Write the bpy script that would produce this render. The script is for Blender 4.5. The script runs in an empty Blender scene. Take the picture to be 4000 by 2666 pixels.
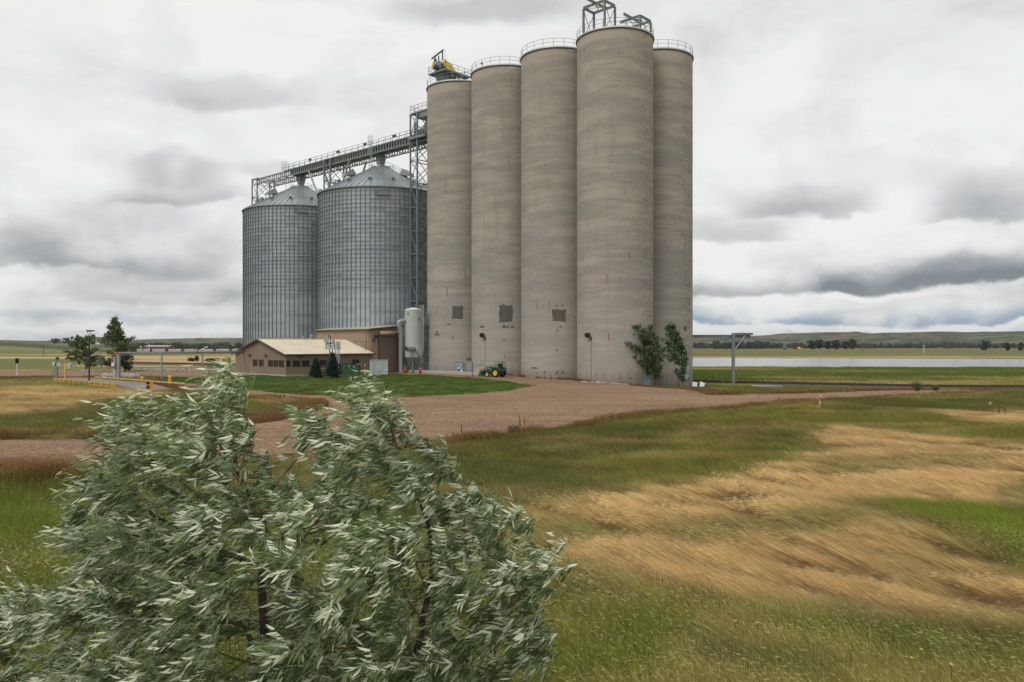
import bpy, bmesh, math, random
import numpy as np
from mathutils import Vector, Matrix, noise as mnoise
R = math.radians
sc = bpy.context.scene
col = sc.collection
rng = np.random.default_rng(7)
random.seed(7)
F, HZ, CX = 1838.0, 790.0, 1176.5      # the lens in units of a 2353-wide picture
CAMZ = 5.0
# ---------------------------------------------------------------- camera, sky, sun, exposure
cam = bpy.data.objects.new('camera', bpy.data.cameras.new('camera')); col.objects.link(cam)
cam.location = (0, 0, CAMZ); cam.rotation_euler = (R(90), 0, 0)
cam.data.sensor_width = 36; cam.data.lens = 36*F/2353; cam.data.shift_y = 6/2353
cam.data.clip_start = .1; cam.data.clip_end = 30000
sc.camera = cam
sc.view_settings.view_transform = 'Standard'; sc.view_settings.look = 'None'
sc.view_settings.exposure = 0.0; sc.view_settings.gamma = 1; sc.view_settings.use_curve_mapping = False
sc.cycles.max_bounces = 6; sc.cycles.diffuse_bounces = 3; sc.cycles.glossy_bounces = 3
sc.cycles.transparent_max_bounces = 8; sc.cycles.use_denoising = True
SUN_EL, SUN_AZ = R(50), R(215)        # azimuth measured clockwise from +Y
sd = bpy.data.lights.new('sun', 'SUN'); sd.energy = 1.5; sd.angle = R(28); sd.color = (1, .965, .91)
sun = bpy.data.objects.new('sun', sd); col.objects.link(sun)
sv = Vector((math.sin(SUN_AZ)*math.cos(SUN_EL), math.cos(SUN_AZ)*math.cos(SUN_EL), math.sin(SUN_EL)))
sun.rotation_euler = sv.to_track_quat('Z', 'Y').to_euler(); sun.location = (0, 0, 80)

class NT:
    def __init__(s, nt): s.nt = nt; s.n = nt.nodes; s.l = nt.links
    def node(s, t, **kw):
        n = s.n.new(t)
        for k, v in kw.items():
            if k.startswith('i_'):
                s.set(n.inputs[int(k[2:])], v)
            else: setattr(n, k, v)
        return n
    def set(s, inp, v):
        if hasattr(v, 'is_output') or isinstance(v, bpy.types.NodeSocket): s.l.new(v, inp)
        else:
            if isinstance(v, (tuple, list)) and inp.type == 'RGBA' and len(v) == 3: v = (*v, 1)
            inp.default_value = v
    def m(s, op, a, b=0.0, c=0.0, clamp=False):
        n = s.n.new('ShaderNodeMath'); n.operation = op; n.use_clamp = clamp
        for i, v in enumerate((a, b, c)): s.set(n.inputs[i], v)
        return n.outputs[0]
    def vm(s, op, a, b=None, out=0):
        n = s.n.new('ShaderNodeVectorMath'); n.operation = op
        s.set(n.inputs[0], a)
        if b is not None: s.set(n.inputs[1], b)
        return n.outputs[out]
    def noise(s, vec, scale=1, detail=4, rough=.55, dist=0, out='Fac'):
        n = s.n.new('ShaderNodeTexNoise'); s.l.new(vec, n.inputs['Vector'])
        n.inputs['Scale'].default_value = scale; n.inputs['Detail'].default_value = detail
        n.inputs['Roughness'].default_value = rough; n.inputs['Distortion'].default_value = dist
        return n.outputs[out]
    def ramp(s, v, lo, hi, a=0.0, b=1.0):
        n = s.n.new('ShaderNodeMapRange'); n.interpolation_type = 'SMOOTHSTEP'
        s.set(n.inputs[0], v)
        for i, x in enumerate((lo, hi, a, b)): n.inputs[i+1].default_value = x
        return n.outputs[0]
    def mix(s, f, a, b, blend='MIX'):
        n = s.n.new('ShaderNodeMix'); n.data_type = 'RGBA'; n.blend_type = blend
        s.set(n.inputs[0], f); s.set(n.inputs[6], a); s.set(n.inputs[7], b)
        return n.outputs[2]

world = bpy.data.worlds.new('World'); sc.world = world; world.use_nodes = True
w = NT(world.node_tree); w.n.clear()
tc = w.node('ShaderNodeTexCoord'); d0 = w.vm('NORMALIZE', tc.outputs['Generated'])
def scale_(v, k):
    n = w.n.new('ShaderNodeVectorMath'); n.operation = 'SCALE'; w.l.new(v, n.inputs[0]); n.inputs[3].default_value = k; return n.outputs[0]
dq = w.vm('MULTIPLY', d0, (1, 1, 1.5))
def wobble(sc_, amp, det=5): return scale_(w.vm('SUBTRACT', w.noise(dq, sc_, det, .55, out='Color'), (.5, .5, .5)), amp)
d1 = w.vm('ADD', w.vm('ADD', d0, wobble(5.5, .052)), wobble(17, .028, 6))
s0 = w.node('ShaderNodeSeparateXYZ', i_0=d0); sep = w.node('ShaderNodeSeparateXYZ', i_0=d1)
fwd = w.ramp(s0.outputs[1], .25, .5)
yy_ = w.m('MAXIMUM', sep.outputs[1], .2)
U = w.m('DIVIDE', sep.outputs[0], yy_); Vv = w.m('DIVIDE', sep.outputs[2], yy_)
def uu(px): return (px-CX)/F
def vv(py): return (HZ-py)/F
def blob(px, py, rx, ry, soft=.35):
    a = w.m('MULTIPLY', w.m('SUBTRACT', U, uu(px)), F/rx); b = w.m('MULTIPLY', w.m('SUBTRACT', Vv, vv(py)), F/ry)
    q = w.m('SQRT', w.m('ADD', w.m('MULTIPLY', a, a), w.m('MULTIPLY', b, b)))
    return w.m('MULTIPLY', w.ramp(q, soft, 1.15, 1, 0), fwd)
def shelf(x0, x1, yl, yr, h, k, edge=7, sx=60):
    """cloud with a flat dark base between x0 and x1, darkest at the base, fading upwards over h"""
    base = w.m('ADD', vv(yl), w.m('MULTIPLY', w.m('SUBTRACT', U, uu(x0)), (vv(yr)-vv(yl))/(uu(x1)-uu(x0))))
    s = w.m('SUBTRACT', Vv, base)
    up = w.m('POWER', w.ramp(s, 0, h/F, 1, 0), 1.3); cut = w.ramp(s, -edge/F, edge/F)
    hx = w.m('MULTIPLY', w.ramp(U, uu(x0-sx), uu(x0+sx)), w.ramp(U, uu(x1-sx), uu(x1+sx), 1, 0))
    return w.m('MULTIPLY', w.m('MULTIPLY', w.m('MULTIPLY', up, cut), w.m('MULTIPLY', hx, fwd)), k)
zz = w.m('ADD', w.m('MAXIMUM', s0.outputs[2], 0.0), .16)
cp = w.n.new('ShaderNodeCombineXYZ'); w.l.new(w.m('DIVIDE', s0.outputs[0], zz), cp.inputs[0]); w.l.new(w.m('DIVIDE', s0.outputs[1], zz), cp.inputs[1])
n1 = w.noise(cp.outputs[0], .6, 7, .5, .25)
n3 = w.noise(w.vm('MULTIPLY', d0, (1, 1, 3.2)), 6.0, 7, .6, .25)
n4 = w.noise(dq, 9.0, 7, .6, .3)
low = w.ramp(s0.outputs[2], .02, .16, 1, 0)
dark = w.m('MULTIPLY', w.ramp(n1, .42, .72), .20)
dark = w.m('ADD', dark, w.m('MULTIPLY', w.ramp(n3, .46, .72), w.m('ADD', .07, w.m('MULTIPLY', low, .16))))
dark = w.m('ADD', dark, w.m('MULTIPLY', w.ramp(n4, .40, .70), w.m('ADD', .10, w.m('MULTIPLY', low, .12))))
BL = [(500,200,230,50,.20),(1130,10,300,55,.30),(620,385,90,30,.16),(405,385,130,55,.20),(330,395,70,50,.10),(480,400,80,45,.12),(300,500,200,60,.18),(80,560,150,60,.22),(300,620,260,40,.14),(520,560,120,60,.08),
      (1840,455,190,45,.16),(2290,440,140,80,.20),(2000,400,260,60,.08),(2180,620,260,36,.14),(1680,520,120,30,.10),(2300,30,160,40,.10),(1600,80,60,60,.10),(1300,780,2000,30,.0)]
for (px, py, rx, ry, k) in BL:
    if k: dark = w.m('ADD', dark, w.m('MULTIPLY', blob(px, py, rx, ry), k))
for q in [(1480,1985,690,660,60,.50),(1900,2900,664,618,95,.66),(250,560,472,468,95,.30),(130,540,622,628,130,.26),(-200,160,614,620,110,.27),(100,700,690,686,60,.16),(1500,1800,556,545,80,.26),(1690,2020,494,488,70,.28),
          (2150,2700,510,500,120,.32),(300,700,240,236,60,.10),(330,480,660,662,30,.10)]:
    dark = w.m('ADD', dark, shelf(*q))
for (px, py, rx, ry, k) in [(1900,757,900,10,.30),(300,756,700,10,.16),(2078,744,34,12,.4),(2040,668,300,12,.10),(1720,703,170,12,.12),(200,620,500,8,.08)]:
    dark = w.m('SUBTRACT', dark, w.m('MULTIPLY', blob(px, py, rx, ry), k))
dark = w.m('MINIMUM', w.m('MAXIMUM', w.m('MULTIPLY', w.m('SUBTRACT', dark, .02), 1.18), 0.0), 1.0)
cr = w.n.new('ShaderNodeValToRGB'); w.l.new(dark, cr.inputs[0])
e = cr.color_ramp.elements; e[0].position = 0; e[0].color = (.92, .92, .905, 1); e[1].position = 1; e[1].color = (.20, .225, .25, 1)
x = e.new(.30); x.color = (.67, .67, .67, 1)
x = e.new(.62); x.color = (.42, .43, .44, 1)
blue = w.m('MULTIPLY', w.ramp(n4, .30, .52), w.m('ADD', w.m('MULTIPLY', shelf(1480, 2900, 748, 744, 62, 1.0, 4), 1.0), w.m('MULTIPLY', blob(300, 728, 420, 14), .35)), clamp=True)
cloud = w.mix(w.m('MULTIPLY', blue, .9), cr.outputs[0], (.22, .34, .46))
sky = w.n.new('ShaderNodeTexSky'); sky.sky_type = 'NISHITA'; sky.sun_disc = False
sky.sun_elevation = SUN_EL; sky.sun_rotation = SUN_AZ
mx = w.mix(.95, sky.outputs[0], scale_(cloud, 10.0))
bg = w.node('ShaderNodeBackground', i_0=mx); bg.inputs[1].default_value = .1
w.l.new(bg.outputs[0], w.node('ShaderNodeOutputWorld').inputs[0])

# ---------------------------------------------------------------- helpers
def P(px, py, D): return Vector(((px-CX)/F*D, D, CAMZ+(HZ-py)/F*D))
def G(px, py, z=0.0):
    D = (CAMZ-z)*F/(py-HZ); return ((px-CX)/F*D, D)
TH = R(47.03)
E1 = Vector((math.cos(TH), math.sin(TH), 0)); E2 = Vector((-math.sin(TH), math.cos(TH), 0))
def tag(o, label=None, cat=None, group=None, kind=None):
    if label: o['label'] = label
    if cat: o['category'] = cat
    if group: o['group'] = group
    if kind: o['kind'] = kind
    return o
def empty(name, loc, rz=0, label=None, cat=None, group=None):
    o = bpy.data.objects.new(name, None); col.objects.link(o); o.location = loc; o.rotation_euler = (0, 0, rz)
    o.empty_display_size = .3
    return tag(o, label, cat, group)
def np_mesh(name, V, faces, mats, parent=None, smooth=False, attrs=None, uv=None, link=True):
    """V (n,3); faces list of int arrays (m,k)"""
    me = bpy.data.meshes.new(name)
    V = np.asarray(V, np.float32); me.vertices.add(len(V)); me.vertices.foreach_set('co', V.ravel())
    faces = [np.asarray(f, np.int32) for f in faces if len(f)]
    loops = np.concatenate([f.ravel() for f in faces]); tot = np.concatenate([np.full(len(f), f.shape[1], np.int32) for f in faces])
    st = np.concatenate([[0], np.cumsum(tot)[:-1]]).astype(np.int32)
    me.loops.add(len(loops)); me.loops.foreach_set('vertex_index', loops)
    me.polygons.add(len(tot)); me.polygons.foreach_set('loop_start', st); me.polygons.foreach_set('loop_total', tot)
    if smooth: me.polygons.foreach_set('use_smooth', np.ones(len(tot), bool))
    me.update(calc_edges=True)
    for k, a in (attrs or {}).items():
        a = np.asarray(a, np.float32)
        if a.ndim == 1:
            t = me.attributes.new(k, 'FLOAT', 'POINT'); t.data.foreach_set('value', a)
        else:
            if a.shape[1] == 3: a = np.concatenate([a, np.ones((len(a), 1), np.float32)], 1)
            t = me.attributes.new(k, 'FLOAT_COLOR', 'POINT'); t.data.foreach_set('color', a.ravel())
    for mt in (mats if isinstance(mats, (list, tuple)) else [mats]): me.materials.append(mt)
    o = bpy.data.objects.new(name, me)
    if link: col.objects.link(o)
    if parent: o.parent = parent
    return o
class MB:
    def __init__(s): s.v = []; s.f = []; s.mi = []; s.cur = 0; s.sm = []
    def add(s, V, Fs, smooth=False):
        b = len(s.v); s.v += [tuple(p) for p in V]
        for f in Fs: s.f.append([b+i for i in f]); s.mi.append(s.cur); s.sm.append(smooth)
        return s
    def box(s, c, d, rz=0, M=None):
        x, y, z = [k/2 for k in d]
        V = [Vector((sx*x, sy*y, sz*z)) for sz in (-1, 1) for sx, sy in ((-1,-1),(1,-1),(1,1),(-1,1))]
        if rz: V = [Matrix.Rotation(rz, 3, 'Z') @ v for v in V]
        if M is not None: V = [M @ v for v in V]
        V = [v+Vector(c) for v in V]
        return s.add(V, [(3,2,1,0),(4,5,6,7),(0,1,5,4),(1,2,6,5),(2,3,7,6),(3,0,4,7)])
    def bx(s, x0, x1, y0, y1, z0, z1): return s.box(((x0+x1)/2, (y0+y1)/2, (z0+z1)/2), (abs(x1-x0), abs(y1-y0), abs(z1-z0)))
    def beam(s, a, b, w, h=None, up=(0,0,1)):
        a = Vector(a); b = Vector(b); h = h or w; d = (b-a).normalized(); u = Vector(up)
        if abs(d.dot(u)) > .98: u = Vector((1, 0, 0))
        r = d.cross(u).normalized(); u = r.cross(d)
        V = [p+r*(i*w/2)+u*(j*h/2) for p in (a, b) for i, j in ((-1,-1),(1,-1),(1,1),(-1,1))]
        return s.add(V, [(3,2,1,0),(4,5,6,7),(0,1,5,4),(1,2,6,5),(2,3,7,6),(3,0,4,7)])
    def tube(s, pts, r, n=6, cap=True):
        pts = [Vector(p) for p in pts]; rs = r if isinstance(r, (list, tuple)) else [r]*len(pts); V = []; ru = None
        for i, p in enumerate(pts):
            d = (pts[min(i+1, len(pts)-1)]-pts[max(i-1, 0)]).normalized()
            if ru is None:
                ru = d.cross(Vector((0, 0, 1)))
                if ru.length < .05: ru = d.cross(Vector((1, 0, 0)))
            ru = (ru-d*ru.dot(d)).normalized(); q = d.cross(ru)
            V += [p+(ru*math.cos(2*math.pi*k/n)+q*math.sin(2*math.pi*k/n))*rs[i] for k in range(n)]
        Fs = [(i*n+k, i*n+(k+1) % n, (i+1)*n+(k+1) % n, (i+1)*n+k) for i in range(len(pts)-1) for k in range(n)]
        s.add(V, Fs, True)
        if cap: s.add(V[:n], [tuple(range(n))[::-1]]); s.add(V[-n:], [tuple(range(n))])
        return s
    def lathe(s, prof, c=(0,0,0), n=24, a0=0, a1=2*math.pi, smooth=True, M=None):
        full = abs(a1-a0-2*math.pi) < 1e-6; m = n if full else n+1; V = []
        for r, z in prof:
            for k in range(m):
                a = a0+(a1-a0)*k/n; p = Vector((r*math.cos(a), r*math.sin(a), z)); V.append((M @ p if M else p)+Vector(c))
        Fs = [(i*m+k, i*m+(k+1) % m, (i+1)*m+(k+1) % m, (i+1)*m+k) for i in range(len(prof)-1) for k in range(n)]
        return s.add(V, Fs, smooth)
    def disc(s, r, c, n=24, M=None):
        V = [Vector((r*math.cos(2*math.pi*k/n), r*math.sin(2*math.pi*k/n), 0)) for k in range(n)]
        if M: V = [M @ v for v in V]
        return s.add([v+Vector(c) for v in V], [tuple(range(n))])
    def cyl(s, r, c, h, n=16, M=None):
        M = M or Matrix.Identity(3); c = Vector(c)
        s.lathe([(r, 0), (r, h)], c, n, M=M); s.disc(r, c+M @ Vector((0, 0, h)), n, M); s.disc(r, c, n, M); return s
    def prism(s, poly, y0, y1, ax='y'):
        n = len(poly)
        f = {'y': lambda p, t: (p[0], t, p[1]), 'x': lambda p, t: (t, p[0], p[1]), 'z': lambda p, t: (p[0], p[1], t)}[ax]
        V = [f(p, y0) for p in poly]+[f(p, y1) for p in poly]
        return s.add(V, [tuple(range(n))[::-1], tuple(range(n, 2*n))]+[(i, (i+1) % n, n+(i+1) % n, n+i) for i in range(n)])
    def mesh(s, name, mats):
        me = bpy.data.meshes.new(name); me.from_pydata([tuple(v) for v in s.v], [], s.f)
        for m in (mats if isinstance(mats, (list, tuple)) else [mats]): me.materials.append(m)
        me.polygons.foreach_set('material_index', s.mi); me.polygons.foreach_set('use_smooth', s.sm)
        bm = bmesh.new(); bm.from_mesh(me); bmesh.ops.recalc_face_normals(bm, faces=bm.faces); bm.to_mesh(me); bm.free()
        return me
    def build(s, name, mats, parent=None, loc=None, rz=None):
        return place(s.mesh(name, mats), name, parent, loc, rz)
def place(me, name, parent=None, loc=None, rz=None):
    o = bpy.data.objects.new(name, me); col.objects.link(o)
    if parent: o.parent = parent
    if loc is not None: o.location = loc
    if rz is not None: o.rotation_euler = (0, 0, rz)
    return o
def copy_tree(o, parent=None):
    c = o.copy(); col.objects.link(c); c.parent = parent
    for ch in list(o.children): copy_tree(ch, c)
    return c
# materials
def mat(name, base, rough=.7, metal=0, var=.15, scale=3, bump=0, bscale=20, stretch=(1,1,1), dirt=None, dirtk=.3, spec=.5, coat=0):
    m = bpy.data.materials.new(name); m.use_nodes = True; t = NT(m.node_tree); b = t.n['Principled BSDF']
    tc = t.node('ShaderNodeTexCoord'); v = t.vm('MULTIPLY', tc.outputs['Object'], stretch)
    n = t.noise(v, scale, 6, .6)
    c = t.mix(t.ramp(n, .25, .75), tuple(k*(1-var) for k in base), tuple(min(1, k*(1+var)) for k in base))
    if dirt: c = t.mix(t.m('MULTIPLY', t.ramp(t.noise(v, scale*.7+1, 7, .7, .5), .5, .72), dirtk), c, dirt)
    t.l.new(c, b.inputs['Base Color']); b.inputs['Metallic'].default_value = metal; b.inputs['Specular IOR Level'].default_value = spec
    t.l.new(t.ramp(n, .2, .8, max(0, rough-.08), min(1, rough+.08)), b.inputs['Roughness'])
    if coat: b.inputs['Coat Weight'].default_value = coat
    if bump:
        bn = t.node('ShaderNodeBump'); bn.inputs['Strength'].default_value = bump; bn.inputs['Distance'].default_value = .02
        t.l.new(t.noise(v, bscale, 5, .6), bn.inputs['Height']); t.l.new(bn.outputs[0], b.inputs['Normal'])
    return m
M = {}
M['galv'] = mat('galvanised', (.30,.315,.32), .5, .35, .12, .8, dirt=(.18,.17,.15), dirtk=.25)
M['steel'] = mat('painted_steel', (.20,.23,.235), .5, .15, .12, 1.5, dirt=(.12,.1,.08), dirtk=.3)
M['steeld'] = mat('dark_steel', (.07,.08,.085), .55, .1, .15, 1.5)
M['steell'] = mat('light_steel', (.46,.48,.48), .5, .2, .08, 1.5)
M['white'] = mat('white_paint', (.74,.73,.70), .5, 0, .06, 2, dirt=(.35,.32,.28), dirtk=.3)
M['filter'] = mat('filter_paint', (.42,.45,.42), .45, 0, .05, .8, dirt=(.28,.27,.24), dirtk=.3)
M['black'] = mat('black_paint', (.02,.02,.022), .5)
M['rubber'] = mat('rubber', (.022,.022,.022), .9, 0, .2, 8, dirt=(.12,.09,.07), dirtk=.35)
M['yellow'] = mat('yellow_paint', (.62,.40,.075), .5, 0, .1, 2, dirt=(.25,.12,.05), dirtk=.45)
M['yellowm'] = mat('machine_yellow', (.75,.50,.06), .45, 0, .08, 2, dirt=(.3,.2,.1), dirtk=.3)
M['orange'] = mat('orange_paint', (.75,.28,.03), .5, 0, .08, 2)
M['hose'] = mat('orange_hose', (.62,.14,.05), .5)
M['red'] = mat('red_paint', (.50,.045,.03), .5, 0, .1, 3)
M['green'] = mat('tractor_green', (.014,.105,.030), .35, 0, .12, 3, dirt=(.12,.1,.06), dirtk=.25, coat=.3)
M['dkgreen'] = mat('cabinet_green', (.02,.085,.035), .5, 0, .1, 2, dirt=(.08,.09,.06), dirtk=.3)
M['cabinet'] = mat('cabinet_grey', (.36,.41,.43), .5, 0, .08, 1.5, dirt=(.25,.24,.2), dirtk=.3)
M['doorblue'] = mat('door_blue_grey', (.27,.36,.41), .5, 0, .08, 2, dirt=(.2,.18,.15), dirtk=.35)
M['glass'] = mat('window_glass', (.02,.023,.026), .15, 0, .3, 1.2, spec=.35)
M['glassl'] = mat('cab_glass', (.16,.19,.17), .1, 0, .3, 2, spec=.8)
M['siding'] = mat('tan_siding', (.26,.20,.148), .6, 0, .05, .6, dirt=(.2,.15,.12), dirtk=.35)
M['siding2'] = mat('shed_siding', (.35,.26,.185), .6, 0, .05, .6, dirt=(.26,.19,.15), dirtk=.35)
M['trim'] = mat('brown_trim', (.085,.055,.048), .55, 0, .1, 1)
M['rdoor'] = mat('roller_door', (.20,.14,.11), .6, 0, .05, 1, dirt=(.15,.11,.09), dirtk=.3)
M['cream'] = mat('cream_roof', (.70,.64,.50), .5, 0, .06, .35, dirt=(.48,.43,.34), dirtk=.5)
M['wood'] = mat('weathered_wood', (.20,.17,.14), .85, 0, .25, 5, .4, 30, (1,1,.2))
M['bark'] = mat('bark', (.07,.055,.042), .95, 0, .35, 9, .6, 30, (1,1,.25))
M['barkc'] = mat('cottonwood_bark', (.13,.105,.085), .95, 0, .25, 6, .5, 20, (1,1,.3))
M['rust'] = mat('rusty_steel', (.30,.10,.035), .85, 0, .35, 4, dirt=(.10,.05,.03), dirtk=.6)
M['rusts'] = mat('rust_stain', (.26,.12,.04), .95, 0, .35, 6)
M['conc'] = mat('plain_concrete', (.40,.37,.33), .9, 0, .15, 2, .2, 20, dirt=(.22,.19,.16), dirtk=.5)
M['patch'] = mat('repair_mortar', (.105,.10,.085), .95, 0, .25, 2.5, .4, 12, dirt=(.18,.165,.14), dirtk=.5)
M['patchl'] = mat('pale_panel', (.42,.43,.42), .7, 0, .12, 1.5)
M['stone'] = mat('field_stone', (.34,.29,.26), .9, 0, .45, 1.3, .3, 8)
M['ballast'] = mat('rail_ballast', (.11,.08,.065), .95, 0, .4, 3, .6, 10)
M['barnred'] = mat('barn_red', (.20,.035,.03), .7)
M['roofgrey'] = mat('barn_roof', (.42,.44,.45), .5)
M['hopper'] = mat('hopper_car_grey', (.36,.32,.285), .6, 0, .12, .12, dirt=(.2,.15,.12), dirtk=.5)
M['blue'] = mat('blue_paint', (.02,.05,.30), .5)
M['seat'] = mat('seat_vinyl', (.12,.03,.02), .6)
M['bird'] = mat('bird_feathers', (.07,.055,.045), .9, 0, .3, 40)
# ---------------------------------------------------------------- terrain
def vnoise(x, y, s=1.0, seed=0):
    x = np.asarray(x)*s+seed*17.13; y = np.asarray(y)*s+seed*9.71
    xi = np.floor(x).astype(np.int64); yi = np.floor(y).astype(np.int64); fx = x-xi; fy = y-yi
    def h(a, b):
        n = (a*374761393+b*668265263+seed*1442695041) & 0xffffffff
        n = ((n ^ (n >> 13))*1274126177) & 0xffffffff
        return ((n ^ (n >> 16)) & 0xffff)/65535.0
    u = fx*fx*(3-2*fx); v = fy*fy*(3-2*fy)
    return (h(xi, yi)*(1-u)+h(xi+1, yi)*u)*(1-v)+(h(xi, yi+1)*(1-u)+h(xi+1, yi+1)*u)*v
def fbm(x, y, s=1.0, o=4, seed=0):
    t = 0; a = .5
    for k in range(o): t = t+a*vnoise(x, y, s*2**k, seed+k); a *= .5
    return t/(1-.5**o)
def sst(v, a, b):
    t = np.clip((v-a)/(b-a), 0, 1); return t*t*(3-2*t)
def shore(x):   # near and far water line (y) for a given x
    near = 272-(x-60)*.045+9*(fbm(x, x*0, .03, 3, 5)-.5)*2
    far = 480-(x-110)*.22+16*(fbm(x, x*0, .02, 3, 6)-.5)*2
    return near, far
SKY_L = ([-900,-200,60,150,205,215,270,300,330,420,555,700,1176,1500,1591,1700,1760,1800,1850,1900,1960,2000,2050,2100,2150,2250,2353,2700,3500],
         [778,778,784,786,779,777,778,783,781,779,778,778,778,776,775,774,772,768,767,765,766,769,768,766,765,767,766,766,768])
def height(x, y):
    x = np.asarray(x, float); y = np.asarray(y, float); r = np.hypot(x, y)
    yy = np.where(y > 5, y, 5)
    px = CX+F*x/yy
    L = np.interp(y, [0,140,250,400,900,2000], [0,0,-1.2,-2.6,-5.6,-6])
    Rr = np.interp(y, [0,90,140,200,255,300,480,900,2000], [0,0,-.9,-1.9,-3.1,-3.2,-3.0,-4,-5])
    k = sst(x/np.maximum(yy, 20), -.02, .12)
    h = L*(1-k)+Rr*k
    h = h-1.15*sst(x, 9, 27)*sst(y, 78, 118)*(1-sst(y, 140, 220))
    nr, fr = shore(x)
    river = sst(y-nr, -4, 9)*(1-sst(y-fr, -9, 3))*sst(x, -25, 30)
    h = h*(1-river)+(-5.5)*river
    h = h-.12*sst(x*0+y, 60, 40)*0
    h = h+(fbm(x, y, .12, 3, 3)-.5)*.22*sst(r, 8, 20)*(1-sst(r, 60, 105))
    h = h+(fbm(x, y, .015, 4, 8)-.5)*1.0*sst(r, 220, 500)*(1-river)
    # low green hill on the left
    hl = np.interp(px, [-3000,-200,0,60,118,168,230,300,8000], [17,16.5,15.5,14,11,9,4,0,0])
    h = h+hl*sst(r, 930, 1300)*(1-sst(r, 1700, 2600))
    # far river bluffs
    zsk = CAMZ+(HZ-np.interp(px, *SKY_L))/F*4200
    zsk = np.where(y > 5, zsk, 45)
    t = sst(r, 2000, 4200)
    g1 = np.abs(fbm(x, y, .0016, 5, 11)-.5)*2; g2 = fbm(x, y, .006, 4, 15)
    g3 = np.abs(fbm(x, y, .0045, 4, 19)-.5)*2
    rel = t*(1-.5*(1-t)*1.2)+(g1-.28)*.75*sst(r, 1950, 2500)*(1-sst(t, .80, 1))+(g3-.25)*.55*sst(r, 1950, 2400)*(1-.75*sst(t, .85, 1))+(g2-.5)*.22*sst(r, 1950, 2400)*(1-.6*sst(t, .8, 1))
    h = np.where(r > 1900, h+(zsk-h)*np.maximum(rel, 0)*sst(r, 1900, 2100), h)
    h = h-sst(r, 5200, 9000)*30
    return h
def pxpoly(pts, z=0.0): return np.array([G(a, b, z) for a, b in pts])
def sdist(x, y, poly):
    """signed distance, positive inside"""
    x = x.ravel(); y = y.ravel(); best = np.full(x.shape, 1e18); inside = np.zeros(x.shape, bool); n = len(poly)
    for i in range(n):
        ax, ay = poly[i]; bx, by = poly[(i+1) % n]; ex, ey = bx-ax, by-ay
        t = np.clip(((x-ax)*ex+(y-ay)*ey)/(ex*ex+ey*ey+1e-12), 0, 1)
        best = np.minimum(best, (x-ax-t*ex)**2+(y-ay-t*ey)**2)
        c = (ay > y) != (by > y)
        inside ^= c & (x < (bx-ax)*(y-ay)/((by-ay) if abs(by-ay) > 1e-12 else 1e-12)+ax)
    d = np.sqrt(best); return np.where(inside, d, -d)
GRAV = pxpoly([(-400,1016),(0,1012),(235,1008),(480,992),(600,972),(700,952),(758,938),(735,924),(660,917),(560,908),(470,895),(395,886),
    (390,878),(480,883),(610,901),(700,908),(800,911),(950,912),(1100,905),(1180,897),(1222,887),(1180,879),(1100,870.5),(985,862.5),(905,860),
    (880,860),(880,855),(921,853),(1000,852),(1200,858),(1324,864),(1420,872),(1500,878),(1560,884),(1585,893),(1626,908),(1728,906),(1880,903),(2031,894),(2120,886),(2167,881),
    (2240,881),(2500,874),(2900,870),(2900,888),(2500,893),(2250,897),(2200,903),(2031,910),(1998,913),(1846,923),(1617,943),(1459,957),(1321,977),(1200,996),(1027,1018),(800,1050),(500,1068),(200,1078),(0,1082),(-400,1086)])
GRAV2 = pxpoly([(-700,850),(0,850),(180,850),(300,845),(545,842),(640,852),(640,862),(545,866),(480,869),(420,867),(300,867),(130,867),(0,868),(-700,869)])
LAWN = pxpoly([(330,868),(420,867),(480,869),(545,866),(650,855),(720,852),(860,850),(880,855),(880,860),(905,860),(985,862.5),(1100,870.5),(1180,879),(1222,887),(1180,897),(1100,905),
    (950,912),(800,911),(700,908),(610,901),(480,883),(390,878),(350,874)])
TAN1 = pxpoly([(1245,1225),(1380,1182),(1500,1160),(1720,1125),(1900,1080),(1930,1050),(1865,1008),(1950,985),(2100,1003),(2353,1035),(2700,1060),(2700,1195),(2353,1188),(2200,1182),
    (2020,1180),(1990,1195),(2080,1225),(2200,1262),(2353,1330),(2700,1450),(2700,1540),(2353,1490),(2000,1440),(1700,1415),(1500,1395),(1350,1345),(1245,1290)])
TAN2 = pxpoly([(2150,952),(2353,948),(2700,945),(2700,1000),(2353,990),(2220,975)])
TAN3 = pxpoly([(-400,895),(130,889),(330,898),(420,905),(320,935),(230,965),(100,983),(-400,1000)])
GRN3 = pxpoly([(-400,985),(100,960),(250,925),(420,905),(520,912),(450,960),(250,990),(0,995),(-400,1000)])
TAN4 = pxpoly([(585,912),(700,912),(745,925),(640,935),(585,930)])
LUSH = pxpoly([(2010,1180),(2200,1183),(2353,1190),(2700,1196),(2700,1450),(2353,1325),(2200,1260),(2080,1222)])
LUSH2 = pxpoly([(-400,1150),(200,1140),(600,1200),(1000,1300),(1250,1400),(1500,1440),(2000,1500),(2700,1560),(2700,2200),(-400,2200)])
TANB = pxpoly([(1690,1480),(1780,1475),(1810,1530),(1720,1560)])
RUSTL = pxpoly([(-500,1088),(0,1084),(240,1080),(420,1075),(420,1120),(240,1132),(0,1140),(-500,1145)])
C = lambda *a: np.array(a, float)
COLS = dict(olive=C(.265,.258,.062), olive2=C(.150,.165,.040), lush=C(.235,.275,.038), tan=C(.72,.51,.235), tand=C(.24,.145,.062),
            rust=C(.215,.105,.050), bright=C(.13,.20,.035), far=C(.135,.150,.055), fard=C(.055,.070,.036), tanf=C(.44,.33,.17), brown=C(.15,.105,.055))
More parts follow.
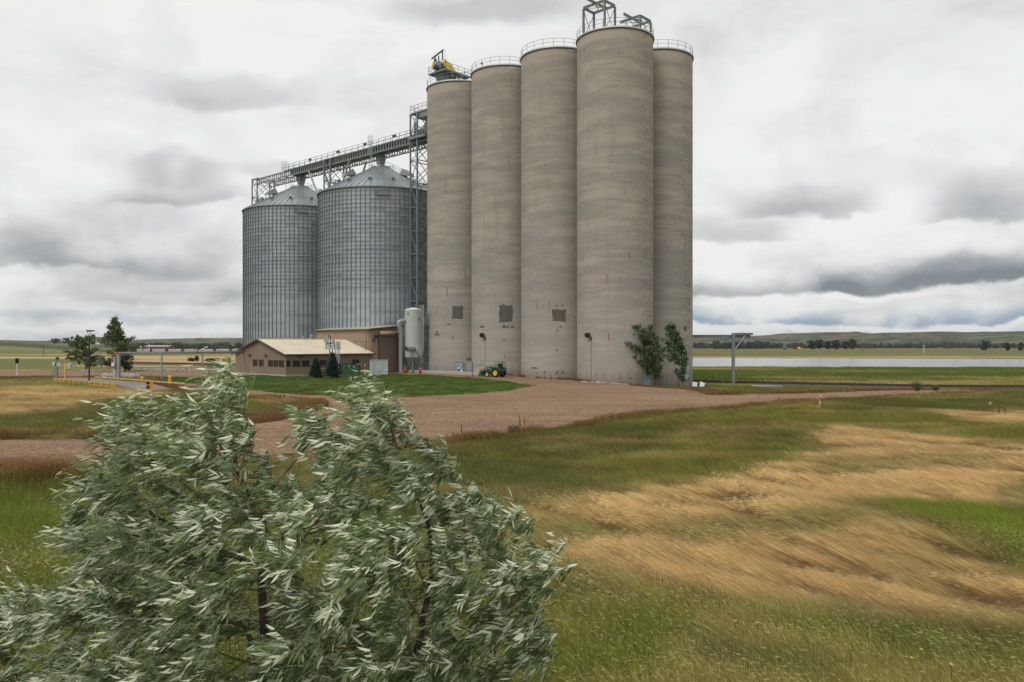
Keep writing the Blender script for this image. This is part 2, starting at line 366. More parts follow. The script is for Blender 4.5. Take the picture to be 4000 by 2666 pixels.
def zones(x, y):
    x = np.asarray(x, float).ravel(); y = np.asarray(y, float).ravel(); r = np.hypot(x, y)
    wv = (fbm(x, y, .35, 3, 21)-.5)*np.clip(r*.03, .4, 3)
    n1 = fbm(x, y, .10, 4, 31); n2 = fbm(x, y, .6, 3, 41); n3 = fbm(x*.5, y, .05, 3, 51)
    gd = sdist(x, y, GRAV)+wv*.35; g2 = sdist(x, y, GRAV2)+wv*.3; ld = sdist(x, y, LAWN)
    z = np.zeros(len(x), int)
    z[(gd > 0) | (g2 > 0)] = 1; z[ld > 0] = 2
    c = COLS['olive'][None]*(1-sst(n1, .42, .62)[:, None])+COLS['olive2'][None]*sst(n1, .42, .62)[:, None]
    tan = np.zeros(len(x))
    def mixc(c, k, name): k = np.clip(k, 0, 1)[:, None]; return c*(1-k)+COLS[name][None]*k
    c = mixc(c, sst(n2, .5, .72)*.4, 'tand'); c = mixc(c, sst(fbm(x*.6, y*1.2, .22, 4, 47), .54, .66)*.25, 'tan'); c = mixc(c, sst(fbm(x, y, .9, 3, 43), .52, .68)*.55, 'olive2')
    # big tan meadow with streaky hollows lying across the slope
    st = .62*fbm((-.65*x+.76*y)*.30, (.76*x+.65*y)*1.0, 2.1, 4, 61)+.38*fbm((-.65*x+.76*y)*.26, (.76*x+.65*y)*1.0, .8, 4, 62)
    st3 = fbm(x*.35, y*.9-x*.35, .5, 4, 67)
    def tanp(c, tan, poly, soft, amp=1.0, w2=1.5):
        k = sst(sdist(x, y, poly)+wv*w2, -soft, soft)*amp
        kk = np.maximum(tan, k); c2 = mixc(c, k*.95, 'tan'); c2 = mixc(c2, k*sst(st, .47, .55)*.9, 'tand'); c2 = mixc(c2, k*sst(st3, .55, .63)*.5, 'olive2'); c2 = mixc(c2, k*sst(n1, .60, .72)*.35, 'olive')
        return c2, kk
    lk = sst(sdist(x, y, LUSH2)+wv*2, -2.5, 2.5); c = mixc(c, lk*.75, 'lush'); c = mixc(c, lk*sst(fbm(x, y, .5, 4, 63), .48, .66)*.38*sst(x, -4, 3), 'tan'); c = mixc(c, lk*sst(fbm(x, y, .4, 3, 65), .45, .62)*.6, 'olive2')
    c, tan = tanp(c, tan, TAN1, 1.0); c, tan = tanp(c, tan, TAN2, 1.5); c, tan = tanp(c, tan, TAN3, 2.0, .85)
    c, tan = tanp(c, tan, TAN4, 1.5, .5); c, tan = tanp(c, tan, TANB, .4, .5, .3)
    k = sst(sdist(x, y, GRN3)+wv, -1.5, 1.5); c = mixc(c, k*.8, 'olive2'); tan = tan*(1-k)
    k = sst(sdist(x, y, LUSH)+wv*.8, -.5, .8); c = mixc(c, k, 'lush'); tan = tan*(1-k)
    # weeds along the gravel edge
    gg = np.maximum(gd, g2)
    wid = np.clip(r*.026, .9, 2.6)*(1+.9*(x < -12))
    rk = np.exp(-(gg/wid)**2)*sst(fbm(x, y, .3, 3, 71), .22, .45)*(y < 140)
    rk = np.maximum(rk, sst(sdist(x, y, RUSTL)+wv, -.8, .8)*sst(fbm(x, y, .5, 3, 73), .25, .5)); c = mixc(c, rk*.95, 'rust'); rusty = rk
    # ground round the track on the right
    k = sst(x, 25, 33)*sst(y, 82, 90)*(1-sst(y, 118, 135))*sst(fbm(x, y, .12, 4, 81), .40, .6); c = mixc(c, k*.5, 'rust')
    k = sst(x, 18, 26)*sst(y, 112, 120)*(1-sst(y, 265, 285)); c = mixc(c, k*.85, 'bright')
    c = mixc(c, k*sst(fbm(x*.3, y, .06, 4, 91), .5, .66)*.55, 'tan'); c = mixc(c, k*sst(fbm(x*.4, y, .09, 3, 95), .5, .7)*.6, 'olive2')
    # far fields
    f = sst(y, 150, 190)*(1-sst(x, 0, 20)); c = mixc(c, f, 'far')
    bands = fbm(x*.12, y, .011, 4, 101)
    c = mixc(c, f*sst(bands, .48, .58)*.8, 'tanf')
    c = mixc(c, f*sst(y, 175, 200)*(1-sst(y, 230, 240))*.8*sst(fbm(x*.2, y, .05, 3, 97), .4, .55), 'tanf')
    pxx = CX+F*x/np.maximum(y, 5)
    c = mixc(c, f*sst(pxx, 250, 330)*sst(y, 235, 245)*(1-sst(y, 560, 600))*.9*sst(fbm(x*.2, y, .012, 3, 98), .3, .42), 'tanf')
    c = mixc(c, f*(1-sst(pxx, 250, 330))*sst(y, 400, 420)*(1-sst(y, 470, 490))*.9, 'tanf')
    c = mixc(c, sst(y, 660, 760)*(1-sst(x, 0, 20))*.8, 'far')
    c = mixc(c, f*sst(y, 930, 960)*(1-sst(pxx, 230, 300))*sst(fbm(x*.3, y, .004, 3, 99), .35, .6), 'fard')
    f2 = sst(y, 400, 430)*sst(x, 0, 20); c = mixc(c, f2, 'far'); c = mixc(c, f2*sst(fbm(x*.1, y, .012, 4, 105), .40, .52)*.75, 'brown'); c = mixc(c, f2*sst(fbm(x*.15, y, .02, 3, 107), .54, .62)*.5, 'bright'); c = mixc(c, f2*sst(y, 430, 470)*(1-sst(y, 490, 540))*.6, 'tanf')
    # bluffs
    h2 = sst(r, 1900, 2200); c = mixc(c, h2*.9, 'far'); c = mixc(c, h2*sst(fbm(x, y, .0055, 5, 111), .37, .50)*.95, 'fard')
    c = mixc(c, h2*sst(fbm(x, y, .008, 5, 115), .52, .62)*.6, 'brown'); c = mixc(c, h2*sst(fbm(x*.5, y*1.5, .006, 4, 117), .56, .64)*.25, 'tanf')
    return z, c, tan, rusty, gg
ang = np.concatenate([np.arange(-180, -44, 4.0), np.arange(-44, 44.01, .2), np.arange(48, 180, 4.0)])
ang = np.radians(ang); rad = 2.5*1.0162**np.arange(0, 512); rad = rad[rad < 9300]
AA, RR = np.meshgrid(ang, rad); TX = RR*np.sin(AA); TY = RR*np.cos(AA)
TZ = height(TX, TY); nr, na = TX.shape
zz_, zc, ztan, zru, zgg = zones(TX, TY)
V = np.stack([TX.ravel(), TY.ravel(), TZ.ravel()], 1)
ii, jj = np.meshgrid(np.arange(nr-1), np.arange(na), indexing='ij'); j2 = (jj+1) % na
Q = np.stack([ii*na+jj, (ii+1)*na+jj, (ii+1)*na+j2, ii*na+j2], -1).reshape(-1, 4)[:, ::-1]
zq = zz_[Q]; fz = np.where((zq == 2).sum(1) >= 2, 2, np.where((zq == 1).sum(1) >= 2, 1, 0))
rq = np.hypot(V[Q, 0], V[Q, 1]).mean(1); fz[rq > 1900] = 3
def ground_mat(name, kind):
    m = bpy.data.materials.new(name); m.use_nodes = True; t = NT(m.node_tree); b = t.n['Principled BSDF']
    geo = t.node('ShaderNodeNewGeometry'); p = geo.outputs['Position']
    if kind == 'gravel':
        a = t.mix(t.ramp(t.noise(p, .12, 5, .6, .6), .3, .7), (.215,.127,.070), (.305,.190,.108))
        sw = t.noise(t.vm('MULTIPLY', p, (.07, .42, 1)), 1.0, 6, .62, 2.2)
        a = t.mix(t.m('MULTIPLY', t.ramp(sw, .48, .62), .7), a, (.165,.100,.070))
        vn = t.node('ShaderNodeTexVoronoi'); vn.inputs['Scale'].default_value = 9; t.l.new(p, vn.inputs['Vector'])
        sepc = t.node('ShaderNodeSeparateColor', i_0=vn.outputs['Color'])
        a = t.mix(t.m('MULTIPLY', t.ramp(sepc.outputs[0], .55, 1), .75), a, (.44,.33,.22))
        a = t.mix(t.m('MULTIPLY', t.ramp(sepc.outputs[1], .6, 1), .75), a, (.13,.088,.064))
        sw2 = t.noise(t.vm('MULTIPLY', p, (.025, .75, 1)), 1.0, 3, .5, .9); a = t.mix(t.m('MULTIPLY', t.ramp(sw2, .54, .62), .32), a, (.15,.088,.055)); a = t.mix(t.m('MULTIPLY', t.ramp(sw2, .44, .36), .2), a, (.36,.245,.16))
        a = t.mix(t.m('MULTIPLY', t.ramp(t.noise(p, .35, 6, .7, .4), .62, .72), .5), a, (.13,.125,.05))
        h = t.noise(p, 14, 4, .7); rough = .95
    elif kind == 'lawn':
        a = t.mix(t.ramp(t.noise(p, .35, 6, .65, .4), .3, .7), (.068,.112,.020), (.115,.165,.034))
        a = t.mix(t.m('MULTIPLY', t.ramp(t.noise(p, 2.2, 5, .7), .5, .75), .5), a, (.13,.19,.05))
        h = t.noise(p, 9, 5, .8); rough = 1
    else:
        at = t.node('ShaderNodeAttribute', attribute_name='zcol')
        big = t.noise(p, .5 if kind == 'ground' else .012, 8, .72, .3)
        a = t.mix(1.0, at.outputs['Color'], t.mix(t.ramp(big, .25, .75), (.55,.55,.55), (1.5,1.45,1.35)), 'MULTIPLY')
        fine = t.noise(t.vm('MULTIPLY', p, (.5, 1, 1)), 3.5 if kind == 'ground' else .05, 6, .8, .2)
        a = t.mix(1.0, a, t.mix(t.ramp(fine, .3, .7), (.68,.70,.70), (1.25,1.22,1.15)), 'MULTIPLY')
        if kind == 'hills':
            a = t.mix(t.m('MULTIPLY', t.ramp(t.noise(p, .011, 8, .85), .50, .56), .9), a, (.022,.036,.018))
        h = t.noise(p, 5 if kind == 'ground' else .05, 6, .8); rough = 1
    t.l.new(a, b.inputs['Base Color']); b.inputs['Roughness'].default_value = rough; b.inputs['Specular IOR Level'].default_value = .15
    bn = t.node('ShaderNodeBump'); bn.inputs['Strength'].default_value = .8; bn.inputs['Distance'].default_value = {'gravel': .05, 'lawn': .08, 'ground': .15, 'hills': 8}[kind]
    t.l.new(h, bn.inputs['Height']); t.l.new(bn.outputs[0], b.inputs['Normal'])
    return m
for k, nm, kd in ((0, 'ground', 'ground'), (1, 'gravel_road', 'gravel'), (2, 'lawn', 'lawn'), (3, 'hills', 'hills')):
    q = Q[fz == k]; u, inv = np.unique(q, return_inverse=True)
    fs = [inv.reshape(-1, 4)]
    vv = V[u]
    if k == 0:
        vv = np.concatenate([vv, [[0, 0, -.05]]]); first = np.searchsorted(u, np.arange(na)); nx = np.roll(first, -1)
        fs.append(np.stack([first, nx, np.full(na, len(u))], 1)[:, ::-1]); cc = np.concatenate([zc[u], zc[:1]])
    else: cc = zc[u]
    tag(np_mesh(nm, vv, fs, ground_mat(nm+'_surface', kd), smooth=True, attrs={'zcol': cc}), kind='structure')
wm = bpy.data.materials.new('river_water'); wm.use_nodes = True; t = NT(wm.node_tree); b = t.n['Principled BSDF']
b.inputs['Base Color'].default_value = (.16,.155,.14,1); b.inputs['Roughness'].default_value = .12; b.inputs['IOR'].default_value = 1.33
geo = t.node('ShaderNodeNewGeometry'); bn = t.node('ShaderNodeBump'); bn.inputs['Strength'].default_value = .35; bn.inputs['Distance'].default_value = .4
t.l.new(t.noise(t.vm('MULTIPLY', geo.outputs['Position'], (.12, .35, 1)), 1.0, 6, .7), bn.inputs['Height']); t.l.new(bn.outputs[0], b.inputs['Normal'])
wb = MB(); wb.add([(-30,230,-3.62),(1500,180,-3.62),(1500,520,-3.62),(-30,520,-3.62)], [(0,1,2,3)])
tag(wb.build('river_water', wm), kind='structure')
# ---------------------------------------------------------------- concrete silos
SR = 5.55; STOP = 49.44
S4c = Vector((15.09, 117.35, 0)); SIL = [S4c+E2*(2*SR*k) for k in (3, 2, 1, 0)]+[S4c+E1*2*SR]
def silo_mat():
    m = bpy.data.materials.new('silo_concrete'); m.use_nodes = True; t = NT(m.node_tree); b = t.n['Principled BSDF']
    tc = t.node('ShaderNodeTexCoord'); oi = t.node('ShaderNodeObjectInfo')
    off = t.n.new('ShaderNodeVectorMath'); off.operation = 'SCALE'; t.l.new(oi.outputs['Location'], off.inputs[0]); off.inputs[3].default_value = 2.7
    p = t.vm('ADD', tc.outputs['Object'], off.outputs[0]); o = tc.outputs['Object']
    A = t.noise(t.vm('MULTIPLY', p, (.10, .10, .85)), 1, 7, .62, .35)
    B = t.noise(p, .22, 6, .6, .5)
    Cn = t.noise(t.vm('MULTIPLY', p, (.5, .5, 5.0)), 1, 6, .65, .25)
    Dn = t.noise(p, 7, 5, .75)
    En = t.noise(t.vm('MULTIPLY', p, (1.6, 1.6, .10)), 1, 5, .7)
    a = t.mix(t.ramp(A, .33, .68), (.268,.250,.212), (.385,.345,.285))
    a = t.mix(t.m('MULTIPLY', t.ramp(B, .42, .68), .55), a, (.262,.262,.235))
    a = t.mix(t.m('MULTIPLY', t.ramp(Cn, .56, .70), .50), a, (.215,.200,.172))
    a = t.mix(t.m('MULTIPLY', t.ramp(Cn, .44, .30), .35), a, (.44,.41,.36))
    a = t.mix(t.m('MULTIPLY', t.ramp(En, .55, .75), .22), a, (.22,.20,.17))
    a = t.mix(.5, a, t.mix(t.ramp(Dn, .25, .75), (.24,.22,.19), (.46,.42,.36)), 'MIX')
    a2 = t.mix(t.ramp(Dn, .25, .75), (.82,.82,.82), (1.16,1.16,1.16))
    a = t.mix(1.0, t.mix(t.ramp(A, .36, .64), (.285,.266,.236), (.395,.357,.312)), a2, 'MULTIPLY')
    a = t.mix(t.m('MULTIPLY', t.ramp(B, .42, .66), .6), a, (.272,.268,.248))
    a = t.mix(t.m('MULTIPLY', t.ramp(Cn, .54, .70), .5), a, (.20,.187,.162))
    a = t.mix(t.m('MULTIPLY', t.ramp(Cn, .45, .30), .35), a, (.43,.40,.35))
    a = t.mix(t.m('MULTIPLY', t.ramp(En, .52, .72), .38), a, (.21,.19,.165))
    Fn = t.noise(t.vm('MULTIPLY', p, (.25, .25, 11)), 1, 4, .7, .1); a = t.mix(t.m('MULTIPLY', t.ramp(Fn, .56, .68), .38), a, (.22,.205,.18))
    sp = t.node('ShaderNodeSeparateXYZ', i_0=o)
    # pale pinkish band under the rim
    top = t.ramp(t.m('ADD', sp.outputs[2], t.m('MULTIPLY', t.m('SUBTRACT', B, .5), 3)), 47.2, 48.3)
    a = t.mix(t.m('MULTIPLY', top, .5), a, (.46,.39,.32))
    # lighter greyer concrete in the lowest lifts
    lowk = t.ramp(t.m('ADD', sp.outputs[2], t.m('MULTIPLY', t.m('SUBTRACT', A, .5), 5)), 14, 5)
    a = t.mix(t.m('MULTIPLY', lowk, .35), a, (.40,.375,.33))
    dirt = t.ramp(t.m('ADD', sp.outputs[2], t.m('MULTIPLY', t.m('SUBTRACT', En, .5), 3.5)), 1.6, -.4)
    a = t.mix(t.m('MULTIPLY', dirt, .6), a, (.19,.155,.12))
    # spalled, weather stained face on the side that takes the driving rain
    side = t.ramp(t.m('SUBTRACT', sp.outputs[0], t.m('MULTIPLY', sp.outputs[1], .55)), 4.6, 6.1)
    fl = t.ramp(t.noise(t.vm('MULTIPLY', p, (1.2, 1.2, 3.4)), 1, 7, .75, .5), .53, .58)
    a = t.mix(t.m('MULTIPLY', t.m('MULTIPLY', side, fl), .55), a, (.135,.115,.095))
    t.l.new(a, b.inputs['Base Color']); b.inputs['Roughness'].default_value = .93; b.inputs['Specular IOR Level'].default_value = .25
    bn = t.node('ShaderNodeBump'); bn.inputs['Strength'].default_value = .5; bn.inputs['Distance'].default_value = .06
    t.l.new(t.m('ADD', t.m('MULTIPLY', Cn, .8), t.m('MULTIPLY', Dn, .35)), bn.inputs['Height']); t.l.new(bn.outputs[0], b.inputs['Normal'])
    return m
smat = silo_mat()
M['drip'] = mat('lime_drip', (.44,.42,.38), .95, 0, .1, 6); M['capring'] = mat('rim_flashing', (.46,.46,.43), .5, .2, .1, 2); M['under'] = mat('flashing_painted_shade', (.09,.085,.08), .8)
def cyl_hit(px, py, c, rr=SR):
    d = Vector(((px-CX)/F, 1, (HZ-py)/F)); a = d.x**2+d.y**2; bb = -2*(d.x*c.x+d.y*c.y); cc = c.x**2+c.y**2-rr*rr
    t = (-bb-math.sqrt(max(0, bb*bb-4*a*cc)))/(2*a); p = d*t
    return math.atan2(p.y-c.y, p.x-c.x), CAMZ+d.z*t
def curved_plate(mb, a0, a1, z0, z1, r, th=.03, n=6, jag=0, rows=1, seed=0):
    rr = random.Random(seed)
    zs = [z0+(z1-z0)*k/rows for k in range(rows+1)]; V = []
    for i, z in enumerate(zs):
        l = a0+(rr.uniform(-jag, jag)/r if jag else 0); h = a1+(rr.uniform(-jag, jag)/r if jag else 0)
        for k in range(n+1):
            a = l+(h-l)*k/n; z_ = z+(rr.uniform(-jag, jag) if jag and i in (0, rows) else 0)
            V.append((r*math.cos(a), r*math.sin(a), z_))
    m_ = n+1; inner = [(x*(r-th-.05)/r, y*(r-th-.05)/r, z) for x, y, z in V]; N = len(V)
    Fs = [(i*m_+k, i*m_+k+1, (i+1)*m_+k+1, (i+1)*m_+k) for i in range(rows) for k in range(n)]
    bd = [k for k in range(n+1)]+[i*m_+n for i in range(1, rows+1)]+[rows*m_+k for k in range(n-1, -1, -1)]+[i*m_ for i in range(rows-1, 0, -1)]
    Fs += [(bd[i], bd[(i+1) % len(bd)], bd[(i+1) % len(bd)]+N, bd[i]+N) for i in range(len(bd))]
    mb.add(V+inner, Fs)
wallmesh = MB(); NZ = 60
wallmesh.lathe([(SR*(1+random.uniform(-.0006, .0006)), -3+(STOP-.32+3)*k/NZ) for k in range(NZ+1)], n=128)
wallmesh = wallmesh.mesh('silo_wall', smat)
cap = MB(); cap.lathe([(SR+.02, STOP-.36), (SR+.17, STOP-.30), (SR+.17, STOP-.24)], n=96); capm = cap.mesh('rim_shade_ring', M['under'])  # solid ring coloured dark to stand for the shade under the flashing
cap = MB(); cap.lathe([(SR+.18, STOP-.24), (SR+.20, STOP-.04), (SR+.12, STOP), (0.01, STOP+.05)], n=96); capt = cap.mesh('roof_slab', M['capring'])
rl = MB(); RN = 22
for h in (.6, 1.15): rl.tube([((SR+.02)*math.cos(a), (SR+.02)*math.sin(a), STOP+h) for a in np.linspace(0, 2*math.pi, 65)], .028, 5, False)
for k in range(RN):
    a = 2*math.pi*k/RN; rl.beam(((SR+.02)*math.cos(a), (SR+.02)*math.sin(a), STOP-.02), ((SR+.02)*math.cos(a), (SR+.02)*math.sin(a), STOP+1.15), .06)
railm = rl.mesh('railing', M['steel'])
slab = [('leftmost concrete silo of the row, yellow drive machine on its roof'),
        ('round concrete silo behind the green tractor, second from the left end of the row'),
        ('round concrete silo with square dark patch, between the tractor silo and the framed silo'),
        ('widest nearest concrete silo with two steel frames on top'),
        ('rightmost concrete silo, standing behind, its blue door beside the slimmer tree')]
silos = []
for i, c in enumerate(SIL):
    e_ = empty('concrete_silo', c, 0, slab[i], 'silo', 'row of tall concrete grain silos'); silos.append(e_)
    place(wallmesh, 'wall', e_); place(capm, 'rim_shade_ring', e_); place(capt, 'roof', e_); place(railm, 'railing', e_)
def plate(si, x0, x1, y0, y1, m, name, jag=.12, rows=5, th=.03, seed=1, lab=None):
    c = SIL[si]; a0, z1 = cyl_hit(x0, y0, c); a1, z1b = cyl_hit(x1, y0, c); _, z0 = cyl_hit((x0+x1)/2, y1, c); _, z1 = cyl_hit((x0+x1)/2, y0, c)
    mb = MB(); curved_plate(mb, a0, a1, z0, z1, SR+th, th, 5, jag, rows, seed); o = mb.build(name, m, silos[si])
    if lab: o['label'] = lab
    return o
for k, (si, x0, x1, y0, y1) in enumerate([(0,1039,1064,703.7,732.6),(1,1147,1178,702,740),(2,1269,1300,711,739)]):
    plate(si, x0, x1, y0, y1, M['patch'], 'repair_patch', .09, 7, .03, k+3)
rd_ = random.Random(9)
for si, xa, xb, y0_, in ((0,1040,1063,733),(2,1270,1299,740),(1,1149,1176,741)):
    for k in range(7): xx = rd_.uniform(xa, xb); plate(si, xx, xx+rd_.uniform(.6,1.4), y0_, y0_+rd_.uniform(4,15), M['drip'], 'drip_stain', .03, 3, .004, k+90)
small = [(0,1026,1036,744,747.5),(0,999,1010,767,771.5),(0,1001,1007,762,765),(0,1038,1042,774,778),(0,1055,1062,833.0,833.6),
 (1,1103,1113,749.5,753.5),(1,1153,1170,750,753.5),(1,1173,1181,750,753.5),(1,1156,1160,745.5,748),(1,1156,1160,781,785),(1,1157,1161,816,820),
 (2,1286,1290,750,753),(2,1278,1281.5,757,762),(2,1278,1281.5,803,807),(2,1222,1235,844,848),(2,1233,1236,856,859),(2,1249,1253,854,858),(2,1277,1281,854,860),(2,1290,1295,854,859),(2,1278,1282,701.5,704.5),(2,1290,1294,701.5,704.5),
 (3,1447,1451,867,872),(4,1571,1578,750,761),(1,1155,1158.5,699.5,703.5)]
for k, q in enumerate(small): plate(q[0], *q[1:], M['patch'], 'repair_spot', .05, 2, .015, k+20)
for k, q in enumerate([(0,1063,1083,179+9,194.5),(1,1168,1196,146.5+7.3,159),(2,1306,1323,112,118.5)]):
    plate(q[0], *q[1:], M['patchl'], 'flashing_panel', 0, 1, .04, k)
rust = [(0,1026.5,1028.6,660,681),(0,1005,1006.4,705,722),(1,1168,1169,318*0+613/2.044*0+360,385),(2,1233,1234.2,690,712),(2,1261,1262.4,690,715),(2,1258.6,1260,412,440),(3,1342.5,1344,108,120),(3,1366,1367.5,291,297),(3,1393,1395,629,652),
 (3,1397.5,1399.6,766,784),(3,1445,1448,582,596),(3,1348,1349.5,172,184),(3,1422,1423.8,116,124),(3,1449,1450.5,117,121),(3,1422.6,1424,866,890*0+884),(4,1553,1554.5,190+2,198),(4,1552,1553.4,324,331),(1,1174,1175,178+2,192),(0,1005,1006,301,308),(0,1021,1022.4,432,446),(3,1478,1480.5,770+2,786),(3,1482,1483.4,772,784)]
for k, q in enumerate(rust): plate(q[0], *q[1:], M['rusts'], 'rust_streak', .02, 4, .004, k+60)
def floodlight(si, px, py):
    a, z = cyl_hit(px, py, SIL[si]); u = Vector((math.cos(a), math.sin(a), 0)); tn = Vector((-u.y, u.x, 0))
    mb = MB(); p = u*(SR+.45)+Vector((0, 0, z)); Mx = Matrix((tn, u, Vector((0, 0, 1)))).transposed() @ Matrix.Rotation(R(-25), 3, 'X')
    mb.box(p, (.6, .38, .55), M=Mx); mb.box(p+Mx @ Vector((0, .21, -.02)), (.66, .06, .6), M=Mx)
    mb.beam(p, u*(SR)+Vector((0, 0, z-.4))+tn*.3, .09); mb.box(u*(SR+.08)+Vector((0, 0, z-.5))+tn*.3, (.2, .2, .4))
    f = mb.build('floodlight', M['black'], silos[si])
    mb = MB(); q = u*(SR+.03)+tn*.3; mb.tube([q+Vector((0, 0, z-.6)), q+Vector((0, 0, .3 if si != 3 else -1))], .035, 5); mb.build('conduit', M['steel'], silos[si])
floodlight(1, 1111.7, 770); floodlight(3, 1355, 770)
def sdoor(si, x0, x1, y0, y1, transom):
    c = SIL[si]; a0, _ = cyl_hit(x0, y0, c); a1, _ = cyl_hit(x1, y0, c); am = (a0+a1)/2; _, z1 = cyl_hit((x0+x1)/2, y0, c); _, z0 = cyl_hit((x0+x1)/2, y1, c)
    wd = abs(a1-a0)*SR; u = Vector((math.cos(am), math.sin(am), 0)); tn = Vector((-u.y, u.x, 0)); Mx = Matrix((tn, u, Vector((0, 0, 1)))).transposed()
    mb = MB(); pc = u*(SR+.03)
    for s in (-1, 1): mb.box(pc+tn*s*wd/2+Vector((0, 0, (z0+z1)/2)), (.09, .22, z1-z0), M=Mx)
    mb.box(pc+Vector((0, 0, z1)), (wd+.1, .24, .1), M=Mx)
    fr = mb.build('door_frame', M['steel'], silos[si])
    zt = z0+(z1-z0)*(.68 if transom else 1)
    mb = MB(); mb.box(pc+u*.02+Vector((0, 0, (z0+zt)/2)), (wd-.1, .1, zt-z0-.06), M=Mx)
    dr = mb.build('door', M['doorblue'], silos[si])
    mb = MB(); mb.box(pc+u*.10+tn*(wd*.36)+Vector((0, 0, z0+1.0)), (.05, .08, .14), M=Mx); mb.build('handle', M['steeld'], dr)
    if transom:
        mb = MB(); mb.box(pc+u*.02+Vector((0, 0, (zt+z1)/2)), (wd-.1, .1, z1-zt-.1), M=Mx); mb.build('transom_panel', M['cabinet'], silos[si])
        mb = MB(); mb.box(pc+u*.05+Vector((0, 0, zt)), (wd, .14, .09), M=Mx); mb.build('transom_bar', M['steell'], silos[si])
    return pc, Mx, tn, u, z0
pc, Mx, tn, u, z0 = sdoor(0, 1044.8, 1063.5, 832.7, 857.5, True)
mb = MB(); mb.box(pc+u*.09+Vector((0, 0, z0+.85)), (.42, .02, .28), M=Mx); mb.build('notice', M['white'], silos[0])
mb = MB(); mb.box(pc+u*.09+Vector((0, 0, z0+.52)), (.42, .02, .3), M=Mx); mb.build('notice', M['blue'], silos[0])
mb = MB(); mb.box(pc+u*.09+tn*.5+Vector((0, 0, z0+.42)), (.3, .02, .42), M=Mx); mb.build('notice', M['white'], silos[0])
sdoor(3, 1480.6, 1494, 858, 887.5, False); sdoor(4, 1569, 1582.5, 837, 872, True)
# steel frames on the nearest silo
def hoist(loc, lx, ly, h, full, label):
    e_ = empty('hoist_frame', loc, TH, label, 'steel frame', 'hoist frames on the nearest silo'); W_ = .28
    def ib(a, b, m_='steel', s=W_):
        mb = MB(); a = Vector(a); b = Vector(b); mb.beam(a, b, .06, s*.9); up = Vector((0, 0, 1)); d = (b-a).normalized()
        if abs(d.z) > .9: n_ = Vector((1, 0, 0))
        else: n_ = up
        r_ = d.cross(n_).normalized(); n2_ = r_.cross(d)
        for k in (-1, 1): mb.beam(a+n2_*k*s*.5, b+n2_*k*s*.5, s*.75, .05)
        return mb.build('beam' if abs(d.z) < .9 else 'leg', M[m_], e_)
    corners = [(0,0),(0,ly),(lx,0),(lx,ly)] if full else [(0,0),(lx,0)]
    for a, b in corners: ib((a, b, 0), (a, b, h-.15))
    ib((0,0,h), (0,ly,h)); ib((0,0,h-.02), (lx,0,h-.02)); ib((lx,0,h), (lx,ly,h))
    if full: ib((0,ly,h-.02), (lx,ly,h-.02))
    ib((-1.6,ly*.5,h+.28), (lx+.1,ly*.5,h+.28))
    br = [((0,0,h-.3),(0,ly,h-.3))]
    for z0_, z1_ in ((0.1,h-.3),(h-.3,.1)):
        for x_, y_, X_, Y_ in ((0,ly,lx,ly),(0,0,lx,0)): 
            if full or y_ == 0:
                mb = MB(); mb.beam((x_,y_,z0_),(X_,Y_,z1_), .07); mb.build('brace', M['steel'], e_)
    mb = MB(); mb.beam((0,0,h-.1),(lx,ly,h-.1), .06); mb.build('brace', M['steel'], e_)
    mb = MB(); mb.beam((0,ly,h-.12),(lx,0,h-.12), .06); mb.build('brace', M['steel'], e_)
    if full: mb = MB(); mb.box((.7, ly*.5, h-.02), (.32,.3,.34)); mb.build('hoist', M['yellowm'], e_)
    else:
        for q in ((0, ly*.5), (0, ly*.75)): mb = MB(); mb.beam((0,q[1],h), (.1, q[1]-.8, h-1.6), .08); mb.build('brace', M['steel'], e_)
    return e_
hoist((13.2, 114.0, STOP+.03), 2.5, 3.8, 4.45, True, 'taller four-legged grey steel hoist frame with yellow hoist on the silo roof')
hoist((18.3, 114.2, STOP+.03), 2.7, 3.5, 2.35, False, 'low grey steel hoist frame at the right rim of the nearest silo')
# drive platform on the left silo
N0 = Vector((-11.26, 135.0, STOP)); dp = empty('drive_platform', N0, TH, 'railed grey steel platform standing above the leftmost concrete silo roof', 'platform')
PZ = 1.95; LX, LY = 5.9, 4.3
mb = MB()
for a, b in (((0,0),(LX,0)),((0,0),(0,LY)),((LX,0),(LX,LY)),((0,LY),(LX,LY)),((LX*.33,0),(LX*.33,LY)),((LX*.66,0),(LX*.66,LY))): mb.beam((*a,PZ),(*b,PZ), .1, .24)
for k in range(8): mb.beam((0,LY*(k+.5)/8,PZ-.05),(LX,LY*(k+.5)/8,PZ-.05), .07, .1)
mb.build('deck_frame', M['steel'], dp)
mb = MB(); mb.bx(0, LX, 0, LY*.45, PZ+.125, PZ+.15); mb.bx(0, 2.2, LY*.45, LY, PZ+.125, PZ+.15); mb.build('grating', M['steel'], dp)
mb = MB()
for x_, y_ in ((1.4,1.2),(1.4,3.2),(4.2,1.2),(4.2,3.2)): mb = MB(); mb.beam((x_,y_,0),(x_,y_,PZ), .2); mb.build('leg', M['steel'], dp)
for a, b, n in (((0,0),(LX,0),5),((0,0),(0,LY),4),((LX,0),(LX,LY),4),((0,LY),(LX,LY),5)):
    mb = MB(); a = Vector((*a,PZ+.1)); b = Vector((*b,PZ+.1))
    for h in (.55, 1.1): mb.beam(a+Vector((0,0,h)), b+Vector((0,0,h)), .055)
    for k in range(n): q = a.lerp(b, k/(n-1)) if n > 1 else a; mb.beam(q, q+Vector((0,0,1.1)), .055)
    mb.build('railing', M['steel'], dp)
mc = empty('belt_drive', N0+E1*1.2+E2*1.6+Vector((0,0,PZ+.15)), TH, 'yellow belt guard and motor of the elevator drive on the roof platform', 'machine')
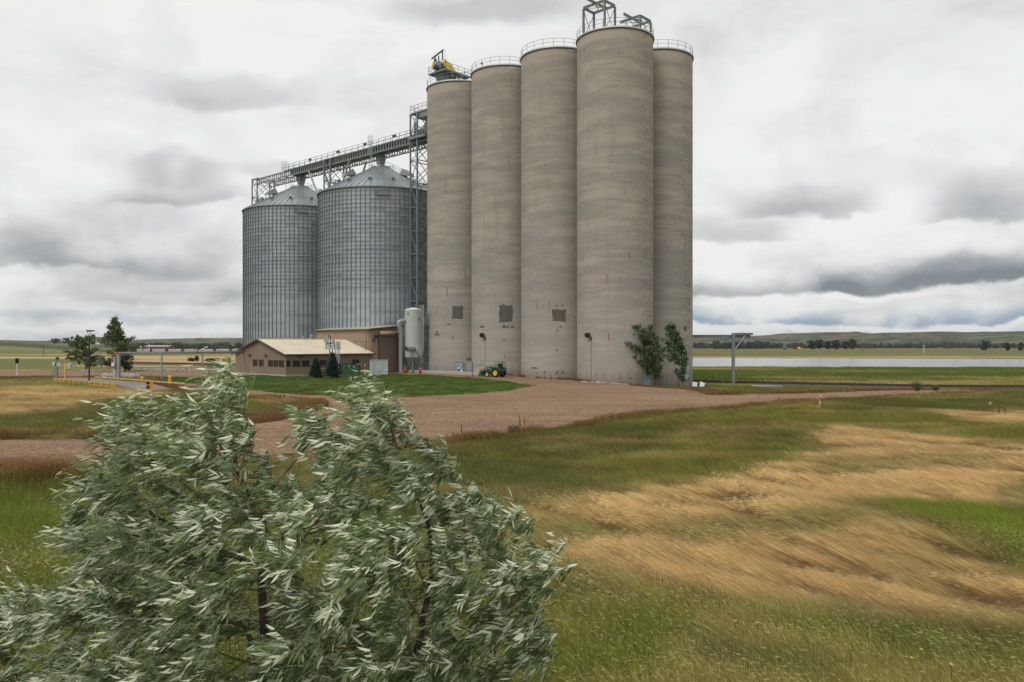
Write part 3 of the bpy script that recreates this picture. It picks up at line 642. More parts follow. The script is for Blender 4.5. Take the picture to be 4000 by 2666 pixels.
mb = MB(); mb.prism([(-.4,0),(-.5,1.9),(.2,2.1),(1.9,1.7),(2.9,.8),(3.2,-.4),(3.0,-1.9),(.2,-1.9)], .35, 1.9); mb.build('elevator_head', M['steel'], mc)
mb = MB(); mb.prism([(-.15,.95),(-.05,2.15),(.25,2.05),(1.6,1.5),(2.45,.75),(2.6,-.05),(2.35,-.3)], -.25, .25); mb.build('belt_guard', M['yellowm'], mc)
mb = MB(); mb.lathe([(.01,0),(.42,0),(.42,.95),(.3,1.05),(.01,1.05)], (-1.5,.9,.75), 14, M=Matrix.Rotation(R(90),3,'Y')); mb.build('motor', M['steeld'], mc)
mb = MB(); mb.box((-1.95,.6,.9),(.22,.35,1.0),M=Matrix.Rotation(R(15),3,'Y')); mb.build('coupling_guard', M['yellow'], mc)
mb = MB(); mb.lathe([(.01,0),(.35,0),(.35,.3),(.01,.3)], (-.35,.2,1.6), 12, M=Matrix.Rotation(R(90),3,'X')); mb.build('brake_housing', M['white'], mc)
mb = MB(); mb.beam((-.2,1.2,0),(-.2,1.2,3.0),.16); mb.beam((-.2,.2,0),(-.2,.2,3.6),.16); mb.beam((-.2,3.0,2.9),(-.2,0,3.7),.16,.26); mb.beam((-.2,1.2,1.2),(-.2,2.1,2.9),.12); mb.beam((-.2,2.1,2.7),(-.2,2.1,2.2),.3); mb.build('jib', M['steeld'], mc)
mb = MB(); mb.beam((.3,.1,0),(.3,.1,4.3),.04); mb.build('aerial', M['steell'], mc)
lp = empty('beacon_post', (SIL[0]+Vector((4.3,-3.2,STOP))), 0, 'thin post with small lamp at the right of the roof platform', 'lamp post')
mb = MB(); mb.beam((0,0,0),(0,0,3.6),.05); mb.build('post', M['steell'], lp); mb = MB(); mb.box((-.2,0,3.5),(.34,.3,.3)); mb.build('lamp', M['steeld'], lp)
# ---------------------------------------------------------------- steel grain bins
BR_, EAVE, APEX = 11.8, 33.3, 39.05
NS = 84; CAPR = 1.7
def bin_mat():
    m = bpy.data.materials.new('corrugated_galvanised'); m.use_nodes = True; t = NT(m.node_tree); b = t.n['Principled BSDF']
    tc = t.node('ShaderNodeTexCoord'); sp = t.node('ShaderNodeSeparateXYZ', i_0=tc.outputs['Object'])
    an = t.m('FLOOR', t.m('MULTIPLY', t.m('ADD', t.m('ARCTAN2', sp.outputs[1], sp.outputs[0]), math.pi), NS/2/math.pi/3))
    zr = t.m('FLOOR', t.m('DIVIDE', sp.outputs[2], .74))
    cx = t.n.new('ShaderNodeCombineXYZ'); t.l.new(an, cx.inputs[0]); t.l.new(zr, cx.inputs[1])
    wn = t.node('ShaderNodeTexWhiteNoise'); wn.noise_dimensions = '2D'; t.l.new(cx.outputs[0], wn.inputs[0])
    n = t.noise(tc.outputs['Object'], .5, 6, .6)
    a = t.mix(wn.outputs[0], (.255,.29,.33), (.385,.42,.45))
    a = t.mix(t.m('MULTIPLY', t.ramp(n, .5, .75), .35), a, (.40,.395,.38))
    t.l.new(a, b.inputs['Base Color']); b.inputs['Metallic'].default_value = .35
    t.l.new(t.m('ADD', .40, t.m('MULTIPLY', wn.outputs[0], .12)), b.inputs['Roughness'])
    wv = t.m('SINE', t.m('MULTIPLY', sp.outputs[2], 2*math.pi/.105))
    bn = t.node('ShaderNodeBump'); bn.inputs['Strength'].default_value = .6; bn.inputs['Distance'].default_value = .012
    t.l.new(wv, bn.inputs['Height']); t.l.new(bn.outputs[0], b.inputs['Normal'])
    return m
M['corr'] = bin_mat(); M['stiff'] = mat('stiffener_steel', (.175,.195,.21), .5, .3, .1, 1); M['roofp'] = mat('bin_roof_sheet', (.34,.375,.39), .38, .45, .08, .5)
wr = []
mb = MB(); mb.lathe([(BR_, -2), (BR_, 15.2)], n=168); wr.append((mb.mesh('wall_sheet', M['corr'])))
for k in range(24):
    mb = MB(); z0 = 15.2+k*(EAVE-15.2)/24; mb.lathe([(BR_-.006*(k % 2), z0), (BR_-.006*(k % 2), z0+(EAVE-15.2)/24)], n=168); wr.append(mb.mesh('wall_sheet', M['corr']))
mb = MB(); mb.box((BR_+.06, 0, (EAVE-2)/2), (.12, .12, EAVE+2)); stm = mb.mesh('stiffener', M['stiff'])
rgs = []
for k in range(25):
    z0 = 15.2+k*(EAVE-15.2)/24; mb = MB(); mb.lathe([(BR_+.12, z0-.03), (BR_+.18, z0-.03), (BR_+.18, z0+.03), (BR_+.12, z0+.03)], n=84); rgs.append(mb.mesh('wind_ring', M['stiff']))
NP = 60; sl = (APEX-EAVE)/(BR_+.15-CAPR)
mb = MB(); a = 2*math.pi/NP; r0, r1 = BR_+.2, CAPR
V = []
for r_, z_ in ((r0, EAVE-.02), (r1, APEX-.02)):
    V += [(r_*math.cos(s*a/2), r_*math.sin(s*a/2), z_) for s in (-1, -.06, 0, .06, 1)]
V[2] = (V[2][0], V[2][1], V[2][2]); V[7] = (V[7][0], V[7][1], V[7][2])
rib = .14; V2 = [list(v) for v in V]
for k in (0, 4): V2[k][2] += rib; V2[k+5][2] += rib*.4
mb.add(V2, [(0,1,6,5),(1,2,7,6),(2,3,8,7),(3,4,9,8)])
mb = MB(); pr = []
for r_, z_, rb in ((r0, EAVE-.02, .13), (r1, APEX-.02, .05)):
    hw = r_*math.tan(a/2); pr.append([(r_, -hw, z_), (r_, -hw+.07, z_+rb*.0), (r_, hw-.07, z_), (r_, hw-.05, z_+rb), (r_, hw-.001, z_+rb), (r_, hw, z_)])
mb.add(pr[0]+pr[1], [(i, i+1, i+7, i+6) for i in range(5)]); rpm = mb.mesh('roof_panel', M['roofp'])
def bin_(c, label):
    e_ = empty('steel_grain_bin', c, 0, label, 'grain bin', 'corrugated steel grain bins')
    for m_ in wr: place(m_, 'wall_sheet', e_)
    for m_ in rgs: place(m_, 'wind_ring', e_)
    for k in range(NS): place(stm, 'stiffener', e_, rz=2*math.pi*k/NS)
    for k in range(NP): place(rpm, 'roof_panel', e_, rz=2*math.pi*(k+.5)/NP)
    mb = MB(); mb.lathe([(BR_+.3, EAVE-.16), (BR_+.32, EAVE-.02), (BR_+.1, EAVE)], n=120); mb.build('eave_trim', M['steel'], e_)
    mb = MB(); mb.lathe([(CAPR+.25, APEX-.1), (CAPR+.28, APEX+.08), (.7, APEX+.3), (.01, APEX+.3)], n=40); mb.build('roof_cap', M['roofp'], e_)
    tocam = math.atan2(-c.y, -c.x)
    for k, (da, big) in enumerate([(-1.15, 1), (.85, 1), (-1.32, 0), (-1.05, 0), (-.70, 0), (-.22, 0), (.25, 0), (.72, 0), (1.15, 0), (1.5, 0), (-1.7, 0)]):
        aa = tocam+da; rr_ = (BR_*.52 if big else BR_*.74); zz0 = EAVE+(BR_-rr_)*sl
        tilt = math.atan(sl); Mx = Matrix.Rotation(aa, 3, 'Z') @ Matrix.Rotation(tilt, 3, 'Y'); cc = Vector((rr_*math.cos(aa), rr_*math.sin(aa), zz0))
        mb = MB()
        if big:
            mb.box(cc+Mx @ Vector((-.5,0,.55)), (.8,1.0,1.1), M=Mx); s_ = [(-1.0,.2),(1.3,.75),(.9,1.25),(-.9,1.35)]
            f_ = MB(); f_.prism(s_, -.8, .8); mb.add([cc+Mx @ Vector(v) for v in f_.v], f_.f); o = mb.build('fan_hood', M['galv'], e_)
        else:
            mb.box(cc+Mx @ Vector((0,0,.3)), (.55,.5,.6), M=Mx); mb.box(cc+Mx @ Vector((.12,0,.62)), (.8,.64,.16), M=Mx); mb.build('roof_vent', M['galv'], e_)
    rr = MB()
    for h in (.55, 1.1): rr.tube([(2.3*math.cos(a), 2.3*math.sin(a), APEX-.4+h) for a in np.linspace(0, 2*math.pi, 25)], .03, 4, False)
    for k in range(12): a = 2*math.pi*k/12; rr.beam((2.3*math.cos(a), 2.3*math.sin(a), APEX-.4), (2.3*math.cos(a), 2.3*math.sin(a), APEX+.7), .05)
    rr.build('peak_railing', M['steell'], e_)
    aa = tocam+1.25; rr = MB(); u = Vector((math.cos(aa), math.sin(aa), 0)); tn = Vector((-u.y, u.x, 0))
    for s in (-.35, .35):
        A_ = u*2.6+tn*s; B_ = u*BR_+tn*s
        for h in (0.1, .6, 1.1): rr.beam(A_+Vector((0,0,EAVE+(BR_-2.6)*sl+h)), B_+Vector((0,0,EAVE+h)), .05)
        for k in range(8): q = A_.lerp(B_, k/7)+Vector((0,0,EAVE+(BR_-2.6-(BR_-2.6)*k/7)*sl)); rr.beam(q, q+Vector((0,0,1.1)), .05)
    rr.build('roof_stair', M['steell'], e_)
    # maker's sign
    aa = tocam+.02; u = Vector((math.cos(aa), math.sin(aa), 0)); Mz = Matrix.Rotation(aa+math.pi/2, 4, 'Z')
    mb = MB(); mb.box(u*(BR_+.26)+Vector((0,0,EAVE-1.25)), (2.6, .04, .72), rz=aa+math.pi/2); sg = mb.build('maker_sign', M['galv'], e_)
    tcv = bpy.data.curves.new('lettering', 'FONT'); tcv.body = 'BROCK'; tcv.size = .72; tcv.align_x = 'CENTER'; tcv.align_y = 'CENTER'; tcv.space_character = 1.12; tcv.extrude = .008
    tcv.materials.append(M['black']); to = bpy.data.objects.new('lettering', tcv); col.objects.link(to); bpy.context.view_layer.update(); lme = bpy.data.meshes.new_from_object(to); bpy.data.objects.remove(to); to = bpy.data.objects.new('lettering', lme); col.objects.link(to); to.parent = sg
    to.location = u*(BR_+.30)+Vector((0,0,EAVE-1.25)); to.rotation_euler = (R(90), 0, aa+math.pi/2)
    mb = MB()
    for s in (-1, 1): mb.box(u*(BR_+.29)+Vector((0,0,EAVE-1.25+s*.38)), (2.7,.05,.06), rz=aa+math.pi/2)
    mb.build('sign_border', M['black'], sg)
    return e_
B2 = Vector((-25.44, 155.1, 0)); B1 = Vector((-46.15, 174.4, 0))
bin_(B1, 'farther corrugated steel grain bin, the left one of the two'); bin_(B2, 'nearer corrugated steel grain bin, directly behind the tan shed')
# ---------------------------------------------------------------- conveyor bridge and its towers (local x across, local y along, away to the left)
RB = SIL[0]
bt = 42.6; BH = 1.15
br = empty('conveyor_bridge', RB+Vector((0,0,0)), TH, 'long grey conveyor bridge with hexagon-holed girders running over both steel bins', 'conveyor bridge')
def web(y0, n, pitch, x, z0, h, m_, name):
    """castellated plate in the y-z plane at x, one object per bay of six holes"""
    k = 0
    while k < n:
        mb = MB(); b_ = min(6, n-k)
        for q in range(b_):
            ya = y0+(k+q)*pitch; yb = ya+pitch; yc = (ya+yb)/2; hw = pitch*.36; hh = h*.38; zc = z0+h/2
            out = [(ya,z0),(yc,z0),(yb,z0),(yb,zc),(yb,z0+h),(yc,z0+h),(ya,z0+h),(ya,zc)]
            hole = [(yc-hw*.55,zc-hh),(yc,zc-hh),(yc+hw*.55,zc-hh),(yc+hw,zc),(yc+hw*.55,zc+hh),(yc,zc+hh),(yc-hw*.55,zc+hh),(yc-hw,zc)]
            for xs in (x-.04, x+.04):
                mb.add([(xs,)+p for p in out]+[(xs,)+p for p in hole], [(i, (i+1) % 8, 8+(i+1) % 8, 8+i) for i in range(8)])
            mb.add([(x-.04,)+p for p in hole]+[(x+.04,)+p for p in hole], [(i, (i+1) % 8, 8+(i+1) % 8, 8+i) for i in range(8)])
        mb.beam((x, y0+k*pitch, z0), (x, y0+k*pitch, z0+h), .12, .12)
        mb.build(name, m_, br); k += b_
Ya, Ym, Ye = 8.2, 50.4, 66.5
web(Ya, 52, .81, -2.0, bt-BH, BH, M['steel'], 'girder_web'); web(Ya, 70, .81, 2.0, bt-BH, BH, M['steel'], 'girder_web')
web(Ya+52*.81, 18, .81, -2.0, bt-BH, BH, M['steel'], 'girder_web')
for x_ in (-2.0, 2.0):
    for z_ in (bt, bt-BH): mb = MB(); mb.beam((x_, Ya-4, z_), (x_, Ye, z_), .3, .14); mb.build('girder_flange', M['steel'], br)
mb = MB(); mb.bx(-1.75, .4, Ya-3, Ym+1, bt-1.05, bt-.12); mb.build('conveyor_casing', M['steeld'], br)
mb = MB()
for k in range(20): mb.beam((-2, Ya+k*3, bt-BH), (2, Ya+k*3+3, bt-BH), .08); mb.beam((-2, Ya+k*3, bt-BH), (2, Ya+k*3, bt-BH), .1)
mb.build('bottom_bracing', M['steel'], br)
mb = MB(); mb.bx(-2.3, -1.1, Ya-3, Ym+3, bt+.08, bt+.13); mb.build('walkway', M['steel'], br)
mb = MB()
for x_ in (-2.3, -1.1):
    for h in (.6, 1.15): mb.beam((x_, Ya-3, bt+.1+h), (x_, Ym+3, bt+.1+h), .055)
    for k in range(24): y_ = Ya-3+k*(Ym-Ya+6)/23; mb.beam((x_, y_, bt+.1), (x_, y_, bt+1.3), .06)
mb.build('railing', M['steel'], br)
for y_ in (15, 24, 33, 43):
    mb = MB(); mb.box((-2.35, y_, bt+1.0), (.25, .8, .35)); mb.build('walkway_lamp', M['steeld'], br)
def cage(x_, y_, z0, z1, name, m_, r_=.45, parent=None):
    mb = MB()
    for k in range(5):
        a = R(-90+k*45)+math.pi; mb.beam((x_+r_*math.cos(a), y_+r_*math.sin(a), z0+2.2), (x_+r_*math.cos(a), y_+r_*math.sin(a), z1), .04)
    z = z0+2.2
    while z <= z1+.01:
        mb.tube([(x_+r_*math.cos(R(-90+k*22.5)+math.pi), y_+r_*math.sin(R(-90+k*22.5)+math.pi), z) for k in range(9)], .03, 4, False); z += 1.15
    for s in (-.22, .22): mb.beam((x_+.02, y_+s, z0), (x_+.02, y_+s, z1), .05)
    z = z0+.3
    while z < z1: mb.beam((x_+.02, y_-.22, z), (x_+.02, y_+.22, z), .03); z += .3
    return mb.build(name, m_, parent)
cage(-2.3, 22.1, APEX, bt+2.2, 'ladder_cage', M['steell'], .6, br); cage(-1.5, Ym+3.4, APEX, bt+2.4, 'ladder_cage', M['steell'], .9, br)
for y_ in (22.1-1.2, 50.4-1.5):
    mb = MB(); mb.lathe([(1.0, bt-BH+.1), (.95, bt-BH-.9), (.62, APEX+.25)], (0, y_+1.2, 0), 4, a0=R(45), a1=R(405), smooth=False); mb.build('discharge_hopper', M['steel'], br)
mb = MB()
for a, b in (((-2,31,bt-BH),(-1.4,36.3,31)),((2,31,bt-BH),(1.4,36.3,31)),((-2,43.4,bt-BH),(-1.4,38.2,31)),((2,43.4,bt-BH),(1.4,38.2,31))): pass
for a, b in (((-2.0,29.5),(-1.9,35.2)),((2.0,29.5),(1.9,35.2)),((-2.0,44),(-1.9,38.0)),((2.0,44),(1.9,38.0))):
    mb = MB(); mb.tube([(a[0], a[1], bt-BH), (b[0], b[1], 31.5)], .19, 8); mb.build('knee_brace', M['galv'], br)
def tower(y0, y1, x0, x1, z1, label, dz=4.2, legw=.24, dark='steel'):
    c = RB+E2*((y0+y1)/2); e_ = empty('lattice_tower', (c.x, c.y, 0), TH, label, 'tower', 'lattice towers under the conveyor bridge'); hy = (y1-y0)/2
    for x_, y_ in ((x0,-hy),(x0,hy),(x1,-hy),(x1,hy)):
        mb = MB(); mb.beam((x_,y_,-2),(x_,y_,z1), legw, legw); mb.build('leg', M[dark], e_)
    n = int(round(z1/dz)); dz = z1/n
    for k in range(n):
        za, zb = k*dz, (k+1)*dz
        for (ax, ay), (bx_, by) in (((x0,-hy),(x0,hy)),((x1,-hy),(x1,hy)),((x0,-hy),(x1,-hy)),((x0,hy),(x1,hy))):
            mb = MB(); mb.beam((ax,ay,zb),(bx_,by,zb), .14)
            if abs(ax-bx_) < .1: mb.beam((ax,ay,za),(bx_,by,zb) if k % 2 else (bx_,by,za), .1) if k % 2 else mb.beam((bx_,by,za),(ax,ay,zb), .1)
            else: mb.beam((ax,ay,za),(bx_,by,zb), .1); mb.beam((bx_,by,za),(ax,ay,zb), .1)
            mb.build('brace', M[dark], e_)
    return e_
mt = tower(8.3, 10.2, -2.5, 2.2, 46.6, 'tall lattice tower standing between the steel bin and the leftmost concrete silo')
mid = tower(35.4, 37.6, -2.5, 2.3, bt, 'lattice tower between the two steel bins under the bridge')
end = tower(64.8, 67.0, -2.2, 2.2, bt+.2, 'lattice tower behind the left steel bin at the end of the bridge')
# head platform and spout of the tall tower
mb = MB(); mb.bx(-2.9, 2.6, -3.5, 1.2, 41.9, 42.35); mb.build('platform', M['steel'], mt)
mb = MB(); mb.bx(-2.3, 2.0, -3.6, 1.0, 46.6, 46.9); mb.build('top_platform', M['steel'], mt)
mb = MB(); mb.bx(-2.2, 2.0, -5.5, -.5, 45.6, 46.5); mb.build('upper_conveyor', M['steel'], mt)
for z_ in (42.35, 46.9):
    mb = MB()
    for h in (.55, 1.1): mb.beam((-2.5,1,z_+h),(-2.5,-3.6,z_+h),.055); mb.beam((-2.5,1,z_+h),(2.2,1,z_+h),.055); mb.beam((2.2,1,z_+h),(2.2,-3.6,z_+h),.055)
    for k in range(5): mb.beam((-2.5,1-k*1.1,z_),(-2.5,1-k*1.1,z_+1.1),.06); mb.beam((-2.5+k*1.15,1,z_),(-2.5+k*1.15,1,z_+1.1),.06)
    mb.build('railing', M['steel'], mt)
mb = MB(); mb.beam((-.6,0,42.4),(-.6,-3.4,46.6),.9,1.0); mb.box((-.6,.2,43.1),(1.1,1.3,1.4)); mb.build('spout', M['steel'], mt)
mb = MB(); mb.bx(-2.2,-1.9,-.3,.3,42.4,45.0); mb.build('ladder', M['steel'], mt)
# ---------------------------------------------------------------- office and shed (local x = E1, local y = E2)
def on_line(px, o, d):
    a = (px-CX)/F; return (a*o.y-o.x)/(d.x-a*d.y)
def zat(py, D): return CAMZ+(HZ-py)/F*D
C0 = Vector((-34.5, 121.9, 0)); OL, OW, OE, ORZ = 16.4, 15.4, 3.42, 5.66
of = empty('office_building', C0, TH, 'low tan metal-sided office with cream roof and a row of dark windows', 'building')
def ribs(mb, L, z0, zt, axis, fixed, pitch=.42, w=.10, d=.045, off=0):
    n = int(L/pitch)
    for k in range(n+1):
        s = off+min(L-.05, .05+k*pitch); z1 = zt(s)
        if axis == 'x': mb.bx(s-w/2, s+w/2, fixed-d, fixed, z0, z1)
        else: mb.bx(fixed-d, fixed, s-w/2, s+w/2, z0, z1)
mb = MB(); mb.bx(0, OL, 0, .2, .25, OE); ribs(mb, OL, .25, lambda s: OE-.02, 'x', 0); mb.build('wall', M['siding'], of)
gz = lambda s: OE+(ORZ-OE)*(1-abs(s-OW/2)/(OW/2))-.05
mb = MB(); mb.prism([(.2,.25),(OW,.25),(OW,OE),(OW/2,ORZ-.05),(.2,OE)], .0, .2, 'x'); ribs(mb, OW-.3, .25, gz, 'y', 0, off=.25); mb.build('wall', M['siding'], of)
mb = MB(); mb.bx(.2, OL, OW-.2, OW, .25, OE); mb.build('wall', M['siding'], of)
mb = MB(); mb.bx(-.06, OL, -.06, OW+.05, -.6, .25); mb.build('foundation', M['conc'], of)
# roof in sheets
ov = .45; rs = (ORZ-OE)/(OW/2)
for side in (0, 1):
    n = 17; pw = (OL+ov)/n
    for k in range(n):
        mb = MB(); x0 = -ov+k*pw; x1 = x0+pw-.012
        ya, yb = (-ov, OW/2) if side == 0 else (OW+ov, OW/2)
        za = OE-ov*rs+.06; zb = ORZ+.06
        V = [(x0,ya,za),(x1,ya,za),(x1,yb,zb),(x0,yb,zb)]; V += [(v[0],v[1],v[2]+.05) for v in V]
        mb.add(V, [(3,2,1,0),(4,5,6,7),(0,1,5,4),(1,2,6,5),(2,3,7,6),(3,0,4,7)])
        for q in (.0, .33, .66): mb.beam((x0+.04+q*pw, ya, za+.06), (x0+.04+q*pw, yb, zb+.06), .05, .07)
        mb.build('roof_sheet', M['cream'], of)
mb = MB(); mb.beam((-ov-.05,OW/2,ORZ+.15),(OL,OW/2,ORZ+.15),.5,.07); mb.build('ridge_cap', M['cream'], of)
mb = MB(); mb.beam((-ov-.04,-ov-.04,OE-ov*rs),(OL+.3,-ov-.04,OE-ov*rs),.12,.2); mb.build('gutter', M['trim'], of)
for s in (0, 1):
    ya = -ov if s == 0 else OW+ov
    mb = MB(); mb.beam((-ov-.04,ya,OE-ov*rs),(-ov-.04,OW/2,ORZ),.08,.24); mb.build('rake_trim', M['trim'], of)
def win(parent, kind, t0, t1, z0, z1, split=True):
    mb = MB(); W_ = .07
    def b_(a0, a1, c0, c1, d0, d1):
        if kind == 'x': mb.bx(a0, a1, d0, d1, c0, c1)
        else: mb.bx(d0, d1, a0, a1, c0, c1)
    b_(t0-W_, t0, z0-W_, z1+W_, -.09, .05); b_(t1, t1+W_, z0-W_, z1+W_, -.09, .05); b_(t0, t1, z1, z1+W_, -.088, .05); b_(t0, t1, z0-W_, z0, -.088, .05)
    if split: b_((t0+t1)/2-.03, (t0+t1)/2+.03, z0, z1, -.075, .03)
    f = mb.build('window', M['trim'], parent)
    mb = MB(); b_(t0, t1, z0, z1, -.06, -.045); mb.build('pane', M['glass'], f); return f
def c2(x): return (850+x/2.766)*.58825
for a, b in ((742,778),(813,888),(912,984),(1100,1172),(1300,1320),(1455,1522)):
    t0 = on_line(c2(a), C0, E1); t1 = on_line(c2(b), C0, E1); D = (C0+E1*t0).y
    za, zb = (zat(842.3,122.5), zat(829.6,122.5))
    win(of, 'x', t0, t1, za if a != 1300 else .5, zb, a not in (742, 1300))
for a, b in ((388,430),(452,495),(553,598),(612,655),(669,715)):
    t0 = on_line(c2(b), C0, E2); t1 = on_line(c2(a), C0, E2); win(of, 'y', t0, t1, 1.5, 2.4, False)
for a in (530, 355):
    t0 = on_line(c2(a), C0, E2); mb = MB(); mb.bx(-.4, 0, t0-.2, t0+.2, 3.0, 3.28); mb.build('wall_lamp', M['steeld'], of)
t0 = on_line(c2(905), C0, E1); mb = MB(); mb.bx(t0-.22, t0+.22, -.35, 0, 2.85, 3.1); mb.build('wall_lamp', M['steeld'], of)
for px_ in (910, 995):
    mb = MB(); t0 = on_line(c2(px_), C0+E2*OW/2, E1); mb.tube([(t0,OW/2-.3,ORZ-.1),(t0,OW/2-.3,ORZ+.55)]+([(t0+.1,OW/2-.3,ORZ+.75),(t0+.35,OW/2-.3,ORZ+.7),(t0+.4,OW/2-.3,ORZ+.5)] if px_ == 995 else []), .1, 8); mb.build('roof_vent', M['steell'], of)
for x_ in (8.2, 15.6):
    mb = MB(); mb.tube([(x_,-.45,OE-.3),(x_,-.1,OE-.5),(x_,-.1,.3)], .05, 6); mb.build('downpipe', M['siding'], of)
# shed
sh = empty('machine_shed', C0+E1*OL+E2*.7, TH, 'taller tan metal shed with brown roller door, joined to the office', 'building')
SW, SL, Z0, Z1 = 6.6, 15.8, 7.42, 8.06
mb = MB(); mb.prism([(.0,0),(SW,0),(SW,Z1),(0,Z0)], 0, .2); zt = lambda s: Z0+(Z1-Z0)*s/SW-.03
for k in range(int(SW/.42)):
    s = .08+k*.42
    if 1.55 < s < 5.85: mb.bx(s-.05, s+.05, -.045, 0, 6.75, zt(s))
    else: mb.bx(s-.05, s+.05, -.045, 0, 0, zt(s))
mb.build('wall', M['siding2'], sh)
mb = MB(); mb.bx(-.2, 0, .2, SL, 0, Z0-.02); ribs(mb, SL-.4, 2.5, lambda s: Z0-.05, 'y', -.2, off=.3); mb.build('wall', M['siding2'], sh)
mb = MB(); mb.bx(SW-.2, SW, .2, SL, 0, Z1-.02); mb.build('wall', M['siding2'], sh)
mb = MB(); mb.bx(-.2, SW, SL-.2, SL, 0, Z0-.02); mb.build('wall', M['siding2'], sh)
n = 14
for k in range(n):
    y0 = -.35+k*(SL+.7)/n; y1 = y0+(SL+.7)/n-.015; mb = MB(); V = [(-.5,y0,Z0),(SW+.3,y0,Z1+.07),(SW+.3,y1,Z1+.07),(-.5,y1,Z0)]; V += [(a,b,c+.06) for a,b,c in V]
    mb.add(V, [(3,2,1,0),(4,5,6,7),(0,1,5,4),(1,2,6,5),(2,3,7,6),(3,0,4,7)]); mb.beam((-.5,y0+.05,Z0+.09),(SW+.3,y0+.05,Z1+.16),.05,.06); mb.build('roof_sheet', M['cream'], sh)
mb = MB(); mb.beam((-.5,-.4,Z0-.04),(SW+.35,-.4,Z1+.03),.1,.26); mb.beam((-.55,-.4,Z0-.05),(-.55,SL+.4,Z0-.05),.1,.2); mb.build('rake_trim', M['trim'], sh)
nsl = 30
mb = MB()
for k in range(nsl): z_ = .02+k*6.4/nsl; mb.prism([(1.78,z_),(5.62,z_),(5.62,z_+6.4/nsl-.03),(1.78,z_+6.4/nsl-.03)], -.07-.02*(k % 2), 0)
rd = mb.build('roller_door', M['rdoor'], sh)
mb = MB()
for x_ in (1.7, 5.7): mb.bx(x_-.06, x_+.06, -.16, 0, 0, 6.5)
mb.build('door_guide', M['trim'], sh)
mb = MB(); mb.lathe([(.01,0),(.36,0),(.36,3.9),(.01,3.9)], (1.75,-.45,6.75), 16, M=Matrix.Rotation(R(90),3,'Y')); mb.build('door_drum', M['siding2'], sh)
mb = MB(); mb.bx(5.6,6.35,-.75,0,6.15,7.25); mb.build('motor_cover', M['cream'], sh)
mb = MB(); mb.box((1.0,-.45,6.2),(.5,.45,.5)); mb.beam((.7,0,5.6),(1.0,-.4,6.1),.08); mb.box((.7,-.1,5.5),(.2,.2,.35)); mb.build('flood_lamp', M['black'], sh)
mb = MB(); mb.beam((-.2,.8,5.45),(-3.0,.4,5.3),.1); mb.beam((-.2,.8,4.3),(-1.6,.6,5.35),.07); mb.tube([(-2.9,.4,5.35),(-1.2,.6,6.1),(-.1,.4,7.1)], .05, 6); mb.beam((-.3,.8,3.5),(-.3,.8,7.0),.1); mb.build('cable_bracket', M['siding2'], sh)
mb = MB(); mb.tube([(-.1,.4,7.1),(3,-.2,7.05),(8,-.5,6.9),(14,-6,6.7)], .03, 5); mb.build('cable', M['steel'], sh)
# ---------------------------------------------------------------- dust filter tank
tk = P(949.8, 850, 137.5); tk.z = 0
ft = empty('filter_tank', tk, TH, 'pale grey cylindrical dust filter tank on legs with caged ladder, beside the shed', 'tank')
mb = MB(); mb.lathe([(1.48, zat(821,137.5)), (1.48, zat(712,137.5))], n=40); mb.build('body', M['filter'], ft)
zt_ = zat(712,137.5); mb = MB(); mb.lathe([(1.53, zt_-.05), (1.53, zt_+.03), (.15, zt_+.38), (.01, zt_+.38)], n=40); mb.build('cone_roof', M['white'], ft)
zb_ = zat(821,137.5); mb = MB(); mb.lathe([(1.48, zb_), (.25, zb_-1.9), (.25, zb_-2.1)], n=24); mb.build('hopper', M['steel'], ft)
for a in range(4):
    aa = R(45+90*a); mb = MB(); p = Vector((1.4*math.cos(aa), 1.4*math.sin(aa), 0)); mb.beam(p-Vector((0,0,.5)), p+Vector((0,0,zb_+.4)), .18); mb.build('leg', M['steel'], ft)
    ab = R(135+90*a); q = Vector((1.4*math.cos(ab), 1.4*math.sin(ab), 0)); mb = MB(); mb.beam(p+Vector((0,0,.2)), q+Vector((0,0,zb_)), .09); mb.beam(q+Vector((0,0,.2)), p+Vector((0,0,zb_)), .09); mb.build('brace', M['steel'], ft)
mb = MB(); mb.beam((1.9,-1.2,.9),(3.6,-2.0,3.2),.12); mb.beam((1.9,-1.2,3.2),(3.6,-2.0,.9),.12); mb.beam((1.9,-1.2,3.2),(3.6,-2.0,3.2),.14); mb.beam((1.9,-1.2,0),(1.9,-1.2,3.2),.16); mb.beam((3.6,-2.0,0),(3.6,-2,3.2),.16); mb.build('side_frame', M['steel'], ft)
def rot_parent(o, rz, loc): o.rotation_euler = (0,0,rz); o.location = loc
lc = cage(0, 0, 1.5, 11.6, 'ladder_cage', M['steell'], .38, ft); rot_parent(lc, R(60), (.10*0+.35,-1.75,0))
mb = MB(); mb.bx(.6,2.6,-1.9,-.9,zat(747,137.5)-.06,zat(747,137.5)); z_ = zat(747,137.5)
for h in (.55,1.1):
    for a,b in (((.6,-1.9),(2.6,-1.9)),((2.6,-1.9),(2.6,-.9))): mb.beam((*a,z_+h),(*b,z_+h),.05)
for a in ((.6,-1.9),(1.3,-1.9),(2.0,-1.9),(2.6,-1.9),(2.6,-.9)): mb.beam((*a,z_),(*a,z_+1.1),.05)
mb.build('access_platform', M['steell'], ft)
mb = MB(); mb.box((.95,-1.45,zat(736,137.5)),(.75,.12,.5)); ht = mb.build('access_hatch', M['filter'], ft)
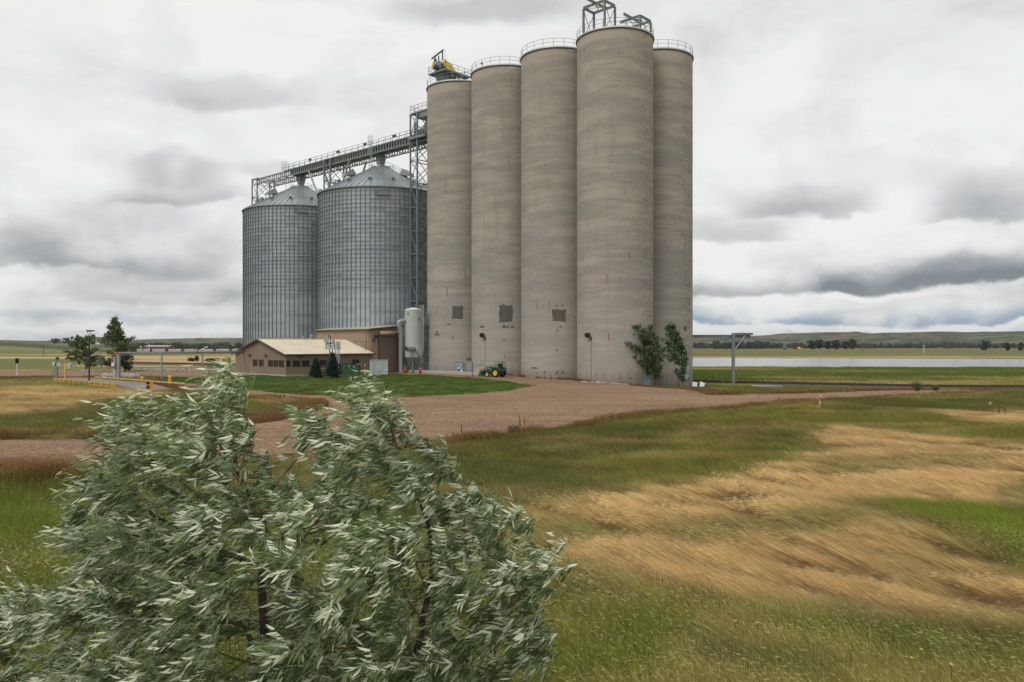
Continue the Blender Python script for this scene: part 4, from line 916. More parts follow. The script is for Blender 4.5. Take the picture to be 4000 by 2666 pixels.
for (x_, pz, w_) in ((-1.15,719,.36),(1.0,733,.42)):
    a_ = None; p_ = P(c2(0)*0+ (937.4 if x_ < 0 else 962.5), pz+(2 if x_ < 0 else 0), 136.0); loc_ = Matrix.Rotation(-TH,3,'Z') @ (p_-tk)
    mb = MB(); mb.lathe([(w_*.5,0),(w_*.5,.03),(.01,.03)], (0,0,0), 14, M=Matrix.Rotation(-TH+R(0),3,'Z') @ Matrix.Rotation(R(90),3,'X') @ Matrix.Diagonal((1,.55,1)).to_3x3()); mb.build('maker_badge', M['black'], ft, loc=loc_)
el = [(-1.45,.6,zat(738,137.5)),(-1.9,.8,zat(738,137.5)),(-2.35,1.0,zat(741,137.5)),(-2.3,1.0,zat(748,137.5)),(-2.0,.9,zat(760,137.5)),(-2.0,.9,zat(800,137.5)),(-2.0,.9,0)]
mb = MB(); mb.tube(el, [.42,.42,.42,.42,.36,.36,.36], 10); mb.build('elbow_duct', M['galv'], ft)
mb = MB(); zc_ = zat(802,137.5); mb.lathe([(.42,0),(.42,2.0)], (-2.6,-1.2,zc_), 16, M=Matrix.Rotation(R(90),3,'Y')); mb.build('inlet_duct', M['galv'], ft)
mb = MB(); mb.prism([(-.7,zc_+.45),(.4,zc_+.5),(.4,zc_-1.1),(-.1,zc_-1.1),(-.7,zc_-.4)], -1.9, -1.1); mb.build('transition_box', M['filter'], ft)
# ---------------------------------------------------------------- loading apron, railing, small things round the base
def simple(name, label, cat, mb, m_, loc=(0,0,0), rz=0, group=None, parts=None):
    o = mb.build(name, m_, None, loc, rz); return tag(o, label, cat, group)
W0 = Vector((-19.4, 139.0, 0)); dW = -E2; WL = 24.0
aw = empty('apron_wall', W0, TH, 'low concrete apron wall with pipe railing in front of the left silos', 'wall')
mb = MB(); mb.bx(0,.35,-WL,0,-.6,.42); mb.build('concrete_wall', M['conc'], aw)
mb = MB(); mb.bx(-.02,.37,-WL,0,.422,.47); mb.build('coping', M['white'], aw)
mb = MB()
for h in (.5,.95,1.4): mb.beam((.17,-WL-3.2,.47+h-.2),(.17,0,.47+h-.2),.045)
for k in range(12): mb.beam((.17,-k*2.4,.2),(.17,-k*2.4,1.67),.05)
mb.build('railing', M['steel'], aw)
tag((lambda: (MB().bx(.4,9,-WL+2,6,-.5,.12)).build('apron_slab', M['conc'], None, W0, TH))(), 'pale concrete slab behind the apron wall', 'slab')
dr = P(966.5, 855, 135.3); dr.z = .0
d_ = empty('oil_drum', dr, 0, 'rusty orange oil drum standing by the apron wall', 'drum')
mb = MB(); mb.lathe([(.01,0),(.30,0),(.30,.3),(.315,.32),(.30,.34),(.30,.6),(.315,.62),(.30,.64),(.30,.92),(.28,.92),(.28,.90),(.01,.90)], n=20); mb.build('body', M['rust'], d_)
can = P(931,854.5,136.5); can.z = .1; c_ = empty('fuel_can', can, 0, 'dark red can standing beside the yellow post near the shed', 'can')
mb = MB(); mb.lathe([(.01,0),(.24,0),(.26,.45),(.16,.55),(.06,.57),(.01,.57)], n=14); mb.build('body', M['red'], c_); mb = MB(); mb.tube([(-.12,0,.55),(0,0,.72),(.12,0,.55)],.02,5); mb.build('handle', M['black'], c_)
yp = P(929.5,854.5,137.2); yp.z = 0; y_ = empty('guard_post', yp, 0, 'short yellow guard post behind the red can', 'post'); mb = MB(); mb.lathe([(.1,0),(.1,1.3),(.05,1.36),(.01,1.36)], n=12); mb.build('pipe', M['yellowm'], y_)
ac = P(1078,842,135.2); a_ = empty('air_unit', (ac.x,ac.y,0), R(0), 'grey louvred air unit on a bracket between the two left silos', 'air conditioner')
z_ = zat(842,135.2)-.9; mb = MB(); mb.bx(-.62,.62,-.4,.5,z_,z_+1.55); mb.build('cabinet', M['cabinet'], a_)
for k in range(7): mb = MB(); mb.bx(-.55+k*.17,-.47+k*.17,-.46,-.4,z_+.1,z_+1.45); mb.build('louvre', M['steell'], a_)
mb = MB(); mb.beam((-.6,-.2,z_-.1),(.7,-.2,z_-.1),.1); mb.beam((-.6,-.2,z_-.2),(.6,-.2,z_-1.3),.1); mb.build('bracket', M['steel'], a_)
mb = MB(); mb.add([(-1.0,-.5,z_+2.0),(.7,-.6,z_+2.45),(.7,.6,z_+2.5),(-1.0,.6,z_+2.05),(-1.0,-.5,z_+1.94),(.7,-.6,z_+2.39),(.7,.6,z_+2.44),(-1.0,.6,z_+1.99)], [(0,1,2,3),(7,6,5,4),(0,4,5,1),(1,5,6,2),(2,6,7,3),(3,7,4,0)]); mb.build('hood', M['steeld'], a_)
# track probe stand between wall and tractor
ps = P(1099,866,121.0); ps.z = 0; s_ = empty('ladder_stand', ps, 0, 'steel ladder stand with yellow top rail between railing and tractor', 'stand')
mb = MB(); mb.beam((-.9,0,0),(-.9,0,2.3),.1); mb.build('post', M['black'], s_)
mb = MB(); mb.beam((.35,0,0),(.35,0,2.5),.05); mb.beam((.75,0,0),(.75,0,2.5),.05)
for k in range(8): mb.beam((.35,0,.3+k*.3),(.75,0,.3+k*.3),.04)
mb.build('ladder', M['steel'], s_); mb = MB(); mb.beam((.1,-.1,1.35),(1.1,-.1,1.35),.09); mb.beam((.05,-.1,.9),(.05,-.1,1.4),.12); mb.build('grab_rail', M['yellowm'], s_)
mb = MB(); mb.bx(-.55,0,-.1,.15,.4,1.2); mb.build('control_box', M['cabinet'], s_)
# yard cabinets
g_ = P(795,861,129.0); xg = lambda px, D: (px-CX)/F*D
e_ = empty('transformer_box', (xg(808.5,128),128,0), 0, 'dark green electrical cabinet in two heights standing by the office', 'cabinet')
mb = MB(); mb.bx(-1.38,.10,-.8,.8,-.1,zat(835.5,127.2)); mb.build('tall_box', M['dkgreen'], e_); mb = MB(); mb.bx(.103,1.2,-.7,.8,-.1,zat(838.5,127.2)); mb.build('low_box', M['dkgreen'], e_)
mb = MB(); mb.bx(-1.44,.13,-.86,.86,zat(835.5,127.2),zat(835.5,127.2)+.06); mb.build('lid', M['dkgreen'], e_); mb = MB(); mb.bx(-.66,-.62,-.83,-.79,.1,1.8); mb.build('door_gap', M['black'], e_)
mb = MB(); mb.bx(.4,.52,-.74,-.7,1.2,1.4); mb.bx(-.3,-.2,-.84,-.8,1.3,1.5); mb.build('handle', M['white'], e_)
e_ = empty('switch_cabinet', (xg(871,128.5),128.5,0), R(8), 'light grey metal switch cabinet next to the green one, before the roller door', 'cabinet')
mb = MB(); mb.bx(-1.48,-.05,-.75,.75,-.1,zat(828.5,127.7)); mb.build('cabinet', M['cabinet'], e_); mb = MB(); mb.bx(-.047,1.42,-.75,.75,-.1,zat(828.5,127.7)); mb.build('cabinet', M['cabinet'], e_)
mb = MB(); mb.bx(-1.54,1.48,-.82,.82,zat(828.5,127.7),zat(828.5,127.7)+.07); mb.build('lid', M['steell'], e_)
for x_ in (-.75,.65): mb = MB(); mb.bx(x_-.012,x_+.012,-.765,-.75,.1,2.1); mb.build('door_gap', M['steeld'], e_)
mb = MB(); mb.bx(1.15,1.25,-.82,-.75,1.3,1.6); mb.bx(1.0,1.35,-.80,-.75,.75,.9); mb.build('handle', M['white'], e_)
def mpost(px, y0, y1, D, label, tilt=0):
    zb = zat(y1, D); e_ = empty('marker_post', ((px-CX)/F*D, D, zb), 0, label, 'marker post', 'red and white marker posts'); h = (y1-y0)/F*D
    e_.rotation_euler = (0, tilt, 0)
    for k, (a, b, m_) in enumerate(((-.4,.48,'white'),(.48,.86,'red'),(.86,1.0,'white'))): mb = MB(); mb.cyl(.06, (0,0,a*h), (b-a)*h*.998, 10); mb.build('sleeve', M[m_], e_)
mpost(838.3, 838, 861.5, 125, 'red and white marker post in front of the green cabinet')
mpost(1883.8, 908, 936, 62.9, 'leaning red and white marker post at the right edge of the gravel road', R(3))
for px_, y0, y1, D_, lb in ((804.5,864,880,104,'grey wooden post on the lawn below the spruces'),(1460*0+858,866,880,105,'short dark wooden post on the lawn below the grey cabinet')):
    mb = MB(); mb.cyl(.11, (0,0,-.2), (y1-y0)/F*D_+.2, 8); zb = zat(y1, D_); e_ = empty('wooden_post', ((px_-CX)/F*D_, D_, zb), 0, lb, 'post', 'wooden posts on the lawn'); mb.build('post', M['wood'], e_)
    mb = MB(); mb.bx(.12,.2,-.08,.08,.25,.75); mb.build('meter_box', M['steell'], e_)
lm = P(786,858,131); lm.z = 0; e_ = empty('lawn_mower', lm, R(-10), 'red push lawn mower parked against the office wall', 'lawn mower')
mb = MB(); mb.bx(-.3,.45,-.28,.28,.15,.38); mb.build('deck', M['red'], e_); mb = MB(); mb.bx(-.1,.3,-.18,.18,.38,.68); mb.build('engine', M['black'], e_)
for s in (-.25,.25): mb = MB(); mb.beam((-.3,s,.3),(-1.25,s,1.1),.05); mb.build('handle', M['steeld'], e_)
mb = MB(); mb.beam((-1.25,-.25,1.1),(-1.25,.25,1.1),.05); mb.build('grip', M['steeld'], e_)
for x_ in (-.3,.4):
    for s in (-.32,.32): mb = MB(); mb.cyl(.14,(x_,s+.03,.14),.06,12,Matrix.Rotation(R(90),3,'X')); mb.build('wheel', M['rubber'], e_)
# bench of planks by the wall
bp = P(773,861,125.5); bp.z = 0; e_ = empty('timber_stack', bp, TH, 'short stack of pale planks lying at the foot of the big spruce', 'planks')
for k in range(4): mb = MB(); mb.bx(-1.6+.1*k,1.3-.12*k,-.3+.02*k,.35,.0+.075*k,.07+.075*k); mb.build('plank', M['wood'], e_)
# recloser rack behind the spruce
rk = Vector(((762-CX)/F*120.2, 120.2, 0)); e_ = empty('switchgear_rack', rk, 0, 'grey steel switchgear rack with cylinders and ladder behind the big spruce', 'electrical rack')
def rx(px): return (px-762)/F*120.2
def rz_(py): return zat(py, 120.2)
q6 = lambda x: (1250+x/8.253)*.58825
qy = lambda y: (1290+y/8.253)*.58825
for x_ in (312, 405, 495, 600): mb = MB(); X_ = rx(q6(x_)); mb.beam((X_,0,0),(X_,0,rz_(qy(600))), .14); mb.build('post', M['steel'], e_)
mb = MB(); mb.bx(rx(q6(175)), rx(q6(640)), -.6, .6, rz_(qy(620)), rz_(qy(568))); mb.build('platform', M['steell'], e_)
mb = MB()
for y_ in (370, 480):
    for s in (-.55, .55): mb.beam((rx(q6(200)),s,rz_(qy(y_))),(rx(q6(635)),s,rz_(qy(y_))),.06)
for x_ in (205, 250, 295, 325, 510, 600, 635):
    for s in (-.55, .55): mb.beam((rx(q6(x_)),s,rz_(qy(600))),(rx(q6(x_)),s,rz_(qy(370))),.06)
mb.build('railing', M['steell'], e_)
for x_, w_ in ((205,.16),(452,.2),(560,.22)): mb = MB(); mb.beam((rx(q6(x_)),.2,rz_(qy(620))),(rx(q6(x_)),.2,rz_(qy(370))),w_); mb.build('column', M['steel'], e_)
def insul(x_, y0, y1, r_, nm='insulator'):
    mb = MB(); pr = []; a, b = rz_(qy(y1)), rz_(qy(y0)); n = 5
    for k in range(n): z0_ = a+(b-a)*k/n; pr += [(r_, z0_), (r_, z0_+(b-a)/n*.8), (r_*.8, z0_+(b-a)/n*.9)]
    pr += [(.01, b)]; mb.lathe([(.01, a)]+pr, (rx(q6(x_)),0,0), 12); mb.cyl(r_*1.15, (rx(q6(x_)),0,b-.02), .06, 12); mb.build(nm, M['filter'], e_)
insul(160,262,385,.17); insul(245,190,330,.19); insul(240,345,430,.17); insul(420,310,430,.19)
mb = MB(); mb.bx(rx(q6(215)), rx(q6(385)), -.3,.3, rz_(qy(455)), rz_(qy(410))); mb.build('switch_body', M['black'], e_)
mb = MB(); mb.tube([(rx(q6(x_)),-.1,rz_(qy(y_))) for x_, y_ in ((262,185),(300,172),(330,200),(348,270),(348,400))], .07, 6); mb.tube([(rx(q6(x_)),-.35,rz_(qy(y_))) for x_, y_ in ((345,470),(355,530),(385,555),(412,530),(420,470))], .07, 6); mb.build('cable_loop', M['black'], e_)
lc = cage(0,0,-.2,5.0,'ladder_cage',M['steell'],.34,e_); rot_parent(lc, R(90), (rx(q6(590)),-.65,0))
# railing on the lawn side, gooseneck tube line to the truck probe
pl = [P(272.4,811.0,112.0), P(371.6,811.0,115.0), P(465.4,811,121.0), P(583,811.5,133.0)]
for p_ in pl: p_.z = 3.72
e_ = empty('probe_tube_line', (pl[0].x,pl[0].y,0), 0, 'long grey overhead tube line from the truck scale to the office gable', 'pipe line'); o0 = Vector((pl[0].x,pl[0].y,0))
mb = MB(); mb.tube([p_-o0 for p_ in pl], .10, 8); mb.tube([p_-o0+Vector((0,.35,-.22)) for p_ in pl], .08, 6); mb.build('tube', M['galv'], e_)
for p_, w_ in ((pl[0],.40),(pl[1],.18),(pl[2],.18)):
    mb = MB(); q_ = p_-o0; mb.bx(q_.x-w_/2, q_.x+w_/2, -w_/2+q_.y, w_/2+q_.y, -1.2, 3.6); mb.build('post', M['galv'], e_)
mb = MB(); mb.bx(-.75,-.45,-.1,.1,-.2,2.9); mb.build('post', M['steell'], e_)
mb = MB(); mb.tube([(.35,-.3,3.72),(-.2,-.3,3.75),(-.7,-.3,3.3),(-.85,-.3,2.6),(-.6,-.3,1.7),(-.35,-.3,1.5),(-.3,-.3,2.0),(-.55,-.3,2.5),(-.75,-.3,2.3),(-.7,-.3,1.6)], .055, 6); mb.build('hose', M['hose'], e_)
mb = MB(); mb.box((-.6,-.3,2.1),(.4,.3,.5)); mb.build('winch_box', M['white'], e_)
def hz(x, y): return float(height(np.array([x]), np.array([y]))[0])
# ---------------------------------------------------------------- tractor (local x forward)
tp = Vector((-1.93, 119.6, 0)); tp.z = hz(tp.x, tp.y)-.02
tr = empty('tractor', tp, TH+math.pi/2+R(4), 'small green tractor with yellow wheels and front loader beside the silo', 'tractor')
RX90 = Matrix.Rotation(R(90), 3, 'X')
def wheel(x, y, r, w_, side):
    mb = MB(); s = w_/2
    prof = [(r*.58,-s*.85),(r*.80,-s),(r*.95,-s*.8),(r*.98,0),(r*.95,s*.8),(r*.80,s),(r*.58,s*.85)]
    mb.lathe(prof, (0,0,0), 28, M=RX90)
    for k in range(18):
        a = 2*math.pi*k/18
        for sd in (-1, 1): mb.box((r*.965*math.cos(a+sd*.06), sd*s*.45, r*.965*math.sin(a+sd*.06)), (r*.09, s*.8, .05), M=Matrix.Rotation(-a, 3, 'Y'))
    wv_ = empty('wheel', (x, y, r)); wv_.parent = tr; mb.build('tyre', M['rubber'], wv_)
    mb = MB(); q = side*s*.6; mb.lathe([(r*.60,q),(r*.56,q*1.0),(r*.50,q*.35),(r*.22,q*.35),(r*.22,q*.8),(.01,q*.8)], (0,0,0), 24, M=Matrix.Rotation(R(90),3,'X')); mb.lathe([(r*.6,s*.8),(r*.6,-s*.8)], (0,0,0), 24, M=RX90); mb.build('rim', M['yellowm'], wv_)
    mb = MB(); mb.lathe([(r*.09,-side*0),(r*.09,q*1.0),(.01,q*1.0)], (0,0,0), 10, M=RX90); mb.build('hub', M['black'], wv_)
for s in (1, -1): wheel(0, s*.78, .68, .42, -s); wheel(1.75, s*.66, .42, .26, -s)
mb = MB(); mb.prism([(.55,.75),(2.15,.72),(2.25,.85),(2.2,1.22),(1.9,1.33),(.75,1.42),(.55,1.42)], -.30, .30); mb.build('bonnet', M['green'], tr)
mb = MB(); mb.bx(2.2,2.24,-.24,.24,.8,1.18); mb.build('grille', M['black'], tr)
mb = MB(); mb.bx(-.4,2.0,-.2,.2,.45,.76); mb.bx(-.35,.35,-.55,.55,.5,.82); mb.beam((1.75,-.6,.42),(1.75,.6,.42),.14); mb.beam((0,-.7,.68),(0,.7,.68),.2); mb.build('chassis', M['steeld'], tr)
for s in (-1, 1):
    mb = MB(); pts = [(-.82*math.cos(a)*1.0, 0, .68+.80*math.sin(a)) for a in np.linspace(R(20), R(150), 9)]
    for a, b in zip(pts[:-1], pts[1:]): mb.beam((a[0],s*.74,a[2]),(b[0],s*.74,b[2]),.5,.04)
    mb.prism([(p[0],p[2]) for p in pts]+[(.3,1.0),(-.5,.9)], s*.50, s*.54); mb.build('fender', M['green'], tr)
mb = MB(); mb.bx(-.15,.35,-.26,.26,.9,1.08); mb.bx(-.28,-.12,-.26,.26,.95,1.55); mb.build('seat', M['seat'], tr)
mb = MB(); mb.bx(-.3,.55,-.55,.55,.85,.93); mb.bx(.5,.75,-.4,.4,.9,1.3); mb.build('cab_floor', M['black'], tr)
for s in (-1, 1):
    for a, b in (((.72,s*.52,.95),(.42,s*.5,2.08)),((-.28,s*.54,1.0),(-.3,s*.52,2.08))): mb = MB(); mb.beam(a, b, .07); mb.build('cab_pillar', M['green'], tr)
    mb = MB(); mb.add([(.68,s*.54,1.1),(.45,s*.52,2.0),(-.22,s*.54,2.0),(-.22,s*.56,1.1),(.68,s*.53,1.1),(.45,s*.51,2.0),(-.22,s*.53,2.0),(-.22,s*.55,1.1)], [(0,1,2,3),(7,6,5,4),(0,4,5,1),(2,6,7,3)]); mb.build('side_glass', M['glassl'], tr)
    mb = MB(); mb.beam((.72,s*.56,1.05),(.44,s*.54,2.05),.03); mb.beam((-.2,s*.56,1.05),(.7,s*.56,1.05),.04); mb.build('door_edge', M['steell'], tr)
mb = MB(); mb.add([(.70,-.48,1.3),(.46,-.46,2.0),(.46,.46,2.0),(.70,.48,1.3),(.73,-.48,1.3),(.49,-.46,2.0),(.49,.46,2.0),(.73,.48,1.3)], [(0,1,2,3),(7,6,5,4),(0,4,5,1),(2,6,7,3)]); mb.build('windscreen', M['glassl'], tr)
mb = MB(); mb.bx(-.38,.56,-.58,.58,2.09,2.17); mb.build('cab_roof', M['yellowm'], tr); mb = MB(); mb.bx(-.36,.5,-.55,.55,2.172,2.20); mb.build('roof_top', M['green'], tr)
for x_ in (.5, -.25):
    for s in (-.5,.5): mb = MB(); mb.box((x_,s,2.26),(.12,.16,.11)); mb.build('work_lamp', M['black'], tr)
mb = MB(); mb.tube([(-.75,-.5,.9),(-.78,-.5,2.12),(-.78,-.42,2.24),(-.78,.42,2.24),(-.78,.5,2.12),(-.75,.5,.9)], .05, 8); mb.build('roll_bar', M['black'], tr)
mb = MB(); mb.bx(-.95,-.45,-.5,.5,.85,1.15); mb.build('rear_deck', M['green'], tr)
for s in (-1, 1):
    mb = MB(); mb.beam((.85,s*.50,.7),(.85,s*.50,1.55),.12,.22); mb.build('loader_mast', M['green'], tr)
    mb = MB(); mb.beam((.85,s*.50,1.5),(2.05,s*.50,1.5),.09,.15); mb.beam((2.0,s*.50,1.54),(2.85,s*.50,.62),.09,.15); mb.build('loader_arm', M['green'], tr)
    mb = MB(); mb.tube([(.9,s*.5,1.0),(1.75,s*.5,1.36)], .04, 8); mb.tube([(1.9,s*.5,1.42),(2.75,s*.5,.85)], .035, 8); mb.build('hydraulic_ram', M['steell'], tr)
mb = MB(); pr = [(2.75,.95),(2.72,.35),(2.85,.16),(3.45,.12),(3.45,.17),(2.92,.22),(2.80,.40),(2.82,.95)]; mb.prism(pr, -.85, .85)
for s in (-.85,.81): mb.prism([(2.78,.95),(2.75,.35),(2.88,.18),(3.45,.14),(3.3,.45),(2.95,.93)], s, s+.04)
mb.build('bucket', M['green'], tr)
mb = MB(); mb.tube([(1.3,.25,1.35),(1.3,.25,1.95)], .035, 8); mb.build('exhaust', M['black'], tr)
mb = MB(); mb.bx(.45,.75,.56,.75,.45,.5); mb.bx(.45,.75,.56,.75,.7,.74); mb.bx(.45,.75,-.75,-.56,.45,.5); mb.build('step', M['black'], tr)
# ---------------------------------------------------------------- truck scale on the left
A = Vector((-58.7, 102.5, 0)); M['yellowd'] = mat('worn_yellow', (.50,.345,.11), .7, 0, .2, 2, dirt=(.17,.10,.05), dirtk=.6); M['deckc'] = mat('dusty_deck', (.22,.18,.14), .95, 0, .15, 1.5); scl = empty('truck_scale', A, TH, 'long low truck scale deck with yellow side beams on concrete piers', 'truck scale')
SLn = 20.6
for k in range(6): mb = MB(); mb.bx(.15,3.25,-(k+1)*SLn/6+.02,-k*SLn/6,.45,.56); mb.build('deck_slab', M['deckc'], scl)
mb = MB(); mb.bx(-.02,.12,-SLn,0,.36,.60); mb.build('side_beam', M['yellowd'], scl)
mb = MB(); mb.bx(3.28,3.42,-SLn,0,.30,.50); mb.build('side_beam', M['yellowd'], scl)
mb = MB(); mb.bx(-.06,.16,-SLn,0,.08,.14); mb.bx(.0,.1,-SLn,0,.14,.30); mb.build('lower_flange', M['yellow'], scl)
for k in range(24): mb = MB(); mb.bx(-.075,-.02,-.4-k*.86-.06,-.4-k*.86,.14,.58); mb.build('stiffener', M['rust'] if k % 2 else M['yellowd'], scl)
for k in range(6): mb = MB(); mb.bx(.2,3.0,-.6-k*3.9-.7,-.6-k*3.9,-1.2,.07); mb.build('pier', M['conc'], scl)
for k in range(5): mb = MB(); y0_ = -k*(SLn+5)/5-4; mb.tube([(3.55,y0_-(SLn+5)/5+.1,.72),(3.55,y0_,.72)], .085, 8); mb.build('guide_rail', M['yellowd'], scl)
mb = MB(); mb.add([(-.1,-SLn,.55),(3.5,-SLn,.55),(3.5,-SLn-7,-.02),(-.1,-SLn-7,-.02),(-.1,-SLn,-.4),(3.5,-SLn,-.4),(3.5,-SLn-7,-.4),(-.1,-SLn-7,-.4)], [(0,1,2,3),(7,6,5,4),(0,4,5,1),(1,5,6,2),(2,6,7,3),(3,7,4,0)]); mb.build('ramp', M['deckc'], scl)
for px_, y0, y1, D_, lb in ((326.6,865.8,886.5,93,'yellow bollard at the near corner of the truck scale ramp'),(390.3,863.3,883,96,'yellow bollard farther right, at the end of the guide rail')):
    zb = zat(y1, D_); e_ = empty('bollard', ((px_-CX)/F*D_, D_, zb), 0, lb, 'bollard', 'yellow bollards at the truck scale'); h = (y1-y0)/F*D_
    mb = MB(); mb.lathe([(.17,-.4),(.17,h*.86)], n=16); mb.build('post', M['yellow'], e_); mb = MB(); mb.lathe([(.185,h*.84),(.185,h*.90),(.12,h),(.01,h)], n=16); mb.build('cap', M['yellowm'], e_); mb = MB(); mb.lathe([(.178,h*.78),(.178,h*.82)], n=16); mb.build('band', M['red'], e_)
def sig(px, yt, yb, D, label, post, hm, face):
    zb = zat(yb, D); h = (yb-yt)/F*D; e_ = empty('traffic_signal', ((px-CX)/F*D, D, zb), face, label, 'signal', 'truck signals')
    mb = MB(); mb.cyl(.3, (0,0,-.3), .42, 12); mb.build('base', M['conc'], e_); mb = MB(); mb.cyl(.06, (0,0,.1), h-.9, 10); mb.build('post', M[post], e_)
    mb = MB(); mb.bx(-.2,.2,-.12,.14,h-.8,h); mb.build('housing', M[hm], e_)
    for k, c in enumerate((h-.22, h-.58)):
        mb = MB(); mb.lathe([(.14,0),(.15,.26)], (0,-.12,c), 12, a0=R(0), a1=R(360), M=RX90); v_ = mb.build('visor', M['black'], e_)
        mb = MB(); mb.lathe([(.13,0),(.01,.03)], (0,-.125,c), 12, M=RX90); mb.build('lens', M['glass'], v_)
    return e_
sig(39.3, 823.5, 863.5, 126, 'dark two-lamp signal on a thin white post at the far left gravel', 'white', 'black', R(10))
sig(347.5, 874, 945, 68, 'orange-backed two-lamp signal on a white post just above the olive tree', 'white', 'orange', R(-65))
# lamp post
D_ = 95.9; e_ = empty('lamp_post', ((204.9-CX)/F*D_, D_, 0), 0, 'tall dark lamp post with flat twin head standing by the truck scale', 'street lamp')
mb = MB(); mb.cyl(.28, (0,0,-.6), .75, 12); mb.build('base', M['conc'], e_); mb = MB(); mb.tube([(0,0,.1),(0,0,3),(0,0,6.0)], [.1,.09,.07], 8); mb.build('pole', M['black'], e_)
mb = MB(); mb.tube([(-.16,0,6.45),(-.17,0,6.2),(-.05,0,6.03),(.12,0,6.1),(.17,0,6.45)], .03, 6); mb.build('yoke', M['black'], e_)
mb = MB(); mb.prism([(-.27,6.44),(.2,6.44),(.16,6.62),(-.2,6.62)], -.22, .22); mb.build('lamp_head', M['black'], e_)
mb = MB(); mb.prism([(.22,6.46),(.52,6.48),(.62,6.55),(.5,6.62),(.22,6.6)], -.2, .2); mb.build('lamp_head', M['black'], e_)
# kiosk with ladder, yellow control post, lattice mast
D_ = 103.5; e_ = empty('scale_kiosk', (xg(128,D_), D_, .1), 0, 'dark post with small white boxes and a ladder frame at the scale end', 'control post')
mb = MB(); mb.cyl(.5,(.2,0,-1.0),1.1,14); mb.build('pier', M['conc'], e_); mb = MB(); mb.bx(.06,.24,-.1,.1,0,3.0); mb.build('post', M['steel'], e_)
mb = MB(); mb.bx(.05,.4,-.12,.12,2.85,3.15); mb.build('lamp', M['black'], e_)
for x0, x1, z0, z1 in ((.28,.58,2.0,2.4),(-.32,-.12,2.1,2.5)): mb = MB(); mb.bx(x0,x1,-.15,.12,z0,z1); mb.build('card_reader', M['white'], e_)
mb = MB(); mb.bx(.38,.48,-.17,-.15,2.1,2.28); mb.bx(-.1,.05,-.1,.1,2.0,2.3); mb.build('keypad', M['black'], e_)
mb = MB(); mb.beam((-.45,0,.1),(-.45,0,1.75),.05); mb.beam((-.1,0,.1),(-.1,0,1.75),.05)
for k in range(6): mb.beam((-.45,0,.3+k*.28),(.1,0,.3+k*.28),.04)
mb.build('ladder_frame', M['steel'], e_)
D_ = 100; e_ = empty('intercom_post', (xg(148.6,D_), D_, 0.05), 0, 'yellow upright with grey electrical box beside the scale', 'control post')
mb = MB(); mb.tube([(0,0,-.2),(.05,0,2.5)], .07, 8); mb.bx(-.25,.25,-.25,.25,-.3,.12)
for z_ in (1.85,2.0,2.15,2.3): mb.bx(.05,.5,-.04,.04,z_-.03,z_+.03)
mb.build('post', M['yellowm'], e_); mb = MB(); mb.bx(.45,.85,-.2,.2,1.85,2.45); mb.build('electrical_box', M['cabinet'], e_); mb = MB(); mb.bx(.42,.9,-.22,.22,2.2,2.5); mb.build('box_hood', M['steell'], e_)
mb = MB(); mb.tube([(.65,0,1.85),(.6,0,1.7),(.3,0,1.6),(.12,0,1.5)],.025,5); mb.build('cable', M['black'], e_)
D_ = 121; e_ = empty('lattice_mast', (xg(230,D_), D_, 0), 0, 'thin see-through lattice mast between the two left cottonwoods', 'mast')
mb = MB(); c3 = [(.35*math.cos(R(90+120*k)), .35*math.sin(R(90+120*k))) for k in range(3)]
for k in range(3): mb.beam((*c3[k],-.2),(c3[k][0]*.3,c3[k][1]*.3,5.0),.035)
mb.build('upright', M['steel'], e_)
mb = MB()
for j in range(12):
    s0 = 1-.7*j/12; s1 = 1-.7*(j+1)/12
    for k in range(3): a, b = c3[k], c3[(k+1) % 3]; mb.beam((a[0]*s0,a[1]*s0,j*.41),(b[0]*s1,b[1]*s1,(j+1)*.41),.02)
mb.build('lacing', M['steel'], e_)
# yellow rail machine
D_ = 165; zb = hz(xg(512,D_), D_); e_ = empty('rail_machine', (xg(512,D_), D_, zb+.1), 0, 'yellow track maintenance machine with canopy behind the olive tree top', 'rail machine')
mb = MB(); mb.bx(-1.4,1.4,-.8,.8,.45,.8); mb.bx(-1.5,-.6,-.7,.7,.8,.95); mb.build('frame', M['steeld'], e_)
mb = MB(); mb.bx(.1,1.35,-.75,.75,.8,1.45); mb.bx(-.35,.1,-.7,.7,1.1,1.5); mb.build('engine_cover', M['yellowm'], e_)
mb = MB()
for x_ in (.15,.85,1.32):
    for s in (-.72,.72): mb.beam((x_,s,1.4),(x_,s,2.1),.08)
mb.bx(.08,1.4,-.8,.8,2.1,2.2); mb.build('cab_frame', M['yellowm'], e_); mb = MB(); mb.bx(.2,1.3,-.74,.74,1.5,2.08); mb.build('cab_glass', M['glassl'], e_)
mb = MB()
for x_ in (-1.4,-.9): mb.beam((x_,-.6,.8),(x_,-.6,2.0),.05); mb.beam((x_,.6,.8),(x_,.6,2.0),.05)
mb.prism([(-2.0,1.95),(-1.2,2.25),(-.4,1.9),(-1.2,2.12)], -.7, .7); mb.build('canopy', M['steeld'], e_)
mb = MB(); mb.prism([(-.9,1.05),(-.9,1.12),(.9,.72),(.9,.65)], -.78, -.7); mb.build('side_panel', M['white'], e_)
for x_ in (-1.1,1.1):
    for s in (-.7,.7): mb = MB(); mb.lathe([(.01,0),(.3,0),(.3,.12),(.01,.12)], (x_,s,.3), 14, M=RX90); mb.build('wheel', M['steeld'], e_)
